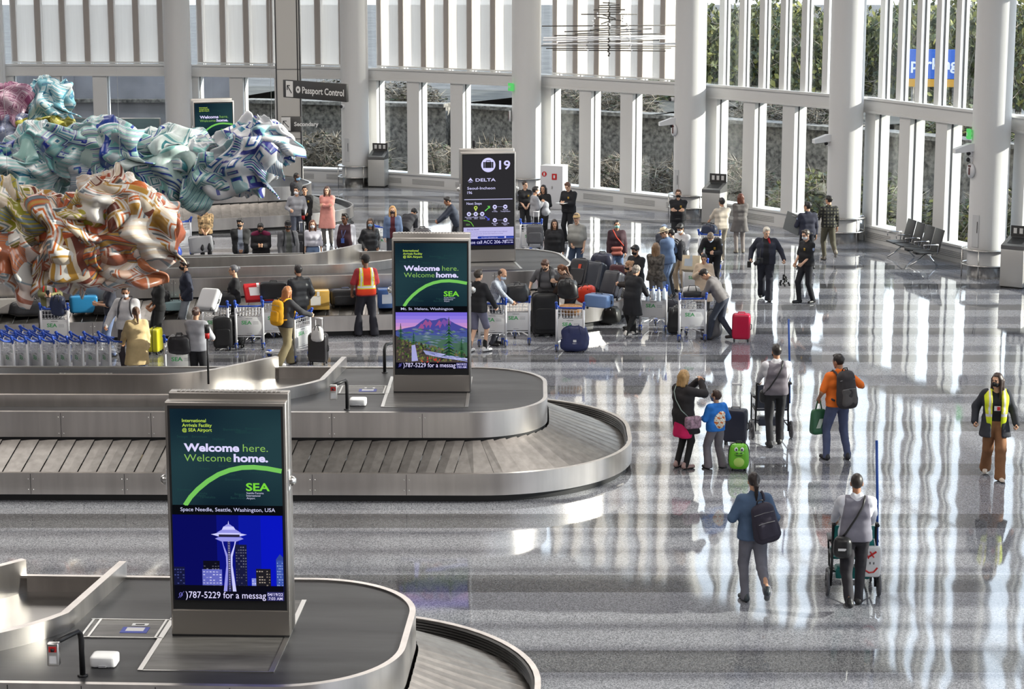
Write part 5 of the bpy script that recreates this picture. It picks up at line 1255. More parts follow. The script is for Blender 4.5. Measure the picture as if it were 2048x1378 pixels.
def wear(p, name, label, cat, group=None):
    """an Empty that shares a person's place and size, for what the person wears or carries"""
    t = thing(name, label, cat, p['T'].location, 0, group); t.rotation_euler = p['T'].rotation_euler; t.scale = p['T'].scale
    return t
def strap_loop(p, t, m, sx=1, w=.012, hip=.95):
    tt = p['tt']; q = [(-.21, -.05, hip), (-.13, -.16, hip + .13), (0, -.172, 1.25), (.07, -.15, 1.38), (.1, -.07, 1.48), (.1, .04, 1.465), (.02, .165, 1.3), (-.1, .165, hip + .16), (-.21, .06, hip + .02)]
    b = MB(); b.tube([tt(sx * a, c, d) for a, c, d in q], w, 6); b.obj('strap', m, t)
def backpack(p, label, col, sx=0.0, w=.3, h=.48, d=.19, z=1.2, col2=None, side=0, one=False):
    t = wear(p, 'backpack', label, 'backpack', None); tt = p['tt']; m = cm(col); Rt = p['Rt']
    rot = np.array(Rt @ Matrix.Rotation(R(side), 3, 'Y')); c = tt(sx, -.15 - d / 2, z)
    def loc(x, y, zz): return tuple(c + Vector(rot @ np.array((x, y, zz))))
    r_ = d * .45; pr = []
    for f in (-1, -.33, .33, 1): pr.append(('c', loc(f * (w / 2 - r_), 0, -h / 2 + r_), loc(f * (w / 2 - r_) * .8, 0, h / 2 - r_), r_, r_ * .85))
    soft('pack', pr, [m], .014, t, k=.06, wr=.012, seed=len(label), wf=8)
    pr = [('c', loc(f * (w / 2 - .1), -.075, -h / 2 + .11), loc(f * (w / 2 - .1), -.07, 0), .05, .045) for f in (-1, 0, 1)]
    soft('pocket', pr, [cm(col2) if col2 else m], .014, t, k=.06, wr=.006, seed=3)
    b = MB(); b.tube([loc(-.05, .03, h / 2 - .01), loc(-.03, .0, h / 2 + .05), loc(.03, 0, h / 2 + .05), loc(.05, .03, h / 2 - .01)], .01, 6); b.obj('grab_handle', BLK, t)
    b = MB(); b.tube([loc(-w * .36, -.075, h * .28), loc(0, -.1, h * .31), loc(w * .36, -.075, h * .28)], .005, 5); b.tube([loc(-w * .3, -.125, .03), loc(0, -.14, .04), loc(w * .3, -.125, .03)], .005, 5); b.obj('zip', mat('zip_grey', (.25, .25, .26), .4, .6), t)
    for s in ((-1, 1) if not one else (1,)):
        b = MB(); b.tube([tt(s * .09, -.17, 1.42), tt(s * .1, -.1, 1.475), tt(s * .105, .0, 1.49), tt(s * .11, .1, 1.43), tt(s * .125, .155, 1.3), tt(s * .15, .12, 1.12), tt(s * .16, -.05, 1.04), tt(s * .14, -.17, 1.03)], .018, 6); b.obj('shoulder_strap', m, t)
    return t
def head_px(px, py, h): return gp(px, py, h)
# ---------------------------------------------------------------- luggage carts
CW_, CB = mat('cart_white', (.72, .72, .73), .35, .2), mat('cart_blue', (.015, .07, .42), .4)
TYRE = mat('tyre', (.1, .1, .11), .6); CALU = mat('cart_tube', (.74, .74, .76), .35, .25)
def _cart_meshes():
    d = {}
    b = MB()
    for sx in (-1, 1):
        b.tube([(sx * .29, 0, .16), (sx * .29, 0, .98)], .03, 6); b.tube([(sx * .29, 0, .2), (sx * .27, .3, .16), (sx * .16, .86, .13)], .016, 6)
    b.tube([(-.29, 0, .3), (.29, 0, .3)], .013, 6); b.tube([(-.16, .86, .13), (.16, .86, .13)], .016, 6)
    for x in (-.08, .08): b.tube([(x, .02, .22), (x, .86, .13)], .01, 4)
    d['frame'] = b.mesh('frame', CALU)
    b = MB(); b.box((0, -.005, .53), (.54, .02, .4), ch=.006); d['panel'] = b.mesh('panel', CW_)
    b = MB(); v, f = text_mesh('SEA', .11, .003); b.add([(q.x * 1.2 - .17, -.0165, q.y + .57) for q in v], f)
    v, f = text_mesh('welcome', .04, .001); b.add([(q.x - .08, -.0165, q.y + .685) for q in v], f, 1); b.box((0, -.0155, .365), (.11, .001, .008), 1)
    for k in range(3): b.box((.14, -.0155, .575 + k * .025), (.12, .001, .006), 1)
    d['lettering'] = b.mesh('lettering', [mat('sea_green', hx(70, 165, 98), .5), mat('text_grey', (.25, .25, .27), .5)])
    b = MB()
    for k in range(9):
        x = -.27 + k * .0675; b.tube([(x, -.01, .92), (x, -.01, .75), (x, .2, .75), (x, .24, .9)], .005, 4)
    for z, y in ((.92, -.01), (.84, -.01), (.75, -.01), (.9, .24), (.82, .22), (.75, .2)): b.tube([(-.28, y, z), (.28, y, z)], .005, 4)
    for sx in (-1, 1):
        for z in (.78, .85, .91): b.tube([(sx * .28, -.01, z), (sx * .28, .22, z)], .005, 4)
    d['basket'] = b.mesh('basket', CALU)
    b = MB()
    for sx in (-1, 1): b.tube([(sx * .29, 0, .93), (sx * .3, -.05, 1.08)], .026, 8); b.tube([(sx * .3, -.05, 1.08), (sx * .28, .1, .98), (sx * .26, .26, .95)], .02, 8); b.ell((sx * .3, -.05, 1.08), .034, 6)
    b.tube([(-.27, .02, .96), (.27, .02, .96)], .02, 8); d['handle'] = b.mesh('handle', CB)
    b = MB(); M = Matrix.Rotation(R(90), 4, 'Y'); b.cyl((0, 0, -.018), .07, .036, 14, M=M); b.cyl((0, 0, -.02), .03, .04, 8, 1, M=M); d['wheel'] = b.mesh('wheel', [TYRE, CALU])
    b = MB(); b.box((0, .02, .06), (.07, .09, .07), ch=.015); b.box((-.03, 0, .02), (.012, .05, .1)); b.box((.03, 0, .02), (.012, .05, .1)); d['fork'] = b.mesh('fork', CB)
    return d
CM_ = _cart_meshes()
def cart(label, p, rz=0.0, group=None):
    t = thing('luggage_cart', label, 'luggage cart', p, rz, group)
    for n in ('frame', 'basket', 'handle'): link(n, CM_[n], t)
    link('lettering', CM_['lettering'], link('panel', CM_['panel'], t))
    for x, y in ((-.29, 0), (.29, 0), (0, .84)): w = link('wheel', CM_['wheel'], t, (x, y, .071)); link('fork', CM_['fork'], w)
    return t
# ---------------------------------------------------------------- suitcases and bags
def cmx(c, kind='shell', rough=.35): return mat('%s_%d_%d_%d' % ((kind,) + tuple(c)), hx(*c), rough)
def suitcase(label, p, w, d, h, col, rz=0.0, rx=0.0, ry=0.0, soft_=False, ext=0.0, ribs=6, trim=None, tag_=None, group=None):
    """standing case: w across, d deep, h high; p is the middle of its foot"""
    t = thing('suitcase', label, 'suitcase', p, 0, group); t.rotation_euler = (rx, ry, rz)
    m = cmx(col, 'shell', .3) if not soft_ else cm(col, 'canvas')
    z0 = .05
    v, f = rbox(w, d, h - z0, p=8 if not soft_ else 6, n=16)
    if not soft_ and ribs:
        for q in v:
            if abs(q.y) > d * .33 and abs(q.z) < h * .42: q.y += math.copysign(.006 if math.sin(q.x / w * 2 * PI * ribs) > 0 else -.002, q.y)
    b = MB(); b.add([(q.x, q.y, q.z + (h + z0) / 2) for q in v], f, 0, True); sh = b.obj('shell', m, t)
    b = MB(); zc = (h + z0) / 2
    b.tube([(math.copysign(abs(math.cos(R(a))) ** .25, math.cos(R(a))) * w * .502, 0, zc + math.copysign(abs(math.sin(R(a))) ** .25, math.sin(R(a))) * (h - z0) * .502) for a in range(0, 361, 10)], .007, 5); b.obj('zip', cmx(trim, 'trim') if trim else BLK, t)
    for x in (-.38, .38):
        for y in (-.34, .34):
            b = MB(); b.cyl((x * w, y * d, .03), .02, .03, 8); M = Matrix.Translation((x * w, y * d, .026)) @ Matrix.Rotation(R(90), 4, 'Y'); b.cyl((0, 0, -.014), .026, .028, 10, M=M); b.obj('wheel', BLK, t)
    b = MB(); b.tube([(-.08, 0, h - .01), (-.07, 0, h + .03), (.07, 0, h + .03), (.08, 0, h - .01)], .013, 6); b.obj('grab_handle', cmx(trim, 'trim') if trim else BLK, t)
    b = MB(); b.tube([(w / 2 - .005, 0, h * .42), (w / 2 + .025, 0, h * .45), (w / 2 + .025, 0, h * .6), (w / 2 - .005, 0, h * .63)], .011, 6); b.obj('side_handle', BLK, t)
    if ext:
        b = MB(); b.tube([(-.07, d * .3, h - .02), (-.07, d * .3, h + ext)], .009, 6); b.tube([(.07, d * .3, h - .02), (.07, d * .3, h + ext)], .009, 6); b.tube([(-.085, d * .3, h + ext), (.085, d * .3, h + ext)], .018, 8); b.obj('telescopic_handle', CALU, t)
    if soft_:
        v, f = rbox(w * .78, .04, h * .5, p=6, n=10); b = MB(); b.add([(q.x, q.y - d / 2 - .012, q.z + h * .42) for q in v], f, 0, True); b.obj('pocket', m, t)
    if tag_:
        b = MB(); b.box((.05, -d * .55, h * .7), (.07, .012, .16)); b.obj('luggage_tag', cmx(tag_, 'tag'), t)
    return t
def duffel(label, p, w, d, h, col, rz=0.0, col2=None, name='duffel_bag', handles=True, rx=0.0, group=None):
    t = thing(name, label, 'bag', p, 0, group); t.rotation_euler = (rx, 0, rz); m = cm(col, 'canvas')
    v, f = rbox(w, d, h, p=3.4, n=18); V = np.array([tuple(q) for q in v]); g = len(label)
    V += (vnoise(V, 6.0, g) * .09 * min(w, d, h))[:, None] * V / (np.linalg.norm(V, axis=1) + 1e-6)[:, None]
    V += np.stack([vnoise(V, 14.0, g + 1 + q) for q in range(3)], 1) * .012
    k_ = (V[:, 2] / h + .5).clip(0, 1); V[:, 0] *= 1.05 - .16 * k_; V[:, 1] *= 1.06 - .2 * k_; V[:, 2] = np.maximum(V[:, 2] + h / 2, .004)
    link('body', npmesh('body', V, np.array(f), m), t)
    if handles:
        for s in (-1, 1):
            b = MB(); b.tube([(-w * .2, s * d * .36, h * .6), (-w * .17, s * d * .4, h * .85), (-w * .1, s * .05, h + .03), (w * .1, s * .05, h + .03), (w * .17, s * d * .4, h * .85), (w * .2, s * d * .36, h * .6)], .012, 6); b.obj('handle', cm(col2, 'canvas') if col2 else BLK, t)
    b = MB(); b.tube([(-w * .4, 0, h * .97), (0, 0, h + .004), (w * .4, 0, h * .97)], .007, 5); b.obj('zip', mat('zip_grey', (.25, .25, .26), .4, .6), t)
    return t
def carton(label, p, w, d, h, col, rz=0.0, tape=(205, 200, 190), rx=0.0, name='cardboard_box'):
    t = thing(name, label, 'box', p, 0); t.rotation_euler = (rx, 0, rz)
    b = MB(); b.box((0, 0, h / 2), (w, d, h), ch=.006); b.obj('box_body', mat('card_%d_%d_%d' % tuple(col), hx(*col), .8, var=.08, scale=6), t)
    b = MB(); b.box((0, 0, h + .001), (w, .06, .003)); b.box((0, -d / 2 - .001, h * .85), (.06, .003, h * .3)); b.box((-w * .12, -d / 2 - .001, h * .5), (w * .45, .003, h * .5)); b.obj('tape_and_label', cmx(tape, 'tape', .5), t)
    return t
# ---------------------------------------------------------------- wheelchair
def wheelchair(label, p, rz, fab, pole=True):
    t = thing('wheelchair', label, 'wheelchair', p, rz)
    FR = BLK; fm_ = cm(fab, 'seatcloth')
    b = MB()
    for sx in (-1, 1):
        b.tube([(sx * .25, -.08, .98), (sx * .25, .06, .97), (sx * .25, .08, .45), (sx * .26, .06, .12)], .016, 6); b.tube([(sx * .25, .08, .46), (sx * .25, .55, .48), (sx * .23, .68, .2), (sx * .2, .8, .1)], .014, 6); b.tube([(sx * .26, .06, .2), (sx * .25, .55, .2)], .012, 6); b.tube([(sx * .26, .08, .68), (sx * .27, .45, .68), (sx * .26, .5, .48)], .012, 6)
    b.tube([(-.25, .08, .3), (.25, .55, .2)], .01, 5); b.tube([(.25, .08, .3), (-.25, .55, .2)], .01, 5); b.obj('frame', FR, t)
    b = MB(); b.box((0, .32, .48), (.47, .45, .035), ch=.01); b.obj('seat', fm_, t)
    b = MB(); b.box((0, .075, .72), (.47, .03, .4), ch=.01); b.obj('backrest', fm_, t)
    for sx in (-1, 1):
        b = MB(); b.box((sx * .27, .28, .7), (.05, .3, .03), ch=.01); b.obj('armrest', BLK, t)
        b = MB(); b.tube([(sx * .25, -.12, .985), (sx * .25, 0, .98)], .021, 8); b.obj('hand_grip', BLACK, t)
        for y, r, x in ((.05, .15, .3), (.6, .09, .26)):
            b = MB(); M = Matrix.Translation((sx * x, y, r)) @ Matrix.Rotation(R(90), 4, 'Y'); b.tube([(r * .86 * math.cos(R(a)), r * .86 * math.sin(R(a)), 0) for a in range(0, 361, 20)], r * .14, 6, M=M); b.cyl((0, 0, -.02), r * .25, .04, 8, M=M)
            for a in range(0, 360, 60): b.tube([(0, 0, 0), (r * .8 * math.cos(R(a)), r * .8 * math.sin(R(a)), 0)], .007, 4, M=M)
            b.obj('wheel', TYRE, t)
        b = MB(); b.box((sx * .14, .84, .1), (.15, .2, .015), ch=.005); b.obj('footrest', BLK, t)
    b = MB(); b.box((0, .2, .27), (.4, .22, .14), ch=.02); b.obj('pouch', fm_, t)
    t.scale = (1.15, 1.15, 1.05)
    if pole: b = MB(); b.tube([(.27, .08, .6), (.25, .07, 1.35), (.22, .06, 2.05)], .016, 8); b.obj('flag_pole', mat('pole_blue', (.01, .07, .36), .4), t)
    return t
# ---------------------------------------------------------------- the near travellers on the open floor
NEAR = dict(res=.015)
vestg = (128, 126, 138)
p = person('pusher', 'man in grey waistcoat pushing the teal wheelchair, nearest person', gp(1706, 1216), 4, 1.83, LH=(-.24, .42, 1.02), RH=(.24, .42, 1.02), feet='walk2', hair_=('buzz', (45, 38, 34)), skin=2, top=('shirt', (222, 224, 232)), over=('waistcoat', vestg, .9), bottom=('trousers', (40, 38, 44)), shoes=(28, 28, 30), **NEAR)
b_ = wear(p, 'shoulder_bag', 'small black shoulder bag on the hip of the nearest wheelchair pusher', 'bag')
strap_loop(p, b_, BLK, 1, .014, .9)
soft('pouch', [('c', p['tt'](-.2, -.13, .78), p['tt'](-.2, -.13, .9), .085, .08), ('c', p['tt'](-.13, -.16, .78), p['tt'](-.13, -.16, .9), .08, .075)], [BLK], .014, b_, k=.05)
m_ = MB(); q_ = p['tt'](-.18, -.235, .83); m_.box(q_, (.1, .006, .03)); m_.obj('badge', WHITEP, b_)
ca, sa_ = math.cos(R(4)), math.sin(R(4))
w0 = p['pos'] + Vector((.42 * sa_, .42 * ca, 0))
wheelchair('teal wheelchair with a tall blue pole pushed by the nearest man', (p['pos'].x + .02 + .06, p['pos'].y + .5, 0), R(-4), (20, 120, 118))
cb = thing('carrier_bag', 'white plastic bag with red aeroplane and smile hung on the teal wheelchair', 'bag', (p['pos'].x + .3, p['pos'].y + .45, .3), R(-4))
v_, f_ = rbox(.26, .12, .42, p=7, n=14); m_ = MB(); m_.add([(q.x * (1 + .2 * q.z), q.y * (1 - .8 * q.z), q.z + .21) for q in v_], f_, 0, True); m_.obj('bag_body', mat('bag_white', (.72, .72, .73), .4), cb)
m_ = MB(); m_.tube([(-.05, 0, .4), (-.03, 0, .52), (.03, 0, .52), (.05, 0, .4)], .007, 5); m_.obj('handles', mat('bag_white', (.72, .72, .73), .4), cb)
m_ = MB(); m_.tube([(-.08, -.064, .1), (-.03, -.068, .07), (.03, -.068, .08), (.08, -.064, .14)], .012, 5); m_.obj('smile_print', REDP, cb); m_ = MB(); m_.tube([(-.05, -.058, .28), (.06, -.058, .36)], .013, 5); m_.tube([(-.02, -.058, .36), (.03, -.058, .28)], .01, 5); m_.tube([(-.06, -.058, .32), (-.04, -.058, .26)], .008, 5); m_.obj('aeroplane_print', REDP, cb)
m_ = MB(); m_.box((-.02, -.06, .2), (.012, .012, .03)); m_.box((.03, -.06, .2), (.012, .012, .03)); m_.obj('dark_print', BLK, cb)
fl_ = thing('folder', 'yellow folder in the teal wheelchair', 'folder', (p['pos'].x + .2, p['pos'].y + .66, .86), R(-4)); m_ = MB(); m_.box((0, 0, .02), (.22, .02, .3), ch=.003); m_.obj('cover', mat('folder_yellow', (.62, .4, .05), .6), fl_); m_ = MB(); m_.box((0, -.012, -.05), (.2, .004, .16)); m_.obj('paper', WHITEP, fl_)
p = person('denim', 'woman in blue denim jacket and grey trousers walking away', gp(1503, 1203), -8, 1.78, fem=True, LH=(-.2, .26, 1.1), RH=(.24, .1, .95), feet='kick', hair_=('pony', (38, 28, 26)), skin=1, top=('jacket', (80, 102, 132)), bottom=('trousers', (112, 112, 122)), shoes=(52, 60, 66), **NEAR)
backpack(p, 'dark grey backpack slung on the shoulder of the denim jacket woman', (52, 48, 62), .09, .36, .52, .2, 1.14, side=-14, one=True)
p = person('hivis', 'woman in yellow safety vest, black coat and brown trousers', gp(1985, 955), 184, 1.76, fem=True, hy=38, LH=(-.33, .1, .93), RH=(.33, .02, .95), feet='walk', hair_=('verylong', (58, 42, 36)), skin=1, mask=(20, 20, 22), top=('coat', (44, 46, 54), 2, .72), openf=.085, under=(26, 26, 28), over=('safety_vest', (214, 232, 40), .82, 'hv_open'), bottom=('wide', (140, 98, 66)), shoes=(220, 205, 190), **NEAR)
b_ = wear(p, 'name_badge', 'red and white badge on the chest of the safety vest woman', 'badge'); q_ = p['tt'](0, .185, 1.2); m_ = MB(); m_.box(q_, (.1, .008, .075)); m_.obj('card', WHITEP, b_); m_ = MB(); m_.box(q_ + Vector((-.02, .006, 0)), (.05, .004, .06)); m_.obj('red_field', REDP, b_)
p = person('orange', 'man in orange polo shirt and jeans with a large backpack', gp(1673, 919), -14, 1.83, hy=-25, hp=10, LH=(-.27, .18, .98), RH=(.38, .22, 1.24), feet='wide', hair_=('short', (40, 34, 32)), skin=2, top=('shirt', (238, 118, 38), .85), bottom=('jeans', (82, 90, 122)), shoes=(40, 40, 46), fat=.015, **NEAR)
backpack(p, 'large black and grey hiking backpack on the orange shirt man', (58, 54, 56), .03, .36, .62, .22, 1.22, (88, 84, 84), side=-6)
t = thing('shopping_bag', 'dark green carrier bag hanging from the hand of the orange shirt man', 'bag', gp(1636, 868, .42), R(20))
v_, f_ = rbox(.3, .16, .44, p=6, n=12); m_ = MB(); m_.add([(q.x * (1 - .25 * (q.z + .22)), q.y * (1 - .9 * (q.z + .22)), q.z + .22) for q in v_], f_, 0, True); m_.obj('bag_body', cm((46, 98, 66), 'plastic'), t)
m_ = MB(); m_.tube([(-.06, 0, .42), (-.02, 0, .6), (.02, 0, .6), (.06, 0, .42)], .012, 6); m_.obj('handles', cm((46, 98, 66), 'plastic'), t)
m_ = MB(); m_.prism([(-.08, .12), (.0, .12), (.06, .28), (-.02, .28)], -.082, -.076, axis='y'); m_.obj('pale_print', cm((190, 205, 190), 'plastic'), t)
p = person('pusher2', 'man in grey waistcoat with black sash pushing the empty black wheelchair', gp(1549, 891), -2, 1.8, LH=(-.24, .42, 1.02), RH=(.24, .42, 1.02), feet='step', hair_=('short', (38, 32, 30)), skin=2, hy=-12, mask=(25, 25, 26), top=('shirt', (220, 218, 222)), over=('waistcoat', (124, 118, 126), .9), bottom=('trousers', (38, 38, 42)), shoes=(34, 34, 36), **NEAR)
b_ = wear(p, 'shoulder_strap_bag', 'black sash bag across the back of the farther wheelchair pusher', 'bag'); strap_loop(p, b_, BLK, 1, .014, .92)
soft('pouch', [('c', p['tt'](-.2, .06, .8), p['tt'](-.2, .06, .9), .07, .07)], [BLK], .014, b_, k=.05)
wheelchair('black wheelchair with a blue pole in front of the farther grey waistcoat', (p['pos'].x + .02, p['pos'].y + .5, 0), R(2), (70, 74, 88))
p = person('mum', 'woman in black coat and pink shoes raising a phone', gp(1364, 936), 52, 1.68, fem=True, LH=(-.03, .36, 1.5), RH=(.09, .34, 1.5), feet='stand', hair_=('bob', (176, 140, 92)), skin=0, top=('coat', (40, 36, 38), 2, .64), bottom=('leggings', (30, 28, 30)), shoes=(168, 138, 132), **NEAR)
soft('skirt', [('c', p['tt'](-.06, 0, .8), (-.07, 0, .62), .11, .125), ('c', p['tt'](.06, 0, .8), (.07, 0, .62), .11, .125)], [cm((214, 30, 96))], .016, p['T'], k=.05, clips=[lambda X, Y, Z: .56 - Z + 0 * X + 0 * Y])
b_ = wear(p, 'camera_phone', 'dark camera raised in both hands by the woman in black coat', 'camera'); m_ = MB(); m_.box((.03, .42, 1.53), (.13, .03, .08), ch=.01); m_.obj('camera_body', BLK, b_); m_ = MB(); m_.tube([(.03, .43, 1.53), (.03, .47, 1.53)], .026, 10); m_.obj('lens', BLACK, b_)
b_ = wear(p, 'shoulder_bag', 'small patterned bag on a pale strap across the black coat woman', 'bag'); strap_loop(p, b_, cm((150, 165, 160)), -1, .009, .95)
patt = pattern_mat('patterned_leather', [hx(180, 150, 165), hx(60, 55, 75), hx(215, 190, 195), hx(120, 110, 140), hx(80, 50, 60)], 9, 21)
m_ = MB(); v_, f_ = rbox(.3, .1, .22, p=6, n=10); o_ = p['tt'](.24, .02, .86); m_.add([o_ + Matrix.Rotation(R(75), 3, 'Z') @ q for q in v_], f_, 0, True); m_.obj('purse', patt_m := mat('purse_print', hx(150, 120, 135), .5, var=.6, scale=22), b_)
p = person('boy', 'boy in blue hooded jacket and grey trousers beside the green case', gp(1430, 936), -28, 1.32, hy=-25, hp=-8, LH=(-.16, .28, 1.1), RH=(.2, .18, 1.05), feet='wide', hair_=('short', (62, 44, 36)), skin=1, headk=1.12, mask=(90, 110, 140), top=('hoodie', (40, 118, 205)), bottom=('wide', (122, 116, 124)), shoes=(70, 66, 66), **NEAR)
b_ = p['T']; m_ = MB()
g_ = random.Random(2)
prm = soft('back_print', [('e', p['tt'](.02, -.12, 1.1), (.15, .07, .19)), ('e', p['tt'](.06, -.12, 1.24), (.1, .06, .08))], [cm((232, 222, 205)), cm((206, 110, 52)), cm((66, 40, 32))], .013, b_, lambda C: np.where(np.sin(C[:, 0] * 50 + C[:, 2] * 35) + np.sin(C[:, 2] * 60) > .75, 1, np.where(np.sin(C[:, 0] * 90) * np.sin(C[:, 2] * 70 + 1) > .75, 2, 0)), k=.02)
suitcase('navy suitcase with raised handle behind the blue hooded boy', gp(1470, 888), .42, .26, .64, (44, 46, 62), R(-16), ext=.42, ribs=0, trim=(150, 150, 152))
# the green child's case
q_ = gp(1477, 941); t = thing('child_suitcase', 'lime green child case with a smiling frog face', 'suitcase', q_, R(-4))
GRN = mat('lime_shell', hx(108, 190, 36), .25, coat=.4); GRL = mat('lime_light', hx(186, 222, 110), .3)
v_, f_ = rbox(.34, .2, .44, p=4.2, n=16); m_ = MB(); m_.add([(a.x * (1 - .12 * max(0, a.z / .22)), a.y, a.z + .25) for a in v_], f_, 0, True); m_.obj('shell', GRN, t)
m_ = MB(); m_.tube([(.172 * (1 - .12 * max(0, math.sin(R(a)))) * math.copysign(abs(math.cos(R(a))) ** .5, math.cos(R(a))), .02, .25 + .222 * math.copysign(abs(math.sin(R(a))) ** .5, math.sin(R(a)))) for a in range(0, 361, 10)], .009, 5); m_.obj('zip', BLK, t)
m_ = MB(); m_.ell((0, -.088, .17), (.1, .022, .09), 12); m_.obj('belly_patch', GRL, t)
m_ = MB(); m_.ell((0, -.09, .31), (.09, .026, .05), 12); m_.obj('muzzle', GRN, t)
for sx in (-1, 1):
    m_ = MB(); m_.ell((sx * .05, -.085, .38), (.036, .022, .04), 10); e_ = m_.obj('eye', WHITEP, t); m_ = MB(); m_.ell((sx * .046, -.102, .38), (.016, .01, .02), 8); m_.obj('pupil', BLACK, e_)
    m_ = MB(); m_.ell((sx * .035, -.116, .325), (.02, .006, .009), 6); m_.obj('nostril', BLK, t)
    m_ = MB(); M = Matrix.Translation((sx * .1, 0, .03)) @ Matrix.Rotation(R(90), 4, 'Y'); m_.cyl((0, 0, -.015), .03, .03, 12, M=M); m_.obj('wheel', BLK, t)
m_ = MB(); m_.tube([(-.05, -.115, .29), (-.02, -.118, .277), (0, -.118, .285), (.02, -.118, .277), (.05, -.115, .29)], .005, 5); m_.obj('mouth', BLK, t)
m_ = MB(); m_.tube([(-.05, 0, .46), (-.04, 0, .5), (.04, 0, .5), (.05, 0, .46)], .012, 6); m_.obj('grab_handle', BLK, t)
# ---------------------------------------------------------------- officers and visitors by the window
MID = dict(res=.02)
navy, blk = (34, 36, 48), (26, 26, 30)
p = person('photographer', 'white haired man in navy jacket with red collar carrying cameras', gp(1530, 600), 186, 1.84, hy=-18, hp=22, LH=(-.42, .12, .98), RH=(.36, .05, .98), feet='walk', hair_=('short', (205, 196, 182)), skin=0, top=('jacket', (44, 46, 60)), inner=(28, 28, 34), bottom=('wide', (30, 32, 44)), shoes=(24, 24, 26), fat=.035, **MID)
soft('red_collar', [('c', p['tt'](-.05, .06, 1.46), p['tt'](-.1, .13, 1.3), .03, .02)], [cm((170, 24, 34))], .014, p['T'])
b_ = wear(p, 'camera', 'black camera hanging at the waist of the white haired man', 'camera'); q_ = p['tt'](.15, .24, .98); m_ = MB(); m_.box(q_, (.16, .09, .12), ch=.015); m_.obj('camera_body', BLK, b_); m_ = MB(); m_.tube([q_, q_ + Vector((.1, .17, -.06))], .05, 10); m_.obj('lens', BLACK, b_); m_ = MB(); m_.tube([q_, p['tt'](.13, .17, 1.2), p['tt'](.08, .06, 1.47), p['tt'](-.06, -.1, 1.46)], .012, 5); m_.obj('strap', BLK, b_)
b_ = wear(p, 'light_meter', 'small black phone held low by the white haired man', 'phone'); m_ = MB(); m_.box(p['arms'][1][2] + Vector((.03, .08, -.12)), (.09, .04, .15), ch=.01); m_.obj('phone_body', BLK, b_); m_ = MB(); m_.box(p['arms'][1][2] + Vector((.03, .102, -.12)), (.07, .004, .12)); m_.obj('screen', BLACK, b_)
b_ = wear(p, 'jointed_tripod', 'black bendy tripod dangling from the hand of the white haired man', 'tripod'); o_ = p['arms'][0][2] + Vector((-.02, 0, -.12))
m_ = MB(); m_.tube([o_, o_ + Vector((0, 0, -.25))], .008, 5); m_.obj('cord', BLK, b_)
for k in range(3):
    m_ = MB(); f0 = o_ + Vector((0, 0, -.25))
    for j in range(6): m_.ell(f0 + Vector((.05 * math.sin(k * 2.1) * j * .5 + .02 * math.sin(j * 2 + k), .03 * math.cos(k * 2.1) * j * .5, -.045 * j)), .03, 5)
    m_.obj('leg', BLK, b_)
def badge(p, label=None, y=.15):
    m = MB(); m.box(p['tt'](-.08, y, 1.3), (.05, .02, .06), ch=.008); m.obj('badge', mat('badge_gold', (.6, .38, .08), .35, .8), p['T'])
    for sx in (-1, 1):
        s_, e_ = p['arms'][0 if sx < 0 else 1][0], p['arms'][0 if sx < 0 else 1][1]; m = MB(); m.ell(s_ + (e_ - s_) * .35 + Vector((sx * .055, .0, 0)), (.014, .035, .04), 6); m.obj('shoulder_patch', mat('patch_blue', (.25, .3, .45), .6), p['T'])
    m = MB(); m.tube([p['tt'](.185 * math.cos(R(a)) * 1.0, .125 * math.sin(R(a)), .955) for a in range(0, 361, 20)], .024, 6); m.obj('duty_belt', BLK, p['T'])
    m = MB(); m.box(p['tt'](.19, -.02, .9), (.06, .1, .14), ch=.01); m.obj('holster', BLK, p['T'])
p = person('officer_mask', 'officer in dark uniform with white mask, side on by the floor glare', gp(1611, 606), 236, 1.82, LH='clasp', RH=(.22, .16, .92), feet='step', hair_=('short', (70, 60, 52)), skin=0, mask=(225, 228, 232), glasses=True, hp=15, top=('shirt', blk, .9), bottom=('trousers', (26, 27, 34)), shoes=(20, 20, 22), fat=.012, **MID); badge(p)
p = person('officer_back', 'officer in shiny navy shirt seen from behind', head_px(1616, 404, 1.84), -12, 1.84, hy=-35, LH=(-.2, .3, 1.1), feet='walk', hair_=('short', (35, 32, 32)), skin=1, top=('shirt', (44, 46, 62)), bottom=('trousers', (24, 25, 34)), shoes=(20, 20, 22), fat=.02, **MID); badge(p)
b_ = wear(p, 'clipboard', 'large grey flat case carried by the officer seen from behind', 'case'); m_ = MB(); M = Matrix.Translation((-.3, .25, 1.18)) @ Matrix.Rotation(R(-55), 4, 'Z') @ Matrix.Rotation(R(16), 4, 'Y'); m_.box((0, 0, 0), (.5, .04, .5), ch=.01, M=M); m_.obj('board', mat('board_grey', (.16, .17, .17), .5), b_); m_ = MB(); m_.box((0, -.03, .2), (.12, .02, .03), M=M); m_.obj('clip', ALU, b_)
plaid = bpy.data.materials.new('plaid_cloth'); plaid.use_nodes = True
_n = plaid.node_tree.nodes; _l = plaid.node_tree.links; _t = _n.new('ShaderNodeTexCoord'); _c = _n.new('ShaderNodeTexBrick'); _mp = _n.new('ShaderNodeMapping'); _mp.inputs['Rotation'].default_value = (R(90), 0, 0)
_c.inputs['Scale'].default_value = 1.0; _c.offset = 0; _c.inputs['Brick Width'].default_value = .09; _c.inputs['Row Height'].default_value = .09; _c.inputs['Mortar Size'].default_value = .022; _c.inputs['Mortar Smooth'].default_value = 0
_c.inputs['Color1'].default_value = hx(112, 110, 92) + (1,); _c.inputs['Color2'].default_value = hx(86, 84, 72) + (1,); _c.inputs['Mortar'].default_value = hx(34, 34, 34) + (1,)
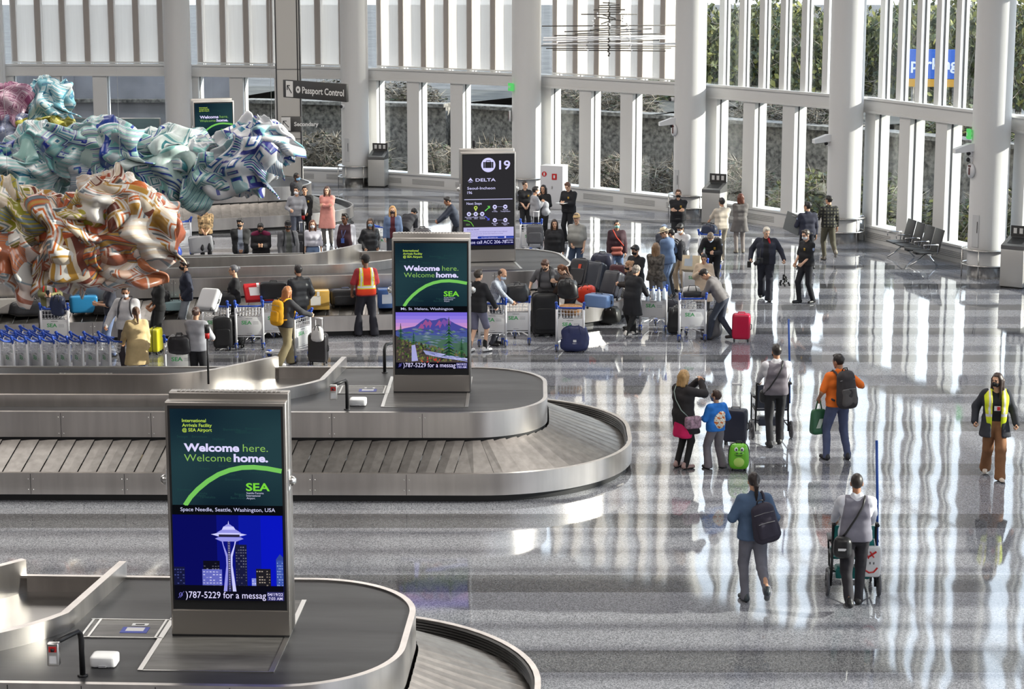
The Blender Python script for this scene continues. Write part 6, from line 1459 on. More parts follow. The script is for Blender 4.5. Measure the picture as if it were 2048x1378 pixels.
_l.new(_t.outputs['Object'], _mp.inputs[0]); _l.new(_mp.outputs[0], _c.inputs[0]); _l.new(_c.outputs[0], _n['Principled BSDF'].inputs['Base Color']); _n['Principled BSDF'].inputs['Roughness'].default_value = .85
p = person('plaid', 'man in dark plaid shirt and olive trousers walking away', gp(1655, 520), -8, 1.8, hy=-30, LH=(-.2, .25, 1.15), feet='kick', hair_=('short', (38, 34, 32)), skin=1, top=('shirt', plaid), bottom=('trousers', (84, 80, 66)), shoes=(150, 142, 130), **MID)
p = person('officer_arms', 'officer with folded arms and black mask facing the camera', head_px(1357, 379, 1.82), 188, 1.82, LH='cross', RH='cross', hair_=('short', (92, 62, 44)), skin=0, mask=(22, 22, 24), top=('shirt', blk, .9), bottom=('trousers', (25, 26, 30)), fat=.03, **MID); badge(p)
p = person('beige', 'man in beige shirt pushing a cart toward the window', gp(1442, 522), -20, 1.76, LH='push', RH='push', feet='step', hair_=('short', (44, 38, 36)), skin=1, top=('shirt', (205, 194, 178), 1.2), bottom=('trousers', (150, 142, 128)), shoes=(170, 158, 140), **MID)
p = person('greydress', 'woman with red brown hair in a grey dress seen from behind', gp(1479, 506), -4, 1.7, fem=True, LH='clasp', RH='clasp', hair_=('bob', (96, 52, 36)), skin=0, top=('dress', (112, 108, 106), 2), bottom=('leggings', (138, 130, 126)), shoes=(120, 112, 100), **MID)
# ---------------------------------------------------------------- the crowd at the right end of the third carousel
C10 = gp(1384, 683); cart('luggage cart with a white bag on top beside the stooping man in grey', C10, R(4))
p = person('greysweater', 'man in grey sweater stooping over the cart beside the magenta case', gp(1438, 680), -68, 1.76, lean=34, LH=(-.12, .5, .98), RH=(.14, .52, .98), feet='walk', hp=25, hair_=('short', (36, 30, 28)), skin=1, top=('shirt', (112, 108, 108)), bottom=('jeans', (52, 58, 72)), shoes=(52, 46, 44), **MID)
suitcase('magenta hard suitcase standing alone on the floor', gp(1482, 682), .4, .28, .62, (186, 16, 62), R(-8), trim=(190, 20, 66))
p = person('officer_stoop', 'officer stooping over a cart behind the man in grey sweater', gp(1425, 580), 195, 1.8, lean=44, hp=20, LH=(-.1, .5, 1.0), RH=(.2, .5, .95), hair_=('short', (120, 104, 88)), skin=0, mask=(170, 190, 215), top=('shirt', blk), bottom=('trousers', (26, 27, 32)), **MID); badge(p)
p = person('tancoat', 'small woman in tan coat hidden behind the stooping man', gp(1406, 640), 190, 1.58, fem=True, LH='chest', RH='chest', hp=20, hair_=('bun', (34, 28, 28)), skin=1, top=('coat', (200, 180, 158), 2), bottom=('trousers', (60, 58, 60)), **MID)
p = person('oldlady', 'grey haired woman in long black raincoat pushing a cart', gp(1262, 672), 42, 1.6, fem=True, lean=14, LH='push', RH='push', feet='walk', hair_=('curly', (138, 130, 122)), skin=1, top=('coat', (34, 34, 38), 2), bottom=('trousers', (24, 24, 26)), shoes=(205, 200, 195), fat=.03, **MID)
cart('luggage cart with water bottles beside the black raincoat', gp(1306, 664), R(-8))
p = person('blackjacket', 'young man in black jacket and black mask behind the raincoat woman', head_px(1273, 490, 1.72), 225, 1.72, hp=12, LH='phone', RH='phone', hair_=('fringe', (28, 26, 28)), skin=1, mask=(24, 24, 26), top=('jacket', (34, 34, 38)), bottom=('trousers', (30, 30, 34)), **MID)
p = person('tiedhair', 'woman with light tied hair and black mask looking left', head_px(1262, 521, 1.6), 265, 1.6, fem=True, hp=18, hair_=('bun', (170, 130, 96)), skin=0, mask=(30, 28, 30), LH='phone', RH='phone', top=('jacket', (52, 46, 44)), bottom=('trousers', (34, 34, 38)), **MID)
p = person('camo', 'woman with long light brown hair and mottled jacket seen from behind', head_px(1312, 486, 1.66), 15, 1.66, fem=True, hair_=('verylong', (132, 104, 78)), skin=0, top=('tunic', mat('mottled_cloth', hx(96, 90, 84), .8, var=.75, scale=16), 2), bottom=('trousers', (120, 116, 112)), LH='clasp', RH='clasp', **MID)
p = person('strawhat', 'man in straw hat, blue denim jacket and jeans', gp(1335, 597), -55, 1.78, hp=14, hy=-25, lean=6, LH='clasp', RH=(.22, .15, .98), hair_=('short', (110, 96, 84)), skin=0, hat=(216, 200, 170), top=('jacket', (98, 118, 150)), bottom=('jeans', (112, 132, 164)), shoes=(110, 100, 92), fat=.015, **MID)
p = person('mask_fringe', 'dark haired man in white shirt and white mask looking down', head_px(1363, 446, 1.76), 215, 1.76, hp=25, LH='phone', RH='phone', hair_=('fringe', (26, 24, 24)), skin=1, mask=(226, 228, 230), top=('shirt', (205, 205, 208)), bottom=('trousers', (190, 170, 145)), **MID)
p = person('patterned', 'black haired man in patterned shirt with backpack beside the straw hat', head_px(1345, 458, 1.7), -70, 1.7, hp=14, LH='phone', RH='phone', hair_=('short', (28, 26, 26)), skin=1, mask=(150, 180, 190), top=('shirt', mat('dot_cloth', hx(70, 70, 76), .8, var=.9, scale=34), 2), bottom=('trousers', (44, 44, 48)), **MID)
backpack(p, 'black backpack on the man in patterned shirt', (40, 40, 46))
person('bluecap', 'person in pale blue cap behind the straw hat', head_px(1330, 448, 1.66), 200, 1.66, hp=30, hair_=('short', (30, 28, 28)), skin=1, cap=(150, 165, 190), top=('jacket', (60, 64, 76)), bottom=('trousers', (40, 40, 46)), LH='clasp', RH='clasp', **MID)
p = person('maroon', 'woman in maroon jacket and green mask facing the camera', head_px(1234, 440, 1.68), 178, 1.68, fem=True, LH='hang', RH='hang', hair_=('pony', (24, 22, 24)), skin=1, mask=(150, 205, 195), top=('jacket', (66, 44, 52)), bottom=('jeans', (92, 112, 146)), shoes=(70, 66, 66), **MID)
b_ = wear(p, 'shoulder_bag', 'coral shoulder bag with orange strap on the maroon jacket woman', 'bag'); strap_loop(p, b_, cm((200, 78, 60)), 1, .016, 1.0); soft('purse', [('c', p['tt'](-.1, .16, .86), p['tt'](.12, .16, .86), .05, .05), ('c', p['tt'](-.1, .16, 1.0), p['tt'](.12, .16, 1.0), .05, .05)], [cm((176, 104, 92))], .018, b_, k=.08)
person('beigecap', 'stout man in beige cap and grey short sleeved shirt', head_px(1154, 427, 1.8), 205, 1.8, hy=-12, LH='hang', RH='clasp', hair_=('short', (120, 104, 90)), skin=0, cap=(206, 178, 132), top=('shirt', (150, 150, 146), .95), bottom=('jeans', (70, 86, 112)), fat=.05, **MID)
person('blacktop', 'woman with long dark hair in loose black top right of the claim display', head_px(1109, 439, 1.66), 178, 1.66, fem=True, LH='hang', RH='hang', hair_=('long', (48, 34, 28)), skin=1, top=('hoodie', (34, 34, 38)), bottom=('trousers', (205, 202, 200)), fat=.01, **MID)
p = person('greyhood', 'person in grey hooded top with dark cap facing right by the claim display', head_px(1070, 373, 1.72), 80, 1.72, LH='chest', RH='chest', hair_=('short', (28, 26, 26)), skin=1, mask=(220, 222, 226), top=('hoodie', (160, 160, 164)), bottom=('trousers', (32, 32, 36)), **MID)
b_ = wear(p, 'backpack', 'pale grey rucksack carried in front by the person in grey hood', 'backpack'); soft('pack', [('c', (-.08, .3, 1.0), (.08, .3, 1.0), .13, .13), ('c', (-.08, .3, 1.2), (.08, .3, 1.2), .11, .11)], [cm((168, 170, 176))], .02, b_, k=.06, wr=.01); soft('pocket', [('c', (-.07, .41, .98), (.07, .41, .98), .06, .06)], [cm((150, 152, 158))], .02, b_)
suitcase('small dark suitcase with raised black handle by the person in grey hood', gp(1072, 500), .4, .25, .6, (40, 40, 44), 0, soft_=True, ext=.5)
p = person('officer_pony', 'officer with hair in a bun standing left of the grey hood', head_px(1050, 362, 1.68), 170, 1.68, fem=True, hy=-25, LH='clasp', RH='clasp', hair_=('bun', (50, 38, 34)), skin=0, top=('shirt', blk, .9), bottom=('trousers', (24, 24, 28)), **MID); badge(p)
person('hairlong', 'woman with long dark hair in black drinking beside the white cabinet', head_px(1087, 370, 1.66), 200, 1.66, fem=True, LH='chest', RH=(.05, .2, 1.42), hair_=('long', (34, 28, 28)), skin=1, top=('jacket', (34, 34, 36)), bottom=('trousers', (28, 28, 30)), **MID)
p = person('officer_paper', 'officer in black reading papers in front of the white cabinet', head_px(1138, 363, 1.8), 215, 1.8, hp=28, LH='phone', RH='phone', hair_=('short', (96, 62, 44)), skin=0, top=('jacket', (28, 28, 32)), bottom=('trousers', (24, 25, 30)), fat=.02, **MID); badge(p)
b_ = wear(p, 'paper', 'white paper in the hands of the officer in black', 'paper'); m_ = MB(); m_.box((0, .38, 1.17), (.3, .2, .004)); m_.obj('sheet', WHITEP, b_)
p = person('lifter', 'man in grey T-shirt lifting a large black bag', gp(1094, 668), 192, 1.8, lean=16, hp=28, hy=12, LH=(-.22, .3, 1.22), RH=(.36, .22, 1.0), hair_=('short', (84, 56, 42)), skin=0, mask=(36, 34, 36), top=('tee', (100, 100, 104), .9), bottom=('trousers', (52, 54, 60)), fat=.01, **MID)
backpack(p, 'dark backpack worn by the man in grey T-shirt', (38, 38, 42))
person('brownhair', 'woman with brown tied hair bending beside the black bags', gp(1142, 672), -60, 1.66, fem=True, lean=20, hp=10, LH='push', RH='push', hair_=('pony', (106, 68, 46)), skin=0, top=('jacket', (60, 44, 38)), bottom=('trousers', (40, 40, 44)), **MID)
p = person('shorts', 'man in black jacket, grey shorts and white trainers beside the mountain display', gp(956, 704), 40, 1.8, LH='push', RH=(.26, .3, .92), feet='step', hair_=('short', (60, 52, 46)), skin=0, top=('jacket', (30, 30, 34)), bottom=('shorts', (112, 112, 134)), shoes=(226, 226, 226), sock=(30, 30, 32), **MID)
person('bluemask', 'grey haired man with blue mask and speckled shirt reaching to a cart', gp(988, 690), 108, 1.74, lean=12, hp=22, LH='push', RH=(.1, .46, .98), hair_=('balding', (70, 58, 54)), skin=1, mask=(185, 200, 220), top=('shirt', mat('speckle_cloth', hx(150, 156, 168), .8, var=.5, scale=50), 2), bottom=('trousers', (60, 62, 70)), **MID)
# ---------------------------------------------------------------- the people on the left behind the second carousel
p = person('worker', 'worker in orange safety vest and black cap seen from behind', gp(733, 672), -14, 1.84, hy=-25, LH=(-.3, .05, .92), RH=(.2, .25, .98), feet='wide', hair_=('buzz', (30, 28, 28)), skin=3, cap=(36, 34, 36), top=('tee', (150, 40, 48), .9), over=('safety_vest', (236, 70, 34), .9, 'hv'), bottom=('wide', (34, 34, 44)), shoes=(26, 26, 28), fat=.03, **MID)
p = person('yellowpack', 'woman with auburn hair walking right in khaki trousers', gp(572, 732), 42, 1.68, fem=True, lean=6, LH=(-.2, .4, 1.05), RH=(.36, .42, 1.12), feet='walk', hair_=('shoulder', (160, 104, 62)), skin=0, top=('jacket', (52, 52, 56)), bottom=('wide', (134, 122, 92)), shoes=(226, 222, 222), **MID)
backpack(p, 'yellow backpack with black cords on the woman in khaki trousers', (222, 160, 24), 0, .34, .54, .18, 1.18)
p = person('leather', 'man in black leather jacket seen from behind left of the orange vest', head_px(597, 530, 1.78), -28, 1.78, hair_=('short', (44, 40, 40)), skin=2, mask=(26, 26, 28), top=('jacket', mat('leather', (.02, .02, .023), .35)), bottom=('trousers', (40, 40, 46)), LH='clasp', RH='pocket', fat=.02, **MID)
person('greybun', 'grey haired woman in black T-shirt with a bun, facing left', head_px(469, 530, 1.7), 262, 1.7, fem=True, LH='clasp', RH=(.1, .3, .98), hair_=('bun', (92, 92, 98)), skin=1, top=('tee', (28, 28, 32), .95), bottom=('trousers', (30, 30, 34)), **MID)
person('navymask', 'young man in navy jacket with black mask, facing left', head_px(371, 520, 1.76), 258, 1.76, LH='pocket', RH='pocket', hy=-10, hair_=('fringe', (44, 32, 30)), skin=1, mask=(22, 22, 26), top=('jacket', (38, 42, 58)), bottom=('jeans', (132, 138, 146)), **MID)
person('greyhoodie', 'woman in light grey hooded top seen from behind at the carts', head_px(391, 614, 1.7), 12, 1.7, fem=True, LH='push', RH='push', hair_=('bun', (78, 54, 46)), skin=1, top=('hoodie', (172, 172, 178)), bottom=('trousers', (30, 30, 34)), **MID)
person('darkwoman', 'dark haired woman in black top and wide black trousers beside the yellow case', head_px(316, 546, 1.68), 242, 1.68, fem=True, hy=-20, LH='clasp', RH=(.14, .2, .98), hair_=('shoulder', (56, 44, 42)), skin=2, top=('shirt', (28, 28, 30), 1.3), bottom=('wide', (28, 28, 32)), **MID)
p = person('whitehoodie', 'man in white hooded top and white mask behind the parked carts', head_px(252, 571, 1.78), 190, 1.78, hp=15, hy=-15, LH='hang', RH=(.38, .2, .94), hair_=('buzz', (46, 34, 30)), skin=2, mask=(230, 230, 232), top=('hoodie', (205, 204, 206)), bottom=('trousers', (46, 40, 46)), **MID)
backpack(p, 'dark backpack worn by the man in white hooded top', (58, 58, 64))
p = person('trench', 'woman with ponytail in beige trench coat at the parked carts', head_px(272, 614, 1.66), -20, 1.66, fem=True, hp=10, LH=(-.26, .3, .95), RH='hang', hair_=('pony', (88, 64, 50)), skin=1, top=('coat', (202, 178, 132), 2), bottom=('jeans', (90, 122, 172)), **MID)
p = person('olive', 'man in olive jacket with red straps looking at his phone', gp(106, 691), 178, 1.76, hp=25, LH='phone', RH='phone', hair_=('short', (40, 34, 32)), skin=1, mask=(226, 226, 228), top=('jacket', (132, 128, 88)), inner=(205, 200, 198), bottom=('trousers', (70, 66, 60)), **MID)
backpack(p, 'red backpack with wide straps on the man in olive jacket', (186, 40, 38))
b_ = wear(p, 'phone', 'dark phone in the hands of the man in olive jacket', 'phone'); m_ = MB(); m_.box((0, .36, 1.2), (.08, .012, .16), ch=.004); m_.obj('phone_body', BLK, b_); m_ = MB(); m_.box((0, .352, 1.2), (.07, .004, .14)); m_.obj('screen', BLACK, b_)
person('bluejeans', 'person in dark top and jeans partly hidden by the orange sculpture', gp(224, 712), 250, 1.74, hp=10, LH='phone', RH='phone', hair_=('short', (34, 30, 30)), skin=1, top=('shirt', (40, 42, 54), .9), bottom=('jeans', (96, 110, 142)), **MID)
# ---------------------------------------------------------------- the row between the third and the farthest carousel
person('florals', 'woman in patterned shirt and blue mask leaning on a silver suitcase', head_px(410, 408, 1.68), 176, 1.68, fem=True, hp=25, LH='clasp', RH='clasp', hair_=('pony', (44, 32, 28)), skin=1, mask=(150, 190, 225), top=('shirt', mat('floral_cloth', hx(178, 148, 108), .8, var=.9, scale=18), 1.3), bottom=('trousers', (30, 30, 34)), **MID)
person('blackbomber', 'man in black bomber jacket with hands folded behind the carousel', head_px(480, 437, 1.74), 172, 1.74, hy=20, LH='clasp', RH='clasp', hair_=('fringe', (30, 26, 26)), skin=1, mask=(30, 28, 28), top=('jacket', (34, 34, 36)), inner=(120, 126, 140), bottom=('trousers', (34, 34, 40)), **MID)
p = person('phonehood', 'man in black and maroon top looking at his phone behind the carousel', head_px(521, 444, 1.7), 176, 1.7, hp=32, LH='phone', RH='phone', hair_=('short', (30, 28, 28)), skin=1, glasses=True, mask=(60, 50, 50), top=('hoodie', (26, 24, 28)), bottom=('trousers', (30, 32, 50)), fat=.02, **MID)
soft('shoulder_panel', [('c', p['tt'](-.17, .0, 1.41), p['tt'](-.08, .02, 1.45), .09, .08), ('c', p['tt'](.17, .0, 1.41), p['tt'](.08, .02, 1.45), .09, .08)], [cm((116, 26, 66))], .02, p['T'])
p = person('capgrey', 'man in dark cap and grey jacket with a backpack behind the carousel', head_px(575, 441, 1.74), 160, 1.74, hy=12, hp=12, LH='hang', RH='hang', hair_=('short', (40, 36, 34)), skin=2, cap=(44, 42, 44), mask=(60, 54, 52), top=('jacket', (104, 104, 108)), inner=(80, 82, 78), bottom=('trousers', (48, 48, 54)), **MID)
backpack(p, 'big dark rucksack on the man in dark cap', (38, 40, 46), -.06, .36, .56)
person('croptop', 'woman in white crop top and white mask with long auburn hair', head_px(625, 440, 1.66), 176, 1.66, fem=True, LH='hang', RH='hang', hair_=('verylong', (112, 66, 46)), skin=0, mask=(228, 226, 230), top=('crop', (212, 210, 220), 2), bottom=('jeans', (120, 142, 178)), **MID)
p = person('lanyard', 'stout man in maroon waistcoat with a lanyard beside the carousel end', head_px(690, 427, 1.82), 188, 1.82, hy=20, LH='hang', RH='hang', hair_=('short', (40, 34, 32)), skin=3, glasses=True, top=('shirt', (214, 214, 222)), over=('waistcoat', (62, 36, 46), .9), bottom=('trousers', (30, 30, 32)), fat=.045, **MID)
b_ = wear(p, 'lanyard', 'blue card on a lanyard worn over the maroon waistcoat', 'badge'); m_ = MB(); m_.tube([p['tt'](-.07, .0, 1.5), p['tt'](-.03, .19, 1.3), p['tt'](.02, .22, 1.17)], .007, 5); m_.tube([p['tt'](.07, .0, 1.5), p['tt'](.05, .19, 1.3), p['tt'](.02, .22, 1.17)], .007, 5); m_.obj('ribbon', cm((90, 100, 150)), b_); m_ = MB(); m_.box(p['tt'](.02, .225, 1.1), (.08, .01, .12)); m_.obj('card', cmx((90, 120, 200), 'card'), b_)
person('puffer', 'woman in black puffer jacket with long hair left of the mountain display', head_px(740, 437, 1.68), 160, 1.68, fem=True, hy=20, LH='pocket', RH='pocket', hair_=('long', (84, 66, 56)), skin=1, mask=(160, 190, 215), top=('jacket', mat('puffer_cloth', (.02, .02, .023), .4, bump=.6, bscale=9, stretch=(.2, .2, 1.6))), bottom=('trousers', (30, 30, 34)), **MID)
person('blondedenim', 'woman with long blonde hair in blue denim jacket', head_px(785, 412, 1.7), 178, 1.7, fem=True, LH='hang', RH='hang', hair_=('verylong', (196, 150, 96)), skin=0, mask=(50, 40, 46), top=('jacket', (98, 116, 148)), inner=(84, 30, 40), bottom=('trousers', (52, 54, 62)), **MID)
p = person('greyshirt', 'man in grey shirt and white mask holding a suitcase handle', head_px(593, 373, 1.76), 172, 1.76, hy=25, LH=(-.2, .28, 1.0), RH=(.2, .2, 1.08), hair_=('short', (34, 30, 30)), skin=1, mask=(228, 228, 232), top=('shirt', (140, 140, 146)), bottom=('trousers', (66, 70, 84)), **MID)
p = person('officer_side', 'officer in black with gold badge between grey shirt and pink coat', head_px(609, 372, 1.72), 165, 1.72, hy=10, hair_=('short', (40, 32, 30)), skin=1, top=('jacket', (32, 32, 34)), bottom=('trousers', (28, 28, 32)), LH='clasp', RH='hang', **MID); badge(p)
person('darkjacket', 'man in dark jacket and blue mask behind the man in grey shirt', head_px(592, 346, 1.8), 120, 1.8, hair_=('buzz', (26, 24, 24)), skin=4, mask=(150, 195, 230), top=('jacket', (52, 52, 56)), bottom=('trousers', (34, 34, 40)), LH='clasp', RH='clasp', **MID)
person('pinkcoat', 'woman in long pink coat with folded arms', gp(656, 490), 186, 1.72, fem=True, LH='cross', RH='cross', hair_=('long', (72, 48, 40)), skin=0, top=('coat', (206, 140, 130), 2), bottom=('trousers', (120, 116, 112)), **MID)
person('behindsign', 'man in dark clothes bending left of the claim display', gp(915, 512), 262, 1.74, lean=22, LH=(-.1, .55, 1.0), RH=(.1, .55, 1.0), hair_=('short', (34, 30, 30)), skin=2, top=('jacket', (58, 64, 78)), bottom=('trousers', (36, 38, 46)), **MID)
person('crouch', 'dark haired person bent low behind the mountain display', gp(812, 515), 30, 1.62, lean=52, LH='push', RH='push', hair_=('fringe', (26, 24, 26)), skin=1, top=('jacket', (44, 44, 50)), bottom=('trousers', (36, 36, 42)), **MID)
# ---------------------------------------------------------------- luggage carts and bags
pk = [(k, gp(-6 + 27.5 * k, 776)) for k in range(9)] + [(9 + k, gp(4 + 27.5 * k, 762)) for k in range(4)]
proto = None
for k, q in pk:
    if proto is None: proto = cart('luggage cart in the row of parked carts at the left edge', q, R(-60), 'parked luggage carts')
    else: dup(proto, q, R(-60) + RNG.uniform(-.05, .05))
cart('luggage cart with black bags in front of the woman in black T-shirt', gp(500, 700), R(3))
cart('luggage cart under the red box and ribbed black case', gp(552, 690), R(10))
cart('luggage cart carrying the white and black case', gp(432, 700), R(-12))
cart('luggage cart in front of the woman in light grey hooded top', gp(362, 778), R(6))
cart('luggage cart pushed by the woman with the yellow backpack', gp(606, 722), R(62))
cart('luggage cart with a black duffel on top right of the mountain display', gp(1032, 690), R(2))
cart('luggage cart between the shorts man and the black duffel cart', gp(985, 694), R(-6))
cart('luggage cart holding a brown basket above the navy bag', gp(1140, 704), R(-4))
cart('luggage cart with a beige parcel behind the straw hat', gp(1390, 604), R(-12))
cart('luggage cart of the man in beige shirt', gp(1418, 540), R(-20))
cart('luggage cart carrying a grey case right of the claim display', gp(1062, 515), R(0))
cart('luggage cart beside the silver suitcase and the orange sculpture', gp(364, 512), R(35))
cart('luggage cart beside the blonde woman', gp(765, 524), R(-30))
cart('luggage cart in front of the man in olive jacket', gp(112, 706), R(0))
suitcase('bright yellow suitcase beside the woman in wide black trousers', gp(311, 707), .36, .24, .56, (196, 190, 40), R(80))
suitcase('tall black soft suitcase left of the cart in the middle', gp(447, 700), .42, .28, .74, (30, 30, 33), R(5), soft_=True)
suitcase('second tall black soft suitcase touching the cart in the middle', gp(472, 694), .4, .28, .72, (26, 26, 29), R(-4), soft_=True)
suitcase('ribbed black hard suitcase lying on the cart beside the red box', gp(552, 690) + Vector((-.05, .2, .95)), .6, .24, .42, (34, 34, 37), R(8), ribs=9)
carton('red and white flat box lying on the cart', gp(517, 606, .97) + Vector((0, .3, .0)), .62, .12, .42, (190, 26, 34), R(20), (225, 222, 222), R(-40), 'flat_box')
suitcase('white and black suitcase tilted on the cart behind the grey hooded top', gp(408, 628, .97) + Vector((0, .2, 0)), .42, .24, .55, (206, 206, 208), R(-20), rx=R(-40), trim=(20, 20, 22))
suitcase('black ribbed hard suitcase beside the yellow backpack woman', gp(637, 728), .4, .26, .66, (46, 44, 46), R(-10), ribs=5, ext=.3)
duffel('small white bag on top of the black ribbed suitcase', gp(635, 683, .67), .26, .2, .3, (205, 202, 200), R(-8), name='tote_bag')
def on_belt(ci, x, y=-2.1): l, rz = CAR[ci]; return cw(l, rz, x, y, .8 - (abs(y) - 1.6) * .5 + .0)
def belt_x(ci, px, y=-2.1):
    l, rz = CAR[ci]; lo, hi = -30.0, 3.0
    for _ in range(40):
        m = (lo + hi) / 2; q = cw(l, rz, m, y, .6); d = q - cam.location; zc = d.y * math.cos(PITCH) - d.z * math.sin(PITCH)
        if CX + d.x / zc * F_PX < px: lo = m
        else: hi = m
    return on_belt(ci, lo, y)
rz3 = CAR[2][1]
carton('yellow cardboard box with a white label on the moving belt', belt_x(2, 636), .5, .34, .42, (178, 140, 62), rz3, (225, 222, 215))
suitcase('black suitcase with a grey strap lying on the moving belt', belt_x(2, 690) + Vector((0, .12, 0)), .7, .26, .42, (26, 26, 30), rz3, soft_=True, trim=(90, 100, 130))
carton('blue box on the moving belt behind the orange vest', belt_x(2, 778), .5, .36, .42, (64, 100, 160), rz3, (180, 190, 205), name='blue_box')
suitcase('bright blue suitcase lying on the moving belt', belt_x(2, 168), .62, .3, .44, (42, 128, 178), rz3 + R(4), ribs=0)
duffel('small black duffel right of the bright blue suitcase', belt_x(2, 205), .5, .3, .28, (26, 26, 28), rz3)
suitcase('light grey flat case at the left end of the moving belt', belt_x(2, 8), .7, .28, .4, (150, 146, 142), rz3, rx=R(-14))
duffel('long black bag lying on the moving belt at the left', belt_x(2, 62), 1.0, .34, .36, (34, 34, 38), rz3 + R(8))
duffel('black rucksack standing on the moving belt behind the black trousers', belt_x(2, 327), .36, .28, .5, (24, 24, 27), rz3, name='rucksack')
suitcase('pale teal case lying on the moving belt', belt_x(2, 352), .5, .3, .26, (150, 178, 182), rz3)
duffel('large dark duffel on the cart of the man in olive jacket', gp(100, 706, 0) + Vector((0, .32, .32)), .6, .4, .6, (46, 46, 56), R(10))
duffel('navy rucksack hanging on the cart of the man in olive jacket', gp(114, 706, 0) + Vector((0.05, .06, .8)), .34, .24, .44, (40, 48, 76), R(-12), name='rucksack')
duffel('black bag on the cart before the grey hooded top', gp(356, 712, .78) + Vector((0, .2, 0)), .46, .3, .38, (34, 32, 36), R(6))
duffel('black shoulder bag behind the cart in the middle', gp(452, 618, .74), .5, .3, .36, (28, 28, 30), 0)
# right group
duffel('black duffel heaped on the cart right of the mountain display', gp(1034, 606, .93) + Vector((0, .15, 0)), .56, .4, .4, (32, 32, 35), R(5))
suitcase('huge black travel bag lifted by the man in grey T-shirt', gp(1090, 672), .62, .36, 1.0, (26, 26, 29), R(6), soft_=True)
duffel('black bag piled on the basket cart', gp(1136, 600, .95) + Vector((0, .2, 0)), .46, .34, .42, (28, 28, 31), R(-10))
t = thing('wicker_basket', 'brown wicker basket in the cart above the navy bag', 'basket', gp(1142, 630, .76) + Vector((0, .1, 0)), R(-4)); m_ = MB(); m_.lathe([(.0, 0), (.2, 0), (.25, .17), (.24, .18), (.0, .1)], 20); o_ = m_.obj('weave', mat('wicker', (.25, .12, .04), .7, var=.5, scale=40, bump=.6, bscale=70), t); m_ = MB(); m_.tube([(.25 * math.cos(R(a)), .25 * math.sin(R(a)), .175) for a in range(0, 361, 15)], .013, 5); m_.obj('basket_rim', mat('wicker', (.25, .12, .04)), t)
t2 = duffel('navy garment bag with white emblem standing on the floor', gp(1150, 703), .66, .36, .6, (42, 50, 92), R(-4), (42, 50, 92), 'garment_bag')
m_ = MB(); m_.box((.0, -.165, .26), (.07, .012, .05)); m_.box((0, -.168, .2), (.1, .01, .016)); m_.obj('emblem', WHITEP, t2)
duffel('black bag leaning on the carousel rim left of the raincoat woman', gp(1216, 648), .6, .36, .44, (30, 30, 28), R(-25))
def rimpos(px, py): return gp(px, py, .62)
for k, (lab, px, py, w, d, h, c, rz, rx, sf, tg) in enumerate((
    ('big dark suitcase with an orange tag leaning on the carousel end', 1152, 584, .5, .3, .8, (38, 38, 44), -30, -24, True, (220, 80, 50)),
    ('dark slate hard suitcase right of the tagged one', 1182, 586, .46, .28, .74, (58, 62, 72), -35, -22, False, None),
    ('dark hard suitcase nearest to the blue one', 1217, 598, .46, .28, .66, (46, 47, 56), -40, -24, False, None),
    ('small maroon suitcase behind the dark suitcases', 1234, 571, .4, .26, .5, (78, 34, 44), -30, -10, True, None))):
    suitcase(lab, rimpos(px, py), w, d, h, c, R(rz), rx=R(rx), soft_=sf, tag_=tg)
suitcase('light blue hard suitcase lying at the carousel end', rimpos(1198, 618), .6, .36, .34, (120, 150, 198), R(-30), ribs=5)
duffel('orange red bag between the blue case and the black bags', rimpos(1172, 606), .46, .34, .4, (230, 70, 46), R(-20))
duffel('navy duffel heaped on a grey case in front of the maroon jacket', gp(1204, 540, .5), .6, .4, .44, (44, 46, 66), R(-12))
suitcase('grey case under the navy duffel', gp(1206, 556, .0), .5, .3, .56, (96, 98, 104), R(-10), ribs=4)
m_ = thing('handbag', 'black handbag with looped handles on the cart of the stooping man', 'bag', C10 + Vector((0, .15, .97)), R(6)); v_, f_ = rbox(.42, .16, .14, p=5, n=10); b = MB(); b.add([(q.x, q.y, q.z + .07) for q in v_], f_, 0, True); b.obj('purse', BLK, m_); b = MB(); b.tube([(-.1, 0, .12), (-.07, 0, .26), (.07, 0, .26), (.1, 0, .12)], .011, 6); b.obj('handle', BLK, m_)
duffel('white soft bag behind the black handbag on the cart', C10 + Vector((0, .34, .95)), .42, .26, .24, (215, 214, 212), R(4), name='tote_bag', handles=False)
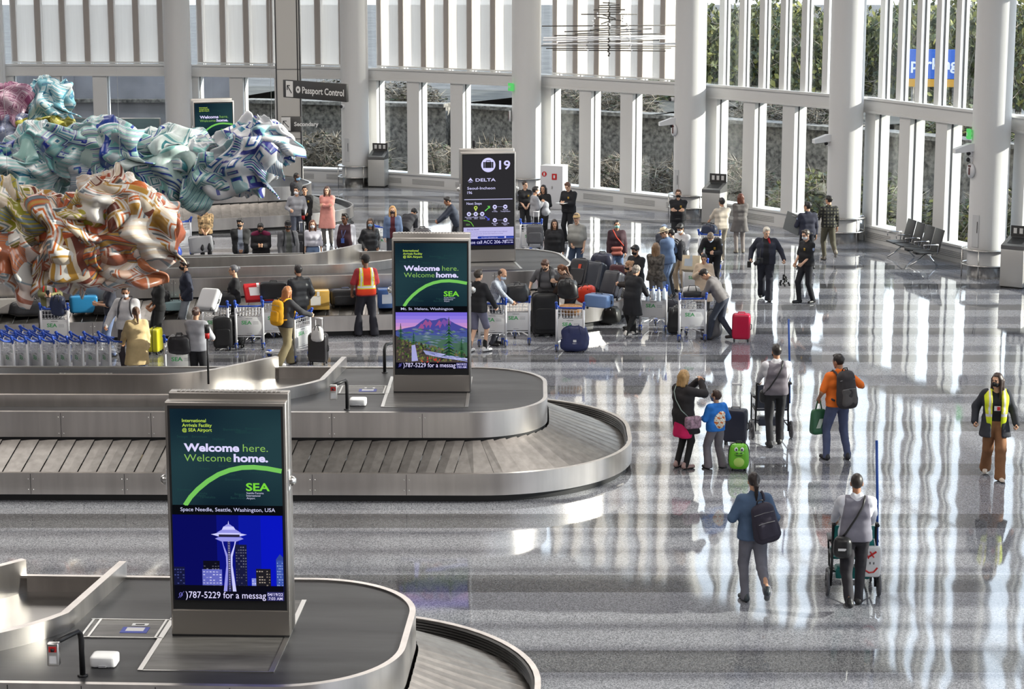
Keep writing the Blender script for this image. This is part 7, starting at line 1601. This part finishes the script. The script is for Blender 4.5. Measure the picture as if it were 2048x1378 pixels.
duffel('checked laundry bag beside the stooping man', gp(1422, 676), .5, .36, .62, (96, 96, 100), R(-8), name='laundry_bag')
duffel('black bag between the bottle cart and the white bag cart', gp(1350, 668), .36, .3, .62, (26, 26, 28), 0, name='holdall')
duffel('dark grey bag lying on the bottle cart', gp(1338, 624, .4), .5, .34, .3, (58, 56, 62), R(10), name='holdall')
for k in range(4):
    t = thing('water_bottle', 'clear water bottle standing in the cart beside the black raincoat', 'bottle', gp(1296 + k * 11, 604 - (k % 2) * 3, .77) + Vector((0, .1, 0)), 0, 'water bottles')
    b = MB(); b.lathe([(.0, 0), (.045, 0), (.048, .05), (.044, .1), (.048, .18), (.03, .25), (.016, .27), (.016, .29)], 12); b.obj('bottle_body', mat('bottle_plastic', (.62, .7, .8), .12, spec=.8), t); b = MB(); b.cyl((0, 0, .285), .02, .025, 10); b.obj('cap', mat('cap_blue', (.1, .2, .55), .4), t)
carton('beige parcel tilted on the cart behind the straw hat', gp(1384, 545, .95) + Vector((0, .2, 0)), .44, .3, .36, (206, 190, 162), R(-20), (180, 190, 200), R(-20), 'parcel')
duffel('dark bag on the cart of the man in beige shirt', gp(1418, 470, .9), .44, .3, .3, (44, 50, 70), R(-20))
suitcase('grey soft case on the cart right of the claim display', gp(1070, 493, .4) + Vector((0, .2, 0)), .46, .28, .58, (92, 92, 96), 0, soft_=True)
suitcase('big silver ribbed suitcase leaning in front of the patterned shirt woman', gp(405, 508, .3), .66, .34, .52, (158, 158, 162), R(8), ribs=8, ry=R(-6))
duffel('blue crumpled bag under the cart near the orange sculpture', gp(346, 512, .14), .5, .36, .3, (36, 70, 170), 0)
duffel('black patterned rucksack in the pile behind the mountain display', gp(845, 500, .3), .6, .4, .62, (60, 58, 62), 0, name='rucksack')
duffel('navy bag right of the patterned rucksack', gp(886, 500, .3), .56, .36, .42, (52, 66, 96), 0)
suitcase('dark suitcase held by the man in grey shirt', gp(604, 510), .42, .26, .62, (40, 40, 44), R(-6), soft_=True, ext=.3)
